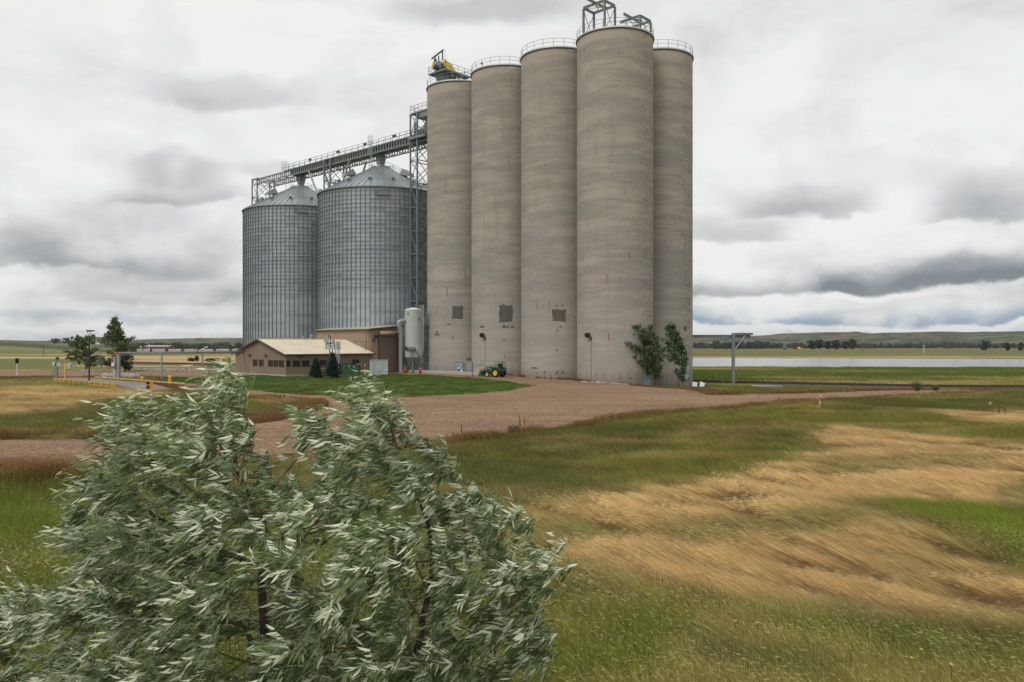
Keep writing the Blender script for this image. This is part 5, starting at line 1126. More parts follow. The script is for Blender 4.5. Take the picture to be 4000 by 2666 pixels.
# ---------------------------------------------------------------- railway tracks
M['railst'] = mat('rail_steel', (.06,.04,.032), .7, .2, .2, 3)
def track(p0, p1, lift, label, n):
    p0 = Vector((*p0, 0)); p1 = Vector((*p1, 0)); L = (p1-p0).length; ang_ = math.atan2(p1.y-p0.y, p1.x-p0.x); e_ = empty('railway_track', (p0.x,p0.y,0), ang_, label, 'railway track', 'railway sidings')
    N = 40; d = (p1-p0).normalized()
    zs = [hz(*(p0+d*L*k/N).xy)+lift for k in range(N+1)]
    mb = MB(); V = []
    for k in range(N+1): x_ = L*k/N; V += [(x_,-2.2,zs[k]-.45),(x_,-1.4,zs[k]-.02),(x_,1.4,zs[k]-.02),(x_,2.2,zs[k]-.45)]
    mb.add(V, [(k*4+j,k*4+j+1,k*4+4+j+1,k*4+4+j) for k in range(N) for j in range(3)]); mb.build('ballast_bed', M['ballast'], e_)
    for s in (-.72,.72):
        mb = MB()
        for k in range(N): mb.beam((L*k/N,s,zs[k]+.20),(L*(k+1)/N,s,zs[k+1]+.20),.07,.17)
        mb.build('rail', M['railst'], e_)
    t_ = MB().box((0,0,0),(.24,2.5,.16)).mesh('sleeper', M['bark'])
    for k in range(n): f_ = (k+.5)/n; o = place(t_, 'sleeper', e_, (L*f_,0,float(np.interp(f_*N, range(N+1), zs))+.05))
    return e_
track((20,149.5), (78,102), .36, 'dark railway siding running past the steel gantry to the right edge', 120)
track((-130,247), (-52,181), .45, 'dark railway siding far left behind the yellow rail machine', 100)
# ---------------------------------------------------------------- right: gantry, debris
D_ = 130.0; gx = xg(1685, D_); gz_ = hz(gx, D_); e_ = empty('gantry', (gx, D_, gz_), 0, 'grey steel post carrying a long horizontal beam to the right of the silos', 'gantry')
ht_ = zat(765.5, D_)-gz_
def ibeam(mb, a, b, w_, h_, up=(0,0,1)):
    a = Vector(a); b = Vector(b); d = (b-a).normalized(); u = Vector(up) if abs(d.z) < .9 else Vector((0,1,0)); r_ = d.cross(u).normalized(); u = r_.cross(d)
    mb.beam(a, b, .05, h_*.9) if abs(d.z) < .9 else mb.beam(a, b, .05, h_*.9, up=(0,1,0))
    for k in (-1, 1): mb.beam(a+u*k*h_*.48, b+u*k*h_*.48, w_, .05, up=tuple(u))
mb = MB(); mb.bx(-.21,.21,-.26,-.20,0,ht_); mb.bx(-.21,.21,.20,.26,0,ht_); mb.bx(-.15,-.11,-.2,.2,0,ht_); mb.bx(.05,.09,-.2,.2,0,ht_); mb.build('post', M['steel'], e_)
mb = MB(); mb.bx(-.6,.6,-.6,.6,-.3,.1); mb.build('footing', M['conc'], e_)
mb = MB(); ibeam(mb, (-9,.6,ht_-.55), (3.0,.6,ht_-.55), .3, .46); mb.build('beam', M['steel'], e_)
mb = MB(); ibeam(mb, (.3,0,ht_-.17), (3.2,0,ht_-.17), .3, .3); mb.build('arm', M['steel'], e_)
mb = MB(); mb.beam((.3,0,ht_-2.6),(2.0,0,ht_-.3),.12); mb.build('brace', M['steell'], e_)
def debris(px, py, D, name, label, cat, fn, rz=0):
    x_ = xg(px, D); e_ = empty(name, (x_, D, hz(x_, D)), rz, label, cat); fn(e_); return e_
def chairs(e_):
    for k, x_ in enumerate((-.5,.6)): mb = MB(); mb.box((x_,0,.45),(.75,.08,.85),M=Matrix.Rotation(R(10+12*k),3,'Y') @ Matrix.Rotation(R(-20),3,'X')); mb.build('panel', M['white'], e_)
    mb = MB(); mb.bx(-.1,.25,-.1,.1,0,.6); mb.bx(-.8,1,-.05,.15,0,.12); mb.build('frame', M['black'], e_)
debris(1604, 880, 122, 'reflector_panels', 'pair of small white tilted panels lying by the right silo', 'panels', chairs)
def sheets(seed, n, w_, m_):
    def f(e_):
        rr = random.Random(seed)
        for k in range(n): mb = MB(); mb.box((rr.uniform(-w_,w_)*.5, rr.uniform(-.6,.6), .08+.10*k),(w_*rr.uniform(.7,1.3),.5,.05),rz=rr.uniform(-.25,.25),M=Matrix.Rotation(rr.uniform(-.05,.05),3,'Y')); mb.build('sheet', M[m_], e_)
    return f
debris(1636, 890, 112, 'scrap_sheets', 'grey scrap metal sheets lying in the weeds right of the silo', 'scrap', sheets(3,3,2.6,'galv'), R(10))
debris(1745, 888, 118, 'plank_pile', 'flat pile of pale planks in the weeds right of the gantry', 'planks', sheets(5,5,3.6,'patchl'), 0)
debris(2058, 890, 112, 'yellow_board', 'small yellow board lying beside the track', 'board', sheets(8,1,2.2,'yellowm'), 0)
def cone_(e_):
    mb = MB(); mb.lathe([(.24,0),(.22,.1),(.10,.16),(.08,.42),(.01,.46)], n=12); mb.build('body', M['stone'], e_)
debris(2274*0+2118*0+ (2650+2122/1.742)*.58825, 0, 63, 'survey_marker', 'small pale concrete marker at the edge of the upper tan grass', 'marker', cone_)
# bird over the tan grass
bx_, D_ = (2650+1648/1.742)*.58825, 42.0
bd = empty('bird', (xg(bx_, D_), D_, zat((1150+1072/1.742)*.58825, D_)), R(150), 'small dark bird flying low over the tan grass', 'bird'); bd.rotation_euler = (R(10), R(-25), R(150))
mb = MB(); mb.lathe([(.003,-.14),(.02,-.10),(.035,-.02),(.036,.03),(.024,.08),(.022,.10),(.012,.125),(.002,.145)], (0,0,0), 8, M=Matrix.Rotation(R(90),3,'Y')); mb.add([(-.1,-.01,0),(-.22,-.04,0),(-.22,.04,0),(-.1,.01,0)], [(0,1,2,3)]); mb.build('body', M['bird'], bd)
for s in (-1,1): mb = MB(); mb.add([(.05,s*.02,.01),(.06,s*.10,.06),(.0,s*.22,.05),(-.05,s*.10,.05),(-.04,s*.02,.01)], [(0,1,2,3,4)]); mb.build('wing', M['bird'], bd)
# things behind the two wind-bent trees
def pal(e_):
    for k in range(3):
        mb = MB(); mb.bx(-1.1,1.1,-.4,.4,.15+.42*k,.2+.42*k); mb.bx(-1.1,-.95,-.4,.4,.42*k,.15+.42*k); mb.bx(.95,1.1,-.4,.4,.42*k,.15+.42*k); mb.build('pallet', M['wood'], e_)
debris(1545, 0, 115.5, 'pallet_stack', 'stack of pallets by the silo behind the two wind-bent trees', 'pallets', pal, R(15))
def lad(e_):
    mb = MB()
    for s in (-.3,.3): mb.beam((s,-.3,0),(s*.8,.1,2.1),.06); mb.beam((s,.5,0),(s*.8,.1,2.1),.06)
    for k in range(6): mb.beam((-.28,-.28+k*.06,.3+k*.3),(.28,-.28+k*.06,.3+k*.3),.04)
    mb.build('ladder', M['steel'], e_); mb = MB(); mb.box((0,.05,2.18),(.32,.2,.14)); mb.build('orange_top', M['orange'], e_)
debris(1530, 0, 112.8, 'step_ladder', 'step ladder with orange top between the two wind-bent trees', 'ladder', lad, R(20))
# rubble and riprap
def stones(name, pts, smin, smax, label, m_='stone', seed=1):
    rr = np.random.default_rng(seed); base = bmesh.new(); bmesh.ops.create_icosphere(base, subdivisions=1, radius=1); bv = np.array([v.co[:] for v in base.verts]); bf = np.array([[v.index for v in f.verts] for f in base.faces]); base.free()
    V, Fa = [], []
    for k, (x_, y_) in enumerate(pts):
        s = rr.uniform(smin, smax)*np.array([rr.uniform(.8,1.5), rr.uniform(.8,1.3), rr.uniform(.5,.9)]); v = bv*(1+rr.uniform(-.2,.2,(len(bv),1)))*s; a = rr.uniform(0,6.3); c, sn = math.cos(a), math.sin(a)
        v = np.stack([v[:,0]*c-v[:,1]*sn, v[:,0]*sn+v[:,1]*c, v[:,2]],1)+[x_, y_, hz(x_, y_)+s[2]*.4+rr.uniform(0,.25)*(name == 'riprap_heap')]
        Fa.append(bf+k*len(bv)); V.append(v)
    tag(np_mesh(name, np.concatenate(V), [np.concatenate(Fa)], M[m_]), label, 'rocks', kind='stuff')
def scat(n, px0, px1, D0, D1, seed): rr = np.random.default_rng(seed); a = rr.uniform(px0, px1, n); d = rr.uniform(D0, D1, n); return [(xg(p, q), q) for p, q in zip(a, d)]
stones('riprap_heap', scat(420,236,322,113,124,1), .12, .32, 'heap of pale broken stones behind the truck scale', seed=1)
stones('riprap_line', scat(330,300,500,148,158,2), .12, .36, 'long line of stones across the far left gravel', seed=2)
stones('riprap_line', scat(90,188,236,146,150,3), .1, .26, 'short line of small stones by the left cottonwoods', seed=3)
stones('stone_rubble', [(xg(p, d), d) for p, d in zip(np.random.default_rng(4).uniform(1335,1445,260), np.random.default_rng(5).uniform(109.5,112.5,260))], .06, .2, 'pale stone rubble at the foot of the nearest silo', seed=4)
# ---------------------------------------------------------------- far train, barns, poles
CAR = 17.6; D0_ = 880.0
def hopper(e_):
    mb = MB(); n = 10; pr = []
    for k in range(n+1): a = math.pi*k/n; pr.append((-1.6*math.cos(a)*(1.0), 2.6+1.9*math.sin(a)**.6 if 0 < k < n else 2.2))
    L_ = CAR/2-1.9
    V = [(x_*L_, p[0], p[1]) for x_ in (-1, 1) for p in pr]+[(x_*L_, s*1.6, 1.5) for x_ in (-1,1) for s in (-1,1)]
    m_ = n+1; Fs = [(k, k+1, m_+k+1, m_+k) for k in range(n)]+[tuple(range(m_)), tuple(range(m_, 2*m_))]
    mb.add(V[:2*m_], Fs); mb.bx(-L_, L_, -1.55, 1.55, 1.2, 2.3)
    mb.build('body', M['hopper'], e_)
    mb = MB()
    for s in (-1, 1):
        mb.prism([(s*(L_), 4.2),(s*L_, 1.6),(s*(L_+1.2), 1.6)], -1.2, 1.2); 
    mb.build('slope_sheet', M['steeld'], e_)
    mb = MB()
    for s in (-1,1): mb.tube([(s*(L_-.2),-1.62,1.4),(s*(L_+.3),-1.62,3.0),(s*(L_+1.6),-1.62,1.4)], .09, 5); mb.bx(s*(L_+1.6)-.1, s*(L_+1.6)+.1,-1.4,1.4,1.2,3.6)
    mb.build('end_ladder', M['steeld'], e_)
    for s in (-1,1):
        mb = MB(); mb.bx(s*(L_+.4)-1.2, s*(L_+.4)+1.2,-1.2,1.2,.5,.9)
        for q in (-.85,.85): mb.cyl(.45,(s*(L_+.4)+q,-.9,.5),.2,12,RX90)
        mb.build('bogie', M['steeld'], e_)
    mb = MB(); mb.bx(-CAR/2+.2, CAR/2-.2, -1.3, 1.3, 1.0, 1.2); mb.build('underframe', M['steeld'], e_)
xs0 = xg(292, D0_)
h0 = empty('grain_hopper_car', (xs0, D0_, hz(xs0, D0_)+.1), 0, 'covered hopper car at the left end of the far train, by the cottonwood', 'railway wagon', 'covered hopper cars in the far train'); hopper(h0)
hl = ['second covered hopper car from the cottonwood, in front of the red barn', 'covered hopper car just right of the red barn in the far train', 'fourth covered hopper car counting from the cottonwood', 'fifth covered hopper car counting from the cottonwood', 'covered hopper car beside the white grain auger in the far train', 'covered hopper car next but one to the office gable', 'covered hopper car partly hidden by the office gable']
for k in range(7):
    o = copy_tree(h0); x_ = xs0+(k+1)*CAR; o.location = (x_, D0_, hz(x_, D0_)+.1); o['label'] = hl[k]
def auger(px0, py0, px1, py1, D, label, m_='white'):
    a = P(px0, py0, D); b = P(px1, py1, D); e_ = empty('grain_auger', (a.x, a.y, min(a.z,b.z)), 0, label, 'auger', 'grain augers by the far train'); q = e_.location
    mb = MB(); mb.tube([a-q, b-q], .45, 8); mb.build('tube', M[m_], e_); top = a if a.z > b.z else b
    mb = MB(); mb.box(top-q, (1.2,1.0,1.4)); mb.build('spout', M['white'], e_)
    mb = MB(); m2 = a.lerp(b, .5)-q; mb.beam(m2, (m2.x,m2.y,m2.z-3), .2); mb.build('undercarriage', M['steeld'], e_)
auger(549*0+(480+345/4.9)*.58825, 797.5, (480+400/4.9)*.58825, 806, 850, 'dark grain auger with white head leaning left of the far train', 'steeld')
auger((480+1450/4.9)*.58825, 807.5, (480+1605/4.9)*.58825, 797.5, 850, 'white grain auger raised against the far train')
def barn(px0, px1, yr, ye, yb, D, label, wall, roof, depth=14):
    x0, x1 = xg(px0, D), xg(px1, D); xm = (x0+x1)/2; e_ = empty('farm_building', (xm, D, 0), 0, label, 'building', 'farm buildings on the far fields'); w_ = (x1-x0)/2
    za, zr, zb = zat(ye, D), zat(yr, D), zat(yb, D)-1.5
    mb = MB(); mb.prism([(0,zb),(depth,zb),(depth,za),(depth/2,zr-.2),(0,za)], -w_, w_, 'x'); mb.build('wall', M[wall], e_)
    for s in (0,1):
        mb = MB(); y0_ = -.8 if s == 0 else depth+.8; mb.add([(-w_-.5,y0_,za+.1),(w_+.5,y0_,za+.1),(w_+.5,depth/2,zr+.1),(-w_-.5,depth/2,zr+.1),(-w_-.5,y0_,za+.35),(w_+.5,y0_,za+.35),(w_+.5,depth/2,zr+.35),(-w_-.5,depth/2,zr+.35)], [(3,2,1,0),(4,5,6,7),(0,1,5,4),(1,2,6,5),(2,3,7,6),(3,0,4,7)]); mb.build('roof', M[roof], e_)
    for k in range(4): mb = MB(); mb.bx(-w_+w_*.4*(k+.5),-w_+w_*.4*(k+.5)+1.2,-.12,0,zb+2.4,za-.5); mb.build('door', M['black'], e_)
barn((480+415/4.9)*.58825, (480+870/4.9)*.58825, 795.0*0+(1320+152/4.9)*.58825, (1320+170/4.9)*.58825, (1320+186/4.9)*.58825, 1000, 'long red barn with pale grey roof behind the far train', 'barnred', 'roofgrey', 18)
barn(1540/5.6*.58825, 1680/5.6*.58825, (1270+366/5.6)*.58825, (1270+385/5.6)*.58825, (1270+420/5.6)*.58825, 1340, 'red-roofed building on the left ridge beside the bushes', 'barnred', 'barnred', 16)
barn(2080/5.6*.58825, 2225/5.6*.58825, (1270+366/5.6)*.58825, (1270+372/5.6)*.58825, (1270+402/5.6)*.58825, 1340, 'pale long building on the ridge between the left cottonwoods', 'white', 'roofgrey', 16)
def upole(px, yt, yb, D, label, m_='bark'):
    zb = zat(yb, D); h = (yb-yt)/F*D; e_ = empty('utility_pole', (xg(px, D), D, zb), 0, label, 'utility pole', 'utility poles on the far fields')
    mb = MB(); mb.tube([(0,0,-2),(0,0,h)], .16*D/500, 6); mb.build('pole', M[m_], e_)
    mb = MB(); mb.beam((-1.1*D/700,0,h*.93),(1.1*D/700,0,h*.93),.14*D/600); mb.build('crossarm', M[m_], e_)
upole(952/5.6*.58825, (1270+430/5.6)*.58825, (1270+615/5.6)*.58825, 520, 'dark utility pole on the green hillside at the far left')
upole((480+1378/4.9)*.58825, (1320+118/4.9)*.58825, 808, 860, 'dark pole rising above the middle of the far train')
upole((480+503/4.9)*.58825, (1320+125/4.9)*.58825, 806, 870, 'pale pole in front of the red barn', 'white')
upole((3000+1433/2.353)*.58825, (1280+160/2.353)*.58825, (1280+215/2.353)*.58825, 700, 'pale thin pole on the far river bank', 'white')
upole((3000+868/2.353)*.58825, (1280+165/2.353)*.58825, (1280+205/2.353)*.58825, 760, 'dark thin pole on the far river bank beside the tree clump')
def fveh(px, py, D, w_, h_, m_, label):
    x_ = xg(px, D); zb = zat(py, D); e_ = empty('farm_vehicle', (x_, D, zb), 0, label, 'farm vehicle', 'vehicles parked across the river')
    mb = MB(); mb.prism([(-w_/2,.6),(w_/2,.6),(w_/2,h_*.6),(w_*.2,h_*.65),(w_*.1,h_),(-w_*.3,h_),(-w_*.4,h_*.6),(-w_/2,h_*.55)], -1.2, 1.2); mb.build('body', M[m_], e_)
    for s in (-.3,.3): mb = MB(); mb.cyl(.75,(s*w_,-1.0,.75),.4,12,RX90); mb.build('wheel', M['rubber'], e_)
cx3 = lambda x: (2700+x/4.706)*.58825
cy3 = lambda y: (1270+y/4.706)*.58825
fveh(cx3(1718), cy3(458), 1100, 5, 3.0, 'blue', 'blue vehicle parked across the river')
fveh(cx3(1905), cy3(447), 1150, 6.5, 4.0, 'black', 'dark machine parked across the river beside the yellow one')
fveh(cx3(1985), cy3(450), 1150, 9, 3.6, 'yellowm', 'yellow machine parked across the river near the tree clump')
# ---------------------------------------------------------------- leaf helpers and trees
def leaf_mat(name, top, under, rough=.55, trans=.25, var=.35):
    m = bpy.data.materials.new(name); m.use_nodes = True; t = NT(m.node_tree); b = t.n['Principled BSDF']
    at = t.node('ShaderNodeAttribute', attribute_name='rnd'); g = t.node('ShaderNodeNewGeometry')
    a = t.mix(g.outputs['Backfacing'], top, under)
    k = t.m('ADD', 1-var, t.m('MULTIPLY', at.outputs['Fac'], 2*var)); cv = t.n.new('ShaderNodeCombineXYZ')
    for i in range(3): t.l.new(k, cv.inputs[i])
    a = t.mix(1.0, a, cv.outputs[0], 'MULTIPLY')
    t.l.new(a, b.inputs['Base Color']); b.inputs['Roughness'].default_value = rough; b.inputs['Specular IOR Level'].default_value = .35
    tr_ = t.node('ShaderNodeBsdfTranslucent'); t.l.new(t.mix(1.0, a, (1.0,1.15,.55), 'MULTIPLY'), tr_.inputs[0])
    mx_ = t.node('ShaderNodeMixShader'); mx_.inputs[0].default_value = trans; t.l.new(b.outputs[0], mx_.inputs[1]); t.l.new(tr_.outputs[0], mx_.inputs[2])
    t.l.new(mx_.outputs[0], t.n['Material Output'].inputs[0]); return m
def norm(v): return v/np.maximum(np.linalg.norm(v, axis=1, keepdims=True), 1e-9)
ST = [0, .33, .7, 1.0]; WD = [.12, 1.0, .72, 0]
def leaf_arrays(pos, d, n, L, W_, curl):
    d = norm(d); s = norm(np.cross(d, n)); n = np.cross(s, d); V = []
    for st, wd in zip(ST, WD):
        c = pos+d*(st*L)[:, None]-n*(curl*st*st*L)[:, None]
        if wd > 0: V += [c-s*(W_*wd/2)[:, None], c+s*(W_*wd/2)[:, None]]
        else: V.append(c)
    V = np.stack(V, 1); k = len(pos); b = np.arange(k)[:, None]*7
    return V.reshape(-1, 3), np.concatenate([b+[0,1,3,2], b+[2,3,5,4]]), b+[4,5,6]
def leaves_obj(name, pos, d, n, L, W_, curl, m_, parent, rnd=None, kind=None):
    V, q, t_ = leaf_arrays(pos, d, n, L, W_, curl); rnd = np.random.default_rng(3).uniform(0, 1, len(pos)) if rnd is None else rnd
    o = np_mesh(name, V, [q, t_], m_, parent, attrs={'rnd': np.repeat(rnd, 7)})
    if kind: o['kind'] = kind
    return o
M['cw'] = leaf_mat('cottonwood_leaf', (.050,.085,.026), (.13,.165,.085), .45, .2)
M['cwl'] = leaf_mat('cottonwood_leaf_pale', (.115,.150,.055), (.20,.24,.13), .5, .3)
M['cwm'] = leaf_mat('cottonwood_leaf_mid', (.070,.112,.036), (.16,.20,.10), .45, .25)
M['sp1'] = leaf_mat('spruce_needle', (.022,.055,.040), (.035,.075,.055), .6, .05)
M['far1'] = leaf_mat('far_leaf', (.032,.052,.022), (.05,.07,.035), .7, .1)
M['sage'] = leaf_mat('grey_bush_leaf', (.11,.12,.075), (.15,.16,.11), .7, .1)
def btree(px, yt, yb, D, label, cat, wpx, seed, nleaf=3800, leaf=.17, lean=-.12, m_='cw', group=None, trunkr=.16, prof=None, stems=1, wind=.35, kindn='cottonwood_tree'):
    """tree given by crown width in picture px at its distance; limbs rise and stream with the wind"""
    rr = np.random.default_rng(seed); x_ = xg(px, D); zb = zat(yb, D); H = (yb-yt)/F*D; Wm = wpx/F*D/2
    e_ = empty(kindn, (x_, D, zb), 0, label, cat, group)
    prof = prof or [(0,.0),(.10,.30),(.25,.85),(.45,1.0),(.65,.8),(.85,.42),(1,.08)]
    pz, pw = zip(*prof); tips = []; dirs = []; rad_ = []
    for s in range(stems):
        off = (rr.uniform(-.25,.25), rr.uniform(-.2,.2)) if stems > 1 else (0, 0); hs = H*(1-.12*s)
        pts = [Vector((off[0]*(1+3*t_)+lean*H*t_**2.0+(.05*H*math.sin(math.pi*t_) if wind > .3 else .02*H*math.sin(3*t_+seed)), off[1]*(1+3*t_), hs*t_*.97)) for t_ in np.linspace(0, 1, 9)]
        pts[0].z = -.4; mb = MB(); mb.tube(pts, [trunkr*(1-.85*t_) for t_ in np.linspace(0, 1, 9)], 8); mb.build('trunk', M['barkc'], e_)
        nb = 34//stems+6
        mb = MB()
        for k in range(nb):
            tb_ = .1 if wind > .3 else .03; t_ = tb_+(.98-tb_)*(k+rr.uniform())/nb; f = t_*8; i0 = min(7, int(f)); p0 = pts[i0].lerp(pts[i0+1], f-i0)
            a = rr.uniform(0, 2*math.pi); wd = Wm*np.interp(t_, pz, pw)*rr.uniform(.8,1.5)
            tip = p0+Vector((math.cos(a)*wd*(1-.4*wind)-wind*wd*1.1, math.sin(a)*wd*.8, ((.35+.35*rr.uniform())*wd+.05*H) if wind > .3 else ((.12+.42*rr.uniform())*wd+.03*H))); mid = p0.lerp(tip, .5)+Vector((0,0,.07*H))
            mb.tube([p0, mid, tip], [trunkr*.34*(1-.6*t_), trunkr*.18, trunkr*.06], 5)
            tips.append((p0, mid, tip))
        mb.build('limbs', M['barkc'], e_)
    n = nleaf; idx = rr.integers(0, len(tips), n); t_ = rr.uniform(.18, 1.05, n)
    P0 = np.array([t[0] for t in tips])[idx]; P1 = np.array([t[1] for t in tips])[idx]; P2 = np.array([t[2] for t in tips])[idx]; tt = t_[:, None]
    pos = (1-tt)**2*P0+2*tt*(1-tt)*P1+tt**2*P2
    tw = rr.normal(0, 1, (n, 3))*[.055*H*.8, .055*H*.8, .045*H]*(1.15-.75*tt); pos = pos+tw*.8
    # pull leaves into small clusters so that gaps open between them
    cc = pos[rr.integers(0, n, 260)]; cl = np.concatenate([np.linalg.norm(pos[s_:s_+800, None]-cc[None], axis=2).argmin(1) for s_ in range(0, n, 800)]); near = cc[cl]; k = .52 if wind > .3 else .36; pos = pos*(1-k)+near*k+rr.normal(0, .012*H, (n, 3))
    pos = pos[pos[:, 2] > .04*H]; n = len(pos)
    d = rr.normal(0, 1, (n, 3))+[-1.3*wind/.35*.8, 0, .1]; nm = rr.normal(0, 1, (n, 3))+[0, -.3, .9]; L = leaf*rr.uniform(.7, 1.3, n)
    leaves_obj('crown', pos, d, nm, L, L*.8, rr.uniform(-.1, .4, n), M[m_], e_, kind='stuff'); return e_
WTP = [(0,.1),(.12,.55),(.3,.85),(.5,.75),(.75,.62),(.92,.4),(1,.1)]
btree(1507, 744, 887, 113.2, 'bigger wind-bent cottonwood with several stems, before the two right silos', 'tree', 100, 11, 8500, .21, -.17, 'cwm', prof=WTP, stems=3, wind=.6, group='wind-bent cottonwoods by the silos')
btree(1566, 752, 893, 108.2, 'slimmer wind-bent cottonwood with single trunk, before the blue silo door', 'tree', 92, 12, 5000, .21, -.17, 'cwm', prof=[(0,0),(.15,.25),(.28,1.0),(.4,.75),(.6,.55),(.8,.4),(1,.08)], wind=.55, group='wind-bent cottonwoods by the silos')
btree(197, 778, 846, 160, 'smaller rounded cottonwood behind the lamp post', 'tree', 66, 13, 6200, .28, .0, 'cwl', prof=[(0,.8),(.1,.95),(.3,1),(.6,.95),(.85,.75),(1,.5)], wind=.1, group='cottonwoods beyond the truck scale')
btree(268, 735, 854, 146, 'taller cottonwood with pointed top behind the truck scale', 'tree', 78, 14, 7000, .28, .0, 'cwl', prof=[(0,.3),(.1,.7),(.3,1),(.5,.85),(.62,.55),(.8,.38),(1,.1)], wind=.1, group='cottonwoods beyond the truck scale')
btree(287, 822, 853, 143, 'low dark dense bush at the foot of the taller cottonwood', 'bush', 34, 15, 1800, .25, .0, 'far1', prof=[(0,.9),(.5,1),(.9,.8),(1,.5)], wind=.05, kindn='dense_bush')
def spruce(px, yt, yb, D, wpx, label, seed):
    rr = np.random.default_rng(seed); x_ = xg(px, D); zb = zat(yb, D); H = (yb-yt)/F*D; W_ = wpx/F*D/2
    e_ = empty('spruce_tree', (x_, D, zb), 0, label, 'tree', 'spruces by the office wall'); mb = MB(); mb.tube([(0,0,-.3),(0,0,H*.97)], [.12,.02], 8); mb.build('trunk', M['bark'], e_)
    pos, d, mb = [], [], MB()
    for k in range(62):
        t_ = .14+.84*k/62; wd = W_*(1-t_)**.85*1.15*rr.uniform(.7,1.15)*(1 if t_ > .25 else .5+2*t_); a = k*2.4+rr.uniform(-.3,.3); z0_ = H*t_
        tip = Vector((math.cos(a)*wd, math.sin(a)*wd, z0_-.12*wd+.05)); mb.tube([(0,0,z0_), tip], [.03,.01], 4)
        m_ = int(40+150*wd)
        tt = rr.uniform(.12,1.05,m_)[:, None]; p = np.array([0,0,z0_])*(1-tt)+np.array(tip)*tt+rr.normal(0,1,(m_,3))*[.09*W_+.05,.09*W_+.05,.06]*(1.2-tt*.7)
        pos.append(p); d.append(np.array(tip-Vector((0,0,z0_)))[None]*1.0/max(wd,.1)+rr.normal(0,.5,(m_,3))+[0,0,.15])
    mb.build('limbs', M['bark'], e_); pos = np.concatenate(pos); d = np.concatenate(d); n = len(pos); L = rr.uniform(.12,.24,n)
    leaves_obj('crown', pos, d, rr.normal(0,.6,(n,3))+[0,0,1], L, L*.42, rr.uniform(-.2,.3,n), M['sp1'], e_, kind='stuff')
spruce(725.6, 824, 872, 116, 33, 'smaller young spruce standing on the lawn before the office', 21)
spruce(764, 811, 873, 115, 42, 'bigger blue-green spruce before the switchgear rack', 22)
# far trees one can tell apart
pf = [(0,.5),(.2,.9),(.6,1),(.9,.6),(1,.2)]
far = [(1867,785,800,24),(1884,783,800,20),(1903,787,800,16),(1922,784,800,22),(1942,787,800,20),(1960,783,800,26),(1800,786,801,14),(1822,785,801,16)]
flab = ['leftmost tall tree of the clump across the river','second tree of the clump across the river','small third tree of the clump across the river','middle broad tree of the clump across the river','fifth tree of the clump across the river','rightmost dense tree of the clump across the river','dark tree left of the yellow machine across the river','dark round tree above the yellow machine across the river']
for k, (px_, yt, yb, w_) in enumerate(far[:6]): btree(px_, yt, yb+2.5, 900, flab[k], 'tree', w_*.85, 40+k, 900, 1.3, 0, 'far1', 'cottonwoods across the river', .3, pf, 1, .1)
for k, (px_, yt, yb, w_, lb) in enumerate([(2264,786,806,22,'broad dark tree on the far bank near the right edge'),(2315,790,806,12,'sparse small tree on the far bank near the right edge'),(2346,790,806,10,'thin tree on the far bank at the right edge')]):
    btree(px_, yt, yb, 800, lb, 'tree', w_, 60+k, 500, 1.3, 0, 'far1', 'lone trees on the far bank', .3, pf, 1, .1)
for k, (px_, yt, yb, w_, lb) in enumerate([(128,781,790,22,'grey-green bush on the left ridge, farther from the red roof'),(155,779,791,20,'dark bush on the left ridge beside the red roof'),(241,784,792,12,'dark bush beside the pale long building on the ridge')]):
    btree(px_, yt, yb, 1300, lb, 'bush', w_, 70+k, 700, 1.4, 0, 'sage' if k == 0 else 'far1', 'bushes on the left ridge', .3, [(0,.9),(.5,1),(1,.5)], 1, .05, 'ridge_bush')
# tree belts at the foot of the bluffs: a mass nobody could count
def belt(name, segs, label, seed, leaf=3.2):
    rr = np.random.default_rng(seed); pos = []
    for (px0, px1, yt, yb, D, n) in segs:
        nt = int((px1-px0)/2.6)
        tx = rr.uniform(px0, px1, nt); tD = D*rr.uniform(.93,1.08,nt); th = (yb-yt)/F*D*rr.uniform(.45,1.1,nt); tw = rr.uniform(3,7,nt)
        k = rr.integers(0, nt, n); u = rr.normal(0,1,(n,3)); u /= np.linalg.norm(u,axis=1,keepdims=True); u *= rr.uniform(.4,1,(n,1))**.5
        X = (tx[k]-CX)/F*tD[k]+u[:,0]*tw[k]; Y = tD[k]+u[:,1]*tw[k]; zb = height(X, Y); pos.append(np.stack([X, Y, zb+th[k]*(.5+.5*u[:,2])],1))
    pos = np.concatenate(pos); n = len(pos); L = rr.uniform(.6,1.3,n)*leaf
    o = leaves_obj(name, pos, rr.normal(0,1,(n,3)), rr.normal(0,1,(n,3))+[0,-.3,1], L, L*.8, rr.uniform(-.2,.3,n), M['far1'], None); tag(o, label, 'trees', kind='stuff')
belt('tree_belt', [(1640,1760,783,800,1500,9000),(1591,1860,790,802,1650,9000),(1860,2353,789,800,1750,14000),(2353,2700,787,801,1700,5000)], 'dark belt of trees at the foot of the bluffs across the river', 5)
belt('tree_belt', [(290,555,788,802,1500,11000),(355,410,784,801,1150,3000)], 'dark belt of trees beyond the far train on the left', 6)
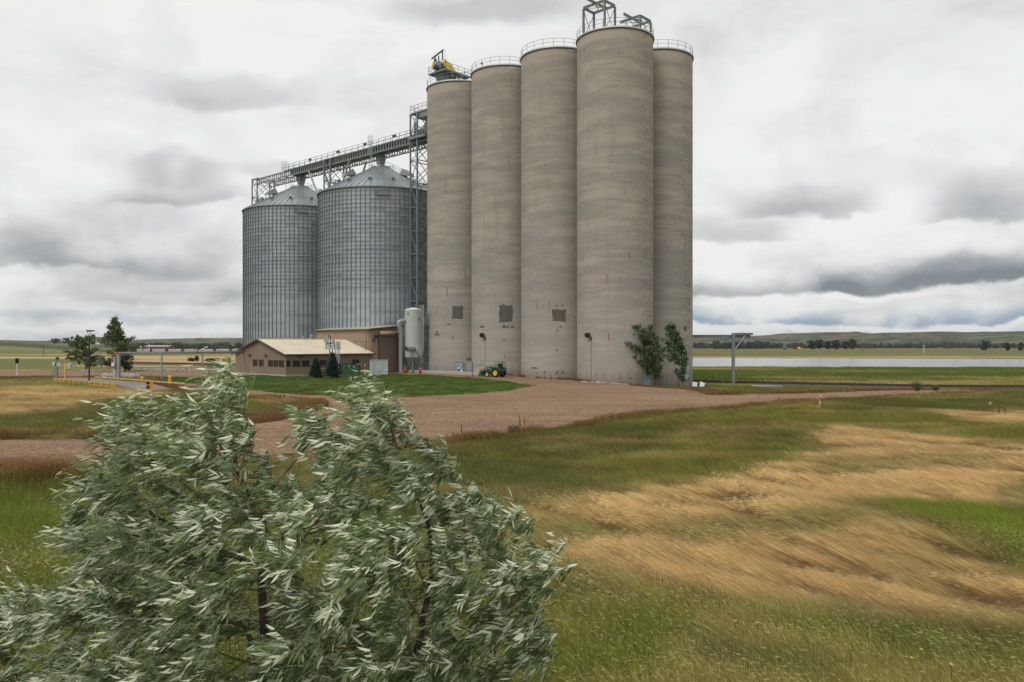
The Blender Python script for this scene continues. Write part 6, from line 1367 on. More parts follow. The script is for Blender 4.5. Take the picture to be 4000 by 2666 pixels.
def shrub(px, D, wpx, hpx, label, seed, m_='cw', name='green_shrub', n=500, leaf=.12):
    rr = np.random.default_rng(seed); x_ = xg(px, D); zb = hz(x_, D); H = hpx/F*D; W_ = wpx/F*D/2; e_ = empty(name, (x_, D, zb), 0, label, 'plant')
    mb = MB()
    for k in range(7): a = rr.uniform(0,6.3); mb.tube([(0,0,-.1),(math.cos(a)*W_*.6,math.sin(a)*W_*.5,H*.85)], [.03,.01], 4)
    mb.build('stems', M['bark'], e_); u = rr.normal(0,1,(n,3)); u /= np.linalg.norm(u,axis=1,keepdims=True); u *= rr.uniform(.3,1,(n,1))
    pos = u*[W_,W_*.8,H*.55]+[0,0,H*.5]; leaves_obj('foliage', pos, rr.normal(0,1,(n,3))+[-.5,0,0], rr.normal(0,1,(n,3))+[0,0,1], rr.uniform(.7,1.3,n)*leaf, rr.uniform(.4,.8,n)*leaf, rr.uniform(-.2,.3,n), M[m_], e_, kind='stuff')
shrub(2107, 87, 30, 22, 'upright green shrub at the edge of the gravel road on the right', 81, n=700)
shrub((480+1320/4.9)*.58825, 300, 22, 8, 'green shrub on the far tan field left of the rail machine', 82, 'far1', leaf=.4)
shrub((480+1420/4.9)*.58825, 305, 10, 12, 'small upright green shrub beside the first one on the far tan field', 83, 'far1', leaf=.35)
shrub((480+1680/4.9)*.58825, 290, 26, 8, 'low green shrub on the far tan field just above the rail machine', 84, 'far1', leaf=.4)
for px_, D__, lb_ in ((1561,19.6,'leafy weed clump in the middle of the tan grass'),(1766,18.6,'leafy weed clump in the tan grass, nearer the right edge'),(1892,33.5,'broad leafy weed patch at the upper border of the tan grass'),(1560,27.5,'leafy weed clump on the green side of the tan border'),(1700,26,'dark leafy weed clump at the left tip of the tan meadow')):
    shrub(px_, D__, 34*22/D__, 17*22/D__, lb_, int(px_), 'cwm', 'weed_clump', n=260, leaf=.055)
shrub(2150, 88, 22, 12, 'small round green bush beside the track on the right', 85, n=400)
shrub((1600+840/2.044)*.58825, 44.5, 40, 20, 'grey-green weedy shrub at the gravel edge right of the olive tree', 86, 'sage', n=600, leaf=.07)
# ---------------------------------------------------------------- grasses
gm = bpy.data.materials.new('grass_blade'); gm.use_nodes = True; t = NT(gm.node_tree); b = t.n['Principled BSDF']
at = t.node('ShaderNodeAttribute', attribute_name='tcol', attribute_type='INSTANCER'); vv_ = t.node('ShaderNodeAttribute', attribute_name='v'); rn = t.node('ShaderNodeAttribute', attribute_name='rnd'); bs = t.node('ShaderNodeAttribute', attribute_name='bcol', attribute_type='INSTANCER')
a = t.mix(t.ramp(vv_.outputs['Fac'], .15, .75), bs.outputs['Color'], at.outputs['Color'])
k = t.m('ADD', .65, t.m('MULTIPLY', rn.outputs['Fac'], .7)); cv = t.n.new('ShaderNodeCombineXYZ')
for i in range(3): t.l.new(k, cv.inputs[i])
a = t.mix(1.0, a, cv.outputs[0], 'MULTIPLY'); t.l.new(a, b.inputs['Base Color']); b.inputs['Roughness'].default_value = .65; b.inputs['Specular IOR Level'].default_value = .25
tr_ = t.node('ShaderNodeBsdfTranslucent'); t.l.new(a, tr_.inputs[0]); mx_ = t.node('ShaderNodeMixShader'); mx_.inputs[0].default_value = .3; t.l.new(b.outputs[0], mx_.inputs[1]); t.l.new(tr_.outputs[0], mx_.inputs[2]); t.l.new(mx_.outputs[0], t.n['Material Output'].inputs[0])
def tuft(seed, n, rad_, h, wd, lean, droop, heads=0.0, spread=.22):
    rr = np.random.default_rng(seed); a = rr.uniform(0, 2*math.pi, n); r_ = rad_*np.sqrt(rr.uniform(0, 1, n)); base = np.stack([r_*np.cos(a), r_*np.sin(a), np.full(n, -.05)], 1)
    hh = h*rr.uniform(.55, 1.15, n); dx = np.stack([-lean+rr.normal(0, spread, n), rr.normal(-.12, spread, n)], 1); V = []; vf = []
    th = rr.uniform(-.6, .6, n)+math.pi/2*0; s = np.stack([np.cos(th), np.sin(th), np.zeros(n)], 1)
    for st in (0, .35, .72, 1.0):
        hor = dx*(hh*(st**1.7))[:, None]; z = hh*(st-droop*st**2.6); c = base+np.concatenate([hor, z[:, None]], 1)
        w_ = wd*rr.uniform(.7,1.3,n)*(1-.55*st)
        if st < 1: V += [c-s*w_[:, None]/2, c+s*w_[:, None]/2]; vf += [st, st]
        else: V.append(c); vf.append(st)
    V = np.stack(V, 1).reshape(-1, 3); bb = np.arange(n)[:, None]*7; q = np.concatenate([bb+[0,1,3,2], bb+[2,3,5,4]]); t3 = bb+[4,5,6]
    rnd = np.repeat(rr.uniform(0,1,n), 7); vfa = np.tile(vf, n); nb = len(V)
    if heads > 0:     # seed heads: short fat spikes at the tips
        m_ = int(n*heads); tip = V.reshape(-1, 7, 3)[:m_, 6]; d_ = norm(np.stack([-np.full(m_, lean+.5), rr.normal(0,.3,m_), rr.normal(.05,.3,m_)], 1)); hl_ = h*.13
        sd_ = norm(np.cross(d_, rr.normal(0,1,(m_,3)))); Vh = np.stack([tip, tip+d_*hl_*.5+sd_*wd*.6, tip+d_*hl_, tip+d_*hl_*.5-sd_*wd*.6], 1).reshape(-1, 3)
        q = np.concatenate([q, nb+np.arange(m_)[:, None]*4+[0,1,2,3]]); V = np.concatenate([V, Vh]); vfa = np.concatenate([vfa, np.ones(4*m_)]); rnd = np.concatenate([rnd, np.full(4*m_, 1.0)])
    return np_mesh('grass_tuft', V, [q, t3], gm, attrs={'v': vfa, 'rnd': rnd}, link=False)
# 0-2 near/mid/far green, 3-5 near/mid/far tan, 6-8 rusty weeds
LOD = [(95,.30,.62,.007),(60,.55,.52,.018),(40,1.1,.50,.045)]
tufts = []
for (n, r_, h, w_) in LOD: tufts.append(tuft(len(tufts)+1, n, r_, h, w_, .38, .14, .06))
for (n, r_, h, w_) in LOD: tufts.append(tuft(len(tufts)+1, int(n*1.5), r_, h*1.45, w_*.8, 1.05, .55, .12, .10))
for (n, r_, h, w_) in LOD: tufts.append(tuft(len(tufts)+1, int(n*.8), r_, h*1.1, w_*1.1, .12, .02, .5))
tufts.append(tuft(20, 60, .25, .22, .010, .2, .1, 0)); tufts.append(tuft(21, 16, .34, .70, .004, .5, .22, 1.0))
def grass(name, x, y, kind, scale, tc_, bc_, label, yaw):
    z = height(x, y); n = len(x); me = bpy.data.meshes.new(name); me.vertices.add(n); me.vertices.foreach_set('co', np.stack([x, y, z], 1).astype(np.float32).ravel())
    def at_(k, ty, field, a): q = me.attributes.new(k, ty, 'POINT'); q.data.foreach_set(field, np.ascontiguousarray(a).ravel())
    at_('kind', 'INT', 'value', kind.astype(np.int32)); at_('scl', 'FLOAT_VECTOR', 'vector', scale.astype(np.float32)); at_('rot', 'FLOAT_VECTOR', 'vector', np.stack([np.zeros(n), np.zeros(n), yaw], 1).astype(np.float32))
    one = np.ones((n, 1)); at_('tcol', 'FLOAT_COLOR', 'color', np.concatenate([tc_, one], 1).astype(np.float32)); at_('bcol', 'FLOAT_COLOR', 'color', np.concatenate([bc_, one], 1).astype(np.float32))
    o = bpy.data.objects.new(name, me); col.objects.link(o); tag(o, label, 'grass', kind='stuff')
    ng = bpy.data.node_groups.new(name+'_nodes', 'GeometryNodeTree'); ng.interface.new_socket('Geometry', in_out='INPUT', socket_type='NodeSocketGeometry'); ng.interface.new_socket('Geometry', in_out='OUTPUT', socket_type='NodeSocketGeometry')
    N = ng.nodes; gi = N.new('NodeGroupInput'); go = N.new('NodeGroupOutput'); ip = N.new('GeometryNodeInstanceOnPoints'); g2i = N.new('GeometryNodeGeometryToInstance')
    for tf in tufts[::-1]:
        oi = N.new('GeometryNodeObjectInfo'); oi.inputs['Object'].default_value = tf; oi.inputs['As Instance'].default_value = True; ng.links.new(oi.outputs['Geometry'], g2i.inputs[0])
    def na_(nm, ty): q = N.new('GeometryNodeInputNamedAttribute'); q.data_type = ty; q.inputs[0].default_value = nm; return q.outputs[0]
    ng.links.new(gi.outputs[0], ip.inputs['Points']); ng.links.new(g2i.outputs[0], ip.inputs['Instance']); ip.inputs['Pick Instance'].default_value = True
    ng.links.new(na_('kind', 'INT'), ip.inputs['Instance Index']); ng.links.new(na_('scl', 'FLOAT_VECTOR'), ip.inputs['Scale'])
    e2r = N.new('FunctionNodeEulerToRotation'); ng.links.new(na_('rot', 'FLOAT_VECTOR'), e2r.inputs[0]); ng.links.new(e2r.outputs[0], ip.inputs['Rotation']); ng.links.new(ip.outputs[0], go.inputs[0])
    md = o.modifiers.new('scatter', 'NODES'); md.node_group = ng; return o
def sample(n, d0, d1, wide, seed):
    rr = np.random.default_rng(seed); D = np.sqrt(rr.uniform(d0*d0, d1*d1, n)); u = rr.uniform(-wide, wide, n); return u*D, D, rr
allx = []
for lod, (n, d0, d1) in enumerate([(72000, 5, 32), (64000, 32, 70), (52000, 70, 140)]):
    x, y, rr = sample(n, d0, d1, 1.12, 100+lod); z, c, tan, ru, gg = zones(x, y)
    foot = (np.hypot(x+2.2, y-7.5) < .0)
    keep = (z == 0) & (rr.uniform(0,1,n) < np.clip(.35+(-gg)/1.5, 0, 1))
    for s_ in SIL: keep &= np.hypot(x-s_.x, y-s_.y) > SR+.5
    for b_ in (B1, B2): keep &= np.hypot(x-b_.x, y-b_.y) > BR_+.5
    lx = (x-C0.x)*E1.x+(y-C0.y)*E1.y; ly = (x-C0.x)*E2.x+(y-C0.y)*E2.y; keep &= ~((lx > -1) & (lx < 24) & (ly > -1) & (ly < 18))
    lx = (x-A.x)*E1.x+(y-A.y)*E1.y; ly = (x-A.x)*E2.x+(y-A.y)*E2.y; keep &= ~((lx > -.2) & (lx < 4) & (ly > -28) & (ly < .5))
    ux = x/y; keep &= ~((np.abs(ux-(1883.8-CX)/F) < .008) & (y > 57) & (y < 70))
    x, y, c, tan, ru = x[keep], y[keep], c[keep], tan[keep], ru[keep]; n = len(x); r2 = rr.uniform(0,1,n)
    kind = np.where(tan > .35+.3*(r2-.5), 3+lod, lod); kind = np.where((ru > .3) & (r2 < ru), 6+lod, kind)
    st = .62*fbm((-.65*x+.76*y)*.30, (.76*x+.65*y)*1.0, 2.1, 4, 61)+.38*fbm((-.65*x+.76*y)*.26, (.76*x+.65*y)*1.0, .8, 4, 62); hf = fbm(x, y, .25, 3, 141)
    s = .75+.5*rr.uniform(0,1,n); s = s*(1-.40*(tan > .4)*sst(st, .46, .57))*(.7+.6*hf)
    lush = (c[:, 1] > .19) & (c[:, 0] < .17); s = s*np.where(lush, .85, 1); sz = s*np.clip(.75+.5*hf+.35*(kind >= 6), .4, 1.4)*(1, .8, .62)[lod]
    scale = np.stack([s, s, sz], 1)
    edge_ = np.clip(.38+.62*sst(-gg[keep], 0, 5.0), .38, 1); scale[:, 2] *= np.maximum(edge_, .62*(kind >= 6))
    jit = 1+rr.normal(0, .21, (n, 1)); tc_ = np.clip(c*jit*1.0, .01, .9); tc_[:, 0] *= (1+rr.normal(0, .05, n))
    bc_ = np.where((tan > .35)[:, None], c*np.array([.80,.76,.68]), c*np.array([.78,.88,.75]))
    if lod == 0:   # pale seeding heads low in the foreground
        hd = (rr.uniform(0,1,n) < .22) & (y < 19.5) & (tan < .3); kind = np.where(hd, 10, kind); tc_[hd] = np.array([.62,.58,.30]); bc_[hd] = np.array([.2,.22,.07])
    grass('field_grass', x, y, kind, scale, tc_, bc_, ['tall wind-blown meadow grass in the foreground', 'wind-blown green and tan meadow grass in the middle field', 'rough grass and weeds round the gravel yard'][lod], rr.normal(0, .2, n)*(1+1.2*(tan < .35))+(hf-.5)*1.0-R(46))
# weeds along the foot of the silos
rr = np.random.default_rng(77); wx, wy = [], []
for s_ in SIL:
    a_ = rr.uniform(R(180), R(360), 260); r_ = SR+.15+rr.uniform(0,.7,260)**2; k_ = fbm(a_*6+s_.x, a_*0, 1.0, 3, 5) > .47; wx.append(s_.x+r_[k_]*np.cos(a_[k_])); wy.append(s_.y+r_[k_]*np.sin(a_[k_]))
wx = np.concatenate(wx); wy = np.concatenate(wy); n = len(wx); s = rr.uniform(.3,.8,n); cw_ = np.where((rr.uniform(0,1,n) < .5)[:, None], COLS['rust'], COLS['tand'])*rr.uniform(.7,1.2,(n,1))
grass('base_weeds', wx, wy, np.full(n, 7), np.stack([s*.6, s*.6, s], 1), cw_, cw_*.8, 'dry weeds growing along the foot of the concrete silos', rr.uniform(0,6,n))
x, y, rr = sample(26000, 60, 150, .76, 120); z, c, tan, ru, gg = zones(x, y); k = z == 2; x, y = x[k], y[k]; n = len(x)
lx = (x-C0.x)*E1.x+(y-C0.y)*E1.y; ly = (x-C0.x)*E2.x+(y-C0.y)*E2.y; k = ~((lx > -.5) & (lx < 24) & (ly > -.5) & (ly < 18)); x, y = x[k], y[k]; n = len(x)
hf = fbm(x, y, .3, 4, 151)[:, None]; c = np.array([.105,.155,.030])*(.65+.8*hf)*(1+rr.normal(0,.08,(n,1)))
s = np.stack([np.full(n, 2.6), np.full(n, 2.6), np.full(n, .9)], 1); grass('lawn_grass', x, y, np.full(n, 9), s, c, c*.8, 'mown bright green lawn in front of the office', rr.uniform(0,6,n))
# bank of tall green growth before the river
x, y, rr = sample(15000, 135, 278, .8, 130); z, c, tan, ru, gg = zones(x, y); k = (z == 0) & (x > 22) & (y < shore(x)[0]-2); x, y, c = x[k], y[k], c[k]; n = len(x); s = rr.uniform(1.2,2.2,n)
grass('river_bank_growth', x, y, np.full(n, 2), np.stack([s, s, s*.9], 1), c*(1+rr.normal(0,.1,(n,1))), c*.8, 'rank green growth on the near river bank', rr.uniform(-.5,.5,n))
# dark dock stalks standing out of the grass
dk = [(1068,1012,42),(1082,1022,30),(1178,1035,36),(1203,1015,34),(1372,975,22),(1716,925,0)]
dock = []
def dockp(px, D, hpx, label, seed):
    rr = random.Random(seed); x_ = xg(px, D); zb = hz(x_, D); H = hpx/F*D; e_ = empty('dock_plant', (x_, D, zb), 0, label, 'plant', 'dead dock stalks standing in the grass'); mb = MB(); mb.tube([(0,0,-.1),(-.05*H,0,H*.5),(-.08*H,0,H)], [.012*D/40,.009*D/40,.004*D/40], 5); mb.build('stalk', M['bark'], e_)
    mb = MB()
    for k in range(34):
        z_ = H*(.35+.63*k/34); a = rr.uniform(0,6.3); w_ = .05*H*(1.1-k/40); q = Vector((-.07*H*z_/H+math.cos(a)*w_, math.sin(a)*w_, z_+rr.uniform(0,.03)*H)); s_ = .030*H
        mb.box(q, (s_,s_,s_*1.5), rz=a)
    mb.build('seed_cluster', M['dockred'], e_)
M['dockred'] = mat('dock_seed', (.15,.065,.035), .9, 0, .3, 20)
for k, (px_, D_, h_, lb) in enumerate([(1040+22,41.5,34,'tallest dark dock stalk at the gravel edge right of the olive tree'),(1090,41,25,'thin dark dock stalk just right of the tallest one'),(1177,39,24,'dark dock stalk below the grey-green shrub'),
    (1196,46,36,'branchy dark dock stalk in the rusty weeds mid yard'),(1206,46.5,30,'shorter dock stalk leaning beside the branchy one'),(1480*0+1545,33,26,'small dock stalk in the green grass below the wide silo'),(1744+0,71,16,'dark dock stalk on the far grass left of the marker post'),(1790+0,70,13,'small dark dock stalk nearer to the marker post'),
    (1547,14.3,66,'dark dock stalk standing at the bottom edge of the grass'),(1408,14.9,60,'branchy reddish dock stalk low in the foreground grass'),(2297,55,26,'thin dark stalk above the upper tan patch'),(2310,54,20,'second thin dark stalk above the upper tan patch'),(2262,56,18,'short dark stalk left of the pale marker')]):
    dockp(px_, D_, h_, lb, 200+k)
# small yellow flowers
FL = ['yellow flower farthest from the bottom edge, in the tan grass','left one of two yellow flowers in the middle of the lower grass','right one of two yellow flowers in the middle of the lower grass','yellow flower highest of the three near the lower right corner','yellow flower leftmost of the three near the lower right corner','yellow flower nearest the lower right corner','single yellow flower beside the olive tree']
for k, (px_, py_) in enumerate([(1525,1330),(1694,1443),(1744,1446),(2320*.85+1000*.15,1510),(2100,1530),(2190,1545),(1307,1322)]):
    gx_, gy_ = G(px_, py_, .45); e_ = empty('yellow_flower', (gx_, gy_, hz(gx_, gy_)), 0, FL[k], 'flower', 'yellow flowers in the foreground grass')
    mb = MB(); mb.tube([(0,0,0),(-.03,0,.55)], .004, 4); mb.build('stem', M['dkgreen'], e_)
    mb = MB()
    for q in range(9): a = 2*math.pi*q/9; mb.add([(-.03,0,.56),(-.03+.02*math.cos(a-.25),.02*math.sin(a-.25),.57),(-.03+.028*math.cos(a),.028*math.sin(a),.56),(-.03+.02*math.cos(a+.25),.02*math.sin(a+.25),.57)], [(0,1,2,3)])
    mb.build('petals', M['yellowm'], e_)
# ---------------------------------------------------------------- the olive trees in the foreground
M['ol'] = leaf_mat('olive_leaf', (.112,.158,.062), (.60,.64,.48), .5, .24, .42)
M['shoot'] = mat('olive_shoot', (.30,.30,.20), .8); M['twig'] = mat('olive_twig', (.16,.13,.08), .8); M['fruit'] = mat('olive_fruit', (.35,.31,.06), .5, 0, .2, 30)
CLU = .5
GAPS = [(560,1480,38,110,.9),(600,1350,26,90,.8),(725,1250,60,90,.85),(985,1330,26,130,.8),(640,1060,40,70,.8),(1090,1330,60,60,.7),(420,1420,60,30,.7),(1180,1420,50,40,.6),(760,1470,60,60,.6),(300,1500,50,40,.6)]
def olive(base_pts, poly, D0, label, seed, natt, loc, nfront, thick=1.45):
    rr = np.random.default_rng(seed); poly = np.array(poly, float); e_ = empty('olive_tree', loc, 0, label, 'tree', 'silvery olive trees in the foreground'); o0 = np.array(loc, float)
    att = []
    while len(att) < natt:
        px_ = rr.uniform(poly[:,0].min(), poly[:,0].max(), 4000); py_ = rr.uniform(poly[:,1].min(), poly[:,1].max(), 4000)
        sd_ = sdist(px_, py_, poly); k = sd_ > 6; px_, py_, sd_ = px_[k], py_[k], sd_[k]
        th_ = np.clip(sd_/230, .12, 1)**.6*thick; D = D0+rr.uniform(-1, 1, len(px_))*th_; 
        att += list(np.stack([(px_-CX)/F*D, D, CAMZ+(HZ-py_)/F*D], 1))
    att = np.array(att[:natt])
    nc = natt//16; cen_ = att[rr.integers(0, natt, nc)]; ji = np.concatenate([np.linalg.norm(att[s_:s_+800, None]-cen_[None], axis=2).argmin(1) for s_ in range(0, natt, 800)]); att = att*(1-CLU)+cen_[ji]*CLU
    for gx0, gy0, gx1, gy1, pr_ in GAPS:
        ap = CX+F*att[:,0]/att[:,1]; aq = HZ-F*(att[:,2]-CAMZ)/att[:,1]; k = (((ap-gx0)/gx1)**2+((aq-gy0)/gy1)**2 < 1) & (rr.uniform(0,1,len(att)) < pr_); att = att[~k]
    natt = len(att); nodes = []; par = []
    for stem in base_pts:
        prev = -1
        pts = [np.array(P(*q)) for q in stem]; 
        for i in range(len(pts)-1):
            L = np.linalg.norm(pts[i+1]-pts[i]); m_ = max(1, int(L/.1))
            for q in range(m_): nodes.append(pts[i]+(pts[i+1]-pts[i])*q/m_+rr.normal(0,.012,3)); par.append(prev); prev = len(nodes)-1
    nodes = np.array(nodes); par = list(par); dist = np.full(len(att), 1e9); near = np.zeros(len(att), int); alive = np.ones(len(att), bool); start = 0; step = .085
    for it in range(140):
        new = nodes[start:]
        if len(new):
            for s0 in range(0, len(new), 400):
                dd = np.linalg.norm(att[:, None]-new[None, s0:s0+400], axis=2); j = dd.argmin(1); dm = dd[np.arange(len(att)), j]; k = dm < dist; dist[k] = dm[k]; near[k] = start+s0+j[k]
        alive &= dist > .11
        act = alive & (dist < 3.0)
        if not act.any(): break
        start = len(nodes); src = near[act]; v = norm(att[act]-nodes[src]); acc = np.zeros((len(nodes), 3)); np.add.at(acc, src, v); u_ = np.unique(src); cnt = np.bincount(src, minlength=len(nodes))
        g_ = norm(acc[u_]+rr.normal(0,.12,(len(u_),3))); nn = nodes[u_]+g_*step
        nodes = np.concatenate([nodes, nn]); par += list(u_)
        if len(nodes) > 9000: break
    par = np.array(par); N_ = len(nodes); w_ = np.zeros(N_); ch = np.bincount(par[par >= 0], minlength=N_)
    w_[ch == 0] = 1
    for i in range(N_-1, -1, -1):
        if par[i] >= 0: w_[par[i]] += w_[i] if w_[i] > 0 else 1
    rad_ = .0036*np.maximum(w_, 1)**.43
    # wood: chains from fork to fork
    kids = [[] for _ in range(N_)]
    for i in range(N_):
        if par[i] >= 0: kids[par[i]].append(i)
    for i in range(N_): kids[i].sort(key=lambda q: -w_[q])
    thick_chains, thin = [], MB(); heads_ = [i for i in range(N_) if par[i] < 0]
    stack = [(h_, None) for h_ in heads_]
    while stack:
        i, p_ = stack.pop(); ch_ = [] if p_ is None else [p_]; j = i
        while True:
            ch_.append(j)
            for q in kids[j][1:]: stack.append((q, j))
            if not kids[j]: break
            j = kids[j][0]
        if len(ch_) < 2: continue
        r0 = rad_[ch_[0] if p_ is None else ch_[1]]; rs = [min(r0, rad_[q]) for q in ch_]; pts = [Vector(nodes[q]-o0) for q in ch_]
        if len(ch_) > 6: pts = [pts[0]]+[(pts[q-1]+pts[q]*2+pts[q+1])/4 for q in range(1, len(pts)-1)]+[pts[-1]]
        if p_ is None: mb = MB(); mb.tube(pts, rs, 9); mb.build('trunk', M['bark'], e_)
        elif r0 > .018: mb = MB(); mb.tube(pts, rs, 7); mb.build('branch', M['bark'], e_)
        else: thin.tube(pts[::2]+([pts[-1]] if len(pts) % 2 == 0 else []), (rs[::2]+([rs[-1]] if len(pts) % 2 == 0 else [])), 4, False)
    o = thin.build('twigs', M['twig'], e_); o['kind'] = 'stuff'
    # leafy shoots
    tn = np.where((w_ < 9) & (par >= 0))[0]; pos, d, nn_, Ls = [], [], [], []; wind = np.array([-.80, .05, -.42]); cen = nodes[tn].mean(0)
    segd = norm(nodes[tn]-nodes[par[tn]])
    shp, shd, shl = [], [], []
    for rep in range(4):
        shoot = norm(rr.normal(0,1,(len(tn),3))); flip_ = np.where(rr.uniform(0,1,(len(tn),1)) < .32, -1, 1); nb_ = norm(rr.normal(0,.5,(len(tn),3))+np.array([.1,-.35,.85]))
        sdir = norm(segd*.7+rr.normal(0,.55,(len(tn),3))+np.array([-.30,-.05,.35])+ .25*norm(nodes[tn]-cen)); sl_ = rr.uniform(.10,.30,len(tn))
        shp.append(nodes[tn]); shd.append(sdir); shl.append(sl_)
        for q in range(8):
            f_ = (q+.5)/8; p_ = nodes[tn]+sdir*(sl_*f_)[:, None]+wind*(sl_*f_*f_*.35)[:, None]
            side = norm(np.cross(sdir, rr.normal(0,1,(len(tn),3)))); sg_ = 1 if q % 2 else -1; ld = norm(sdir*.35+norm(np.cross(sdir, nb_))*.42*sg_+shoot*.18+wind*(.75+.5*fbm(nodes[tn][:,0], nodes[tn][:,2], 1.6, 2, 33)[:, None])+rr.normal(0,.10,(len(tn),3)))
            pos.append(p_); d.append(ld); nn_.append(norm(rr.normal(0,.28,(len(tn),3))+nb_)*flip_); Ls.append(rr.uniform(.042,.122,len(tn)))
    SV = []
    for p0_, d_, l_ in zip(shp, shd, shl):
        sdv = norm(np.cross(d_, np.array([0.3,1,.2])))*.0022
        for f_ in (0, .5, 1.0): c_ = p0_+d_*(l_*f_)[:, None]+wind*(l_*f_*f_*.35)[:, None]-o0; SV += [c_-sdv*(1.2-f_), c_+sdv*(1.2-f_)]
    ns_ = len(shp); SV = np.stack(SV, 0).reshape(ns_, 6, -1, 3).transpose(0, 2, 1, 3).reshape(-1, 3); bb = np.arange(len(SV)//6)[:, None]*6
    np_mesh('shoots', SV, [np.concatenate([bb+[0,1,3,2], bb+[2,3,5,4]])], M['shoot'], e_)['kind'] = 'stuff'
    pos = np.concatenate(pos)-o0; d = np.concatenate(d); nn_ = np.concatenate(nn_); Ls = np.concatenate(Ls)
    wp = pos+o0; ap = CX+F*wp[:,0]/wp[:,1]; aq = HZ-F*(wp[:,2]-CAMZ)/wp[:,1]; thin_ = np.zeros(len(pos))
    for gx0, gy0, gx1, gy1, pr_ in ((545,1490,42,85,.86),(600,1375,30,75,.86),(985,1330,24,110,.8),(965,1450,22,60,.8),(500,1400,40,22,.7)): thin_ = np.maximum(thin_, pr_*((((ap-gx0)/gx1)**2+((aq-gy0)/gy1)**2) < 1)*(wp[:,1] < D0+.25))
    for gx0, gy0, gx1, gy1, pr_ in ((655,1015,34,80,.8),(705,1075,35,40,.6),(1255,1400,30,25,.5),(735,1260,40,60,.55)): thin_ = np.maximum(thin_, pr_*((((ap-gx0)/gx1)**2+((aq-gy0)/gy1)**2) < 1))
    k = rr.uniform(0,1,len(pos)) < .92-thin_; pos, d, nn_, Ls = pos[k], d[k], nn_[k], Ls[k]
    print('olive nodes', N_, 'leaves', len(pos))
    # the leaves that show largest are objects of their own
    wp = pos+o0; vis = (CX+F*wp[:,0]/wp[:,1] > -10) & (HZ-F*(wp[:,2]-CAMZ)/wp[:,1] < 1575); order = np.argsort(np.where(vis, wp[:,1]-8*Ls, 99))[:nfront]
    lv = MB(); V, q_, t3_ = leaf_arrays(np.zeros((1,3)), np.array([[1.,0,0]]), np.array([[0,0,1.]]), np.ones(1), np.full(1,.20), np.full(1,.3)); lm_ = np_mesh('leaf', V, [q_, t3_], M['ol'], attrs={'rnd': np.full(7,.6)}, link=False).data
    for i in order:
        x_ = Vector(d[i]).normalized(); y_ = -x_.cross(Vector(nn_[i])).normalized(); z_ = x_.cross(y_); Mx = Matrix((x_, y_, z_)).transposed().to_4x4(); Mx = Matrix.Translation(Vector(pos[i])) @ Mx @ Matrix.Scale(Ls[i], 4)
        o = bpy.data.objects.new('leaf', lm_); col.objects.link(o); o.parent = e_; o.matrix_basis = Mx
    k = np.ones(len(pos), bool); k[order] = False; pos, d, nn_, Ls = pos[k], d[k], nn_[k], Ls[k]; n = len(pos)
    hue = fbm(pos[:,0]*1.0+5, pos[:,2], 1.3, 3, 7)
    leaves_obj('crown', pos, d, nn_, Ls, Ls*rr.uniform(.16,.27,n), rr.uniform(.0,.5,n), M['ol'], e_, np.clip(.5+(hue-.5)*.8+rr.normal(0,.22,n), 0, 1), kind='stuff')
    # fruit
    fi = rr.choice(tn, min(len(tn), 900)); fi = fi[np.argsort(fbm(nodes[fi,0], nodes[fi,2], .9, 2, 9))[-320:]]; V, Fa = [], []; oc = np.array([(1,0,0),(-1,0,0),(0,1,0),(0,-1,0),(0,0,1.3),(0,0,-1.3)]); of_ = np.array([(0,2,4),(2,1,4),(1,3,4),(3,0,4),(2,0,5),(1,2,5),(3,1,5),(0,3,5)]); c_ = 0
    for i in fi:
        for q in range(5): V.append(oc*.0062+nodes[i]-o0+rr.normal(0,.03,3)); Fa.append(of_+c_*6); c_ += 1
    np_mesh('fruit', np.concatenate(V), [np.concatenate(Fa)], M['fruit'], e_, smooth=True)['kind'] = 'stuff'
    return e_
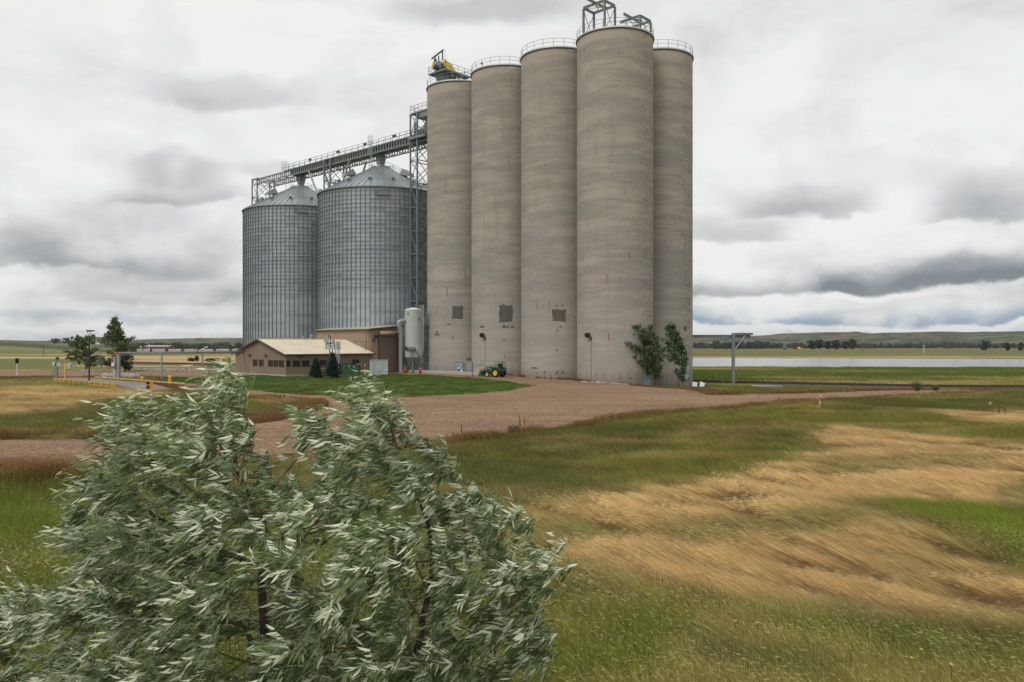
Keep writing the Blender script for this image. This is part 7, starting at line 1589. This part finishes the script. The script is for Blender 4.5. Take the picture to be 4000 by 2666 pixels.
CROWN = [(70,1500),(60,1440),(110,1350),(175,1290),(150,1240),(140,1195),(170,1165),(135,1150),(150,1138),(200,1155),(215,1120),(190,1060),(225,1075),(232,1020),(240,965),(262,925),(300,908),(340,880),(362,930),(395,935),(425,885),(455,872),(485,865),
 (515,840),(548,828),(572,862),(600,870),(612,905),(605,960),(632,1010),(610,1060),(640,1080),(690,1010),(672,960),(662,925),(690,905),(712,945),(740,935),(765,945),(790,915),(835,885),(848,868),(885,875),(905,866),(925,912),(940,925),(965,900),(972,930),(955,965),(985,990),(1000,1040),
 (1030,1010),(1048,1020),(1050,1095),(1080,1105),(1125,1100),(1150,1150),(1180,1165),(1208,1185),(1242,1170),(1240,1215),(1262,1260),(1300,1290),(1350,1262),(1338,1325),(1300,1330),(1262,1330),(1270,1400),(1292,1440),(1305,1480),(1290,1530),(1250,1555),(1180,1545),(1130,1580),(1100,1700),(40,1760),(60,1600)]
olive([[(600,2330,7.4),(602,1800,7.4),(600,1580,7.2),(575,1470,7.1),(535,1400,7.2)],[(601,1640,7.25),(612,1480,7.3),(600,1330,7.4),(612,1240,7.4)],[(640,2330,7.8),(900,1650,7.9),(965,1470,7.6),(985,1330,7.5)]],
      CROWN, 7.2, 'big silvery-green olive tree filling the lower left foreground', 5, 6500, (-2.3, 7.4, -.3), 280)
olive([[(-160,2330,7.6),(-120,1700,7.6),(-60,1540,7.4)]], [(-420,1300),(-200,1330),(-20,1372),(30,1352),(75,1345),(125,1352),(118,1400),(80,1440),(95,1500),(60,1560),(70,1700),(-420,1760)], 7.6, 'part of a second olive tree cut by the lower left corner', 6, 1500, (-5.4, 7.6, -.3), 20)
HAZE = 5e-5
# ---------------------------------------------------------------- light haze in the air
hb = MB(); hb.bx(-9000, 9000, -1500, 8800, -60, 175); hm = bpy.data.materials.new('haze_air'); hm.use_nodes = True; t = NT(hm.node_tree); t.n.clear()
pv = t.node('ShaderNodeVolumePrincipled'); pv.inputs['Color'].default_value = (.80,.88,.98,1); pv.inputs['Density'].default_value = HAZE; pv.inputs['Anisotropy'].default_value = .2
t.l.new(pv.outputs[0], t.node('ShaderNodeOutputMaterial').inputs['Volume']); ho = hb.build('haze', hm); tag(ho, kind='stuff')
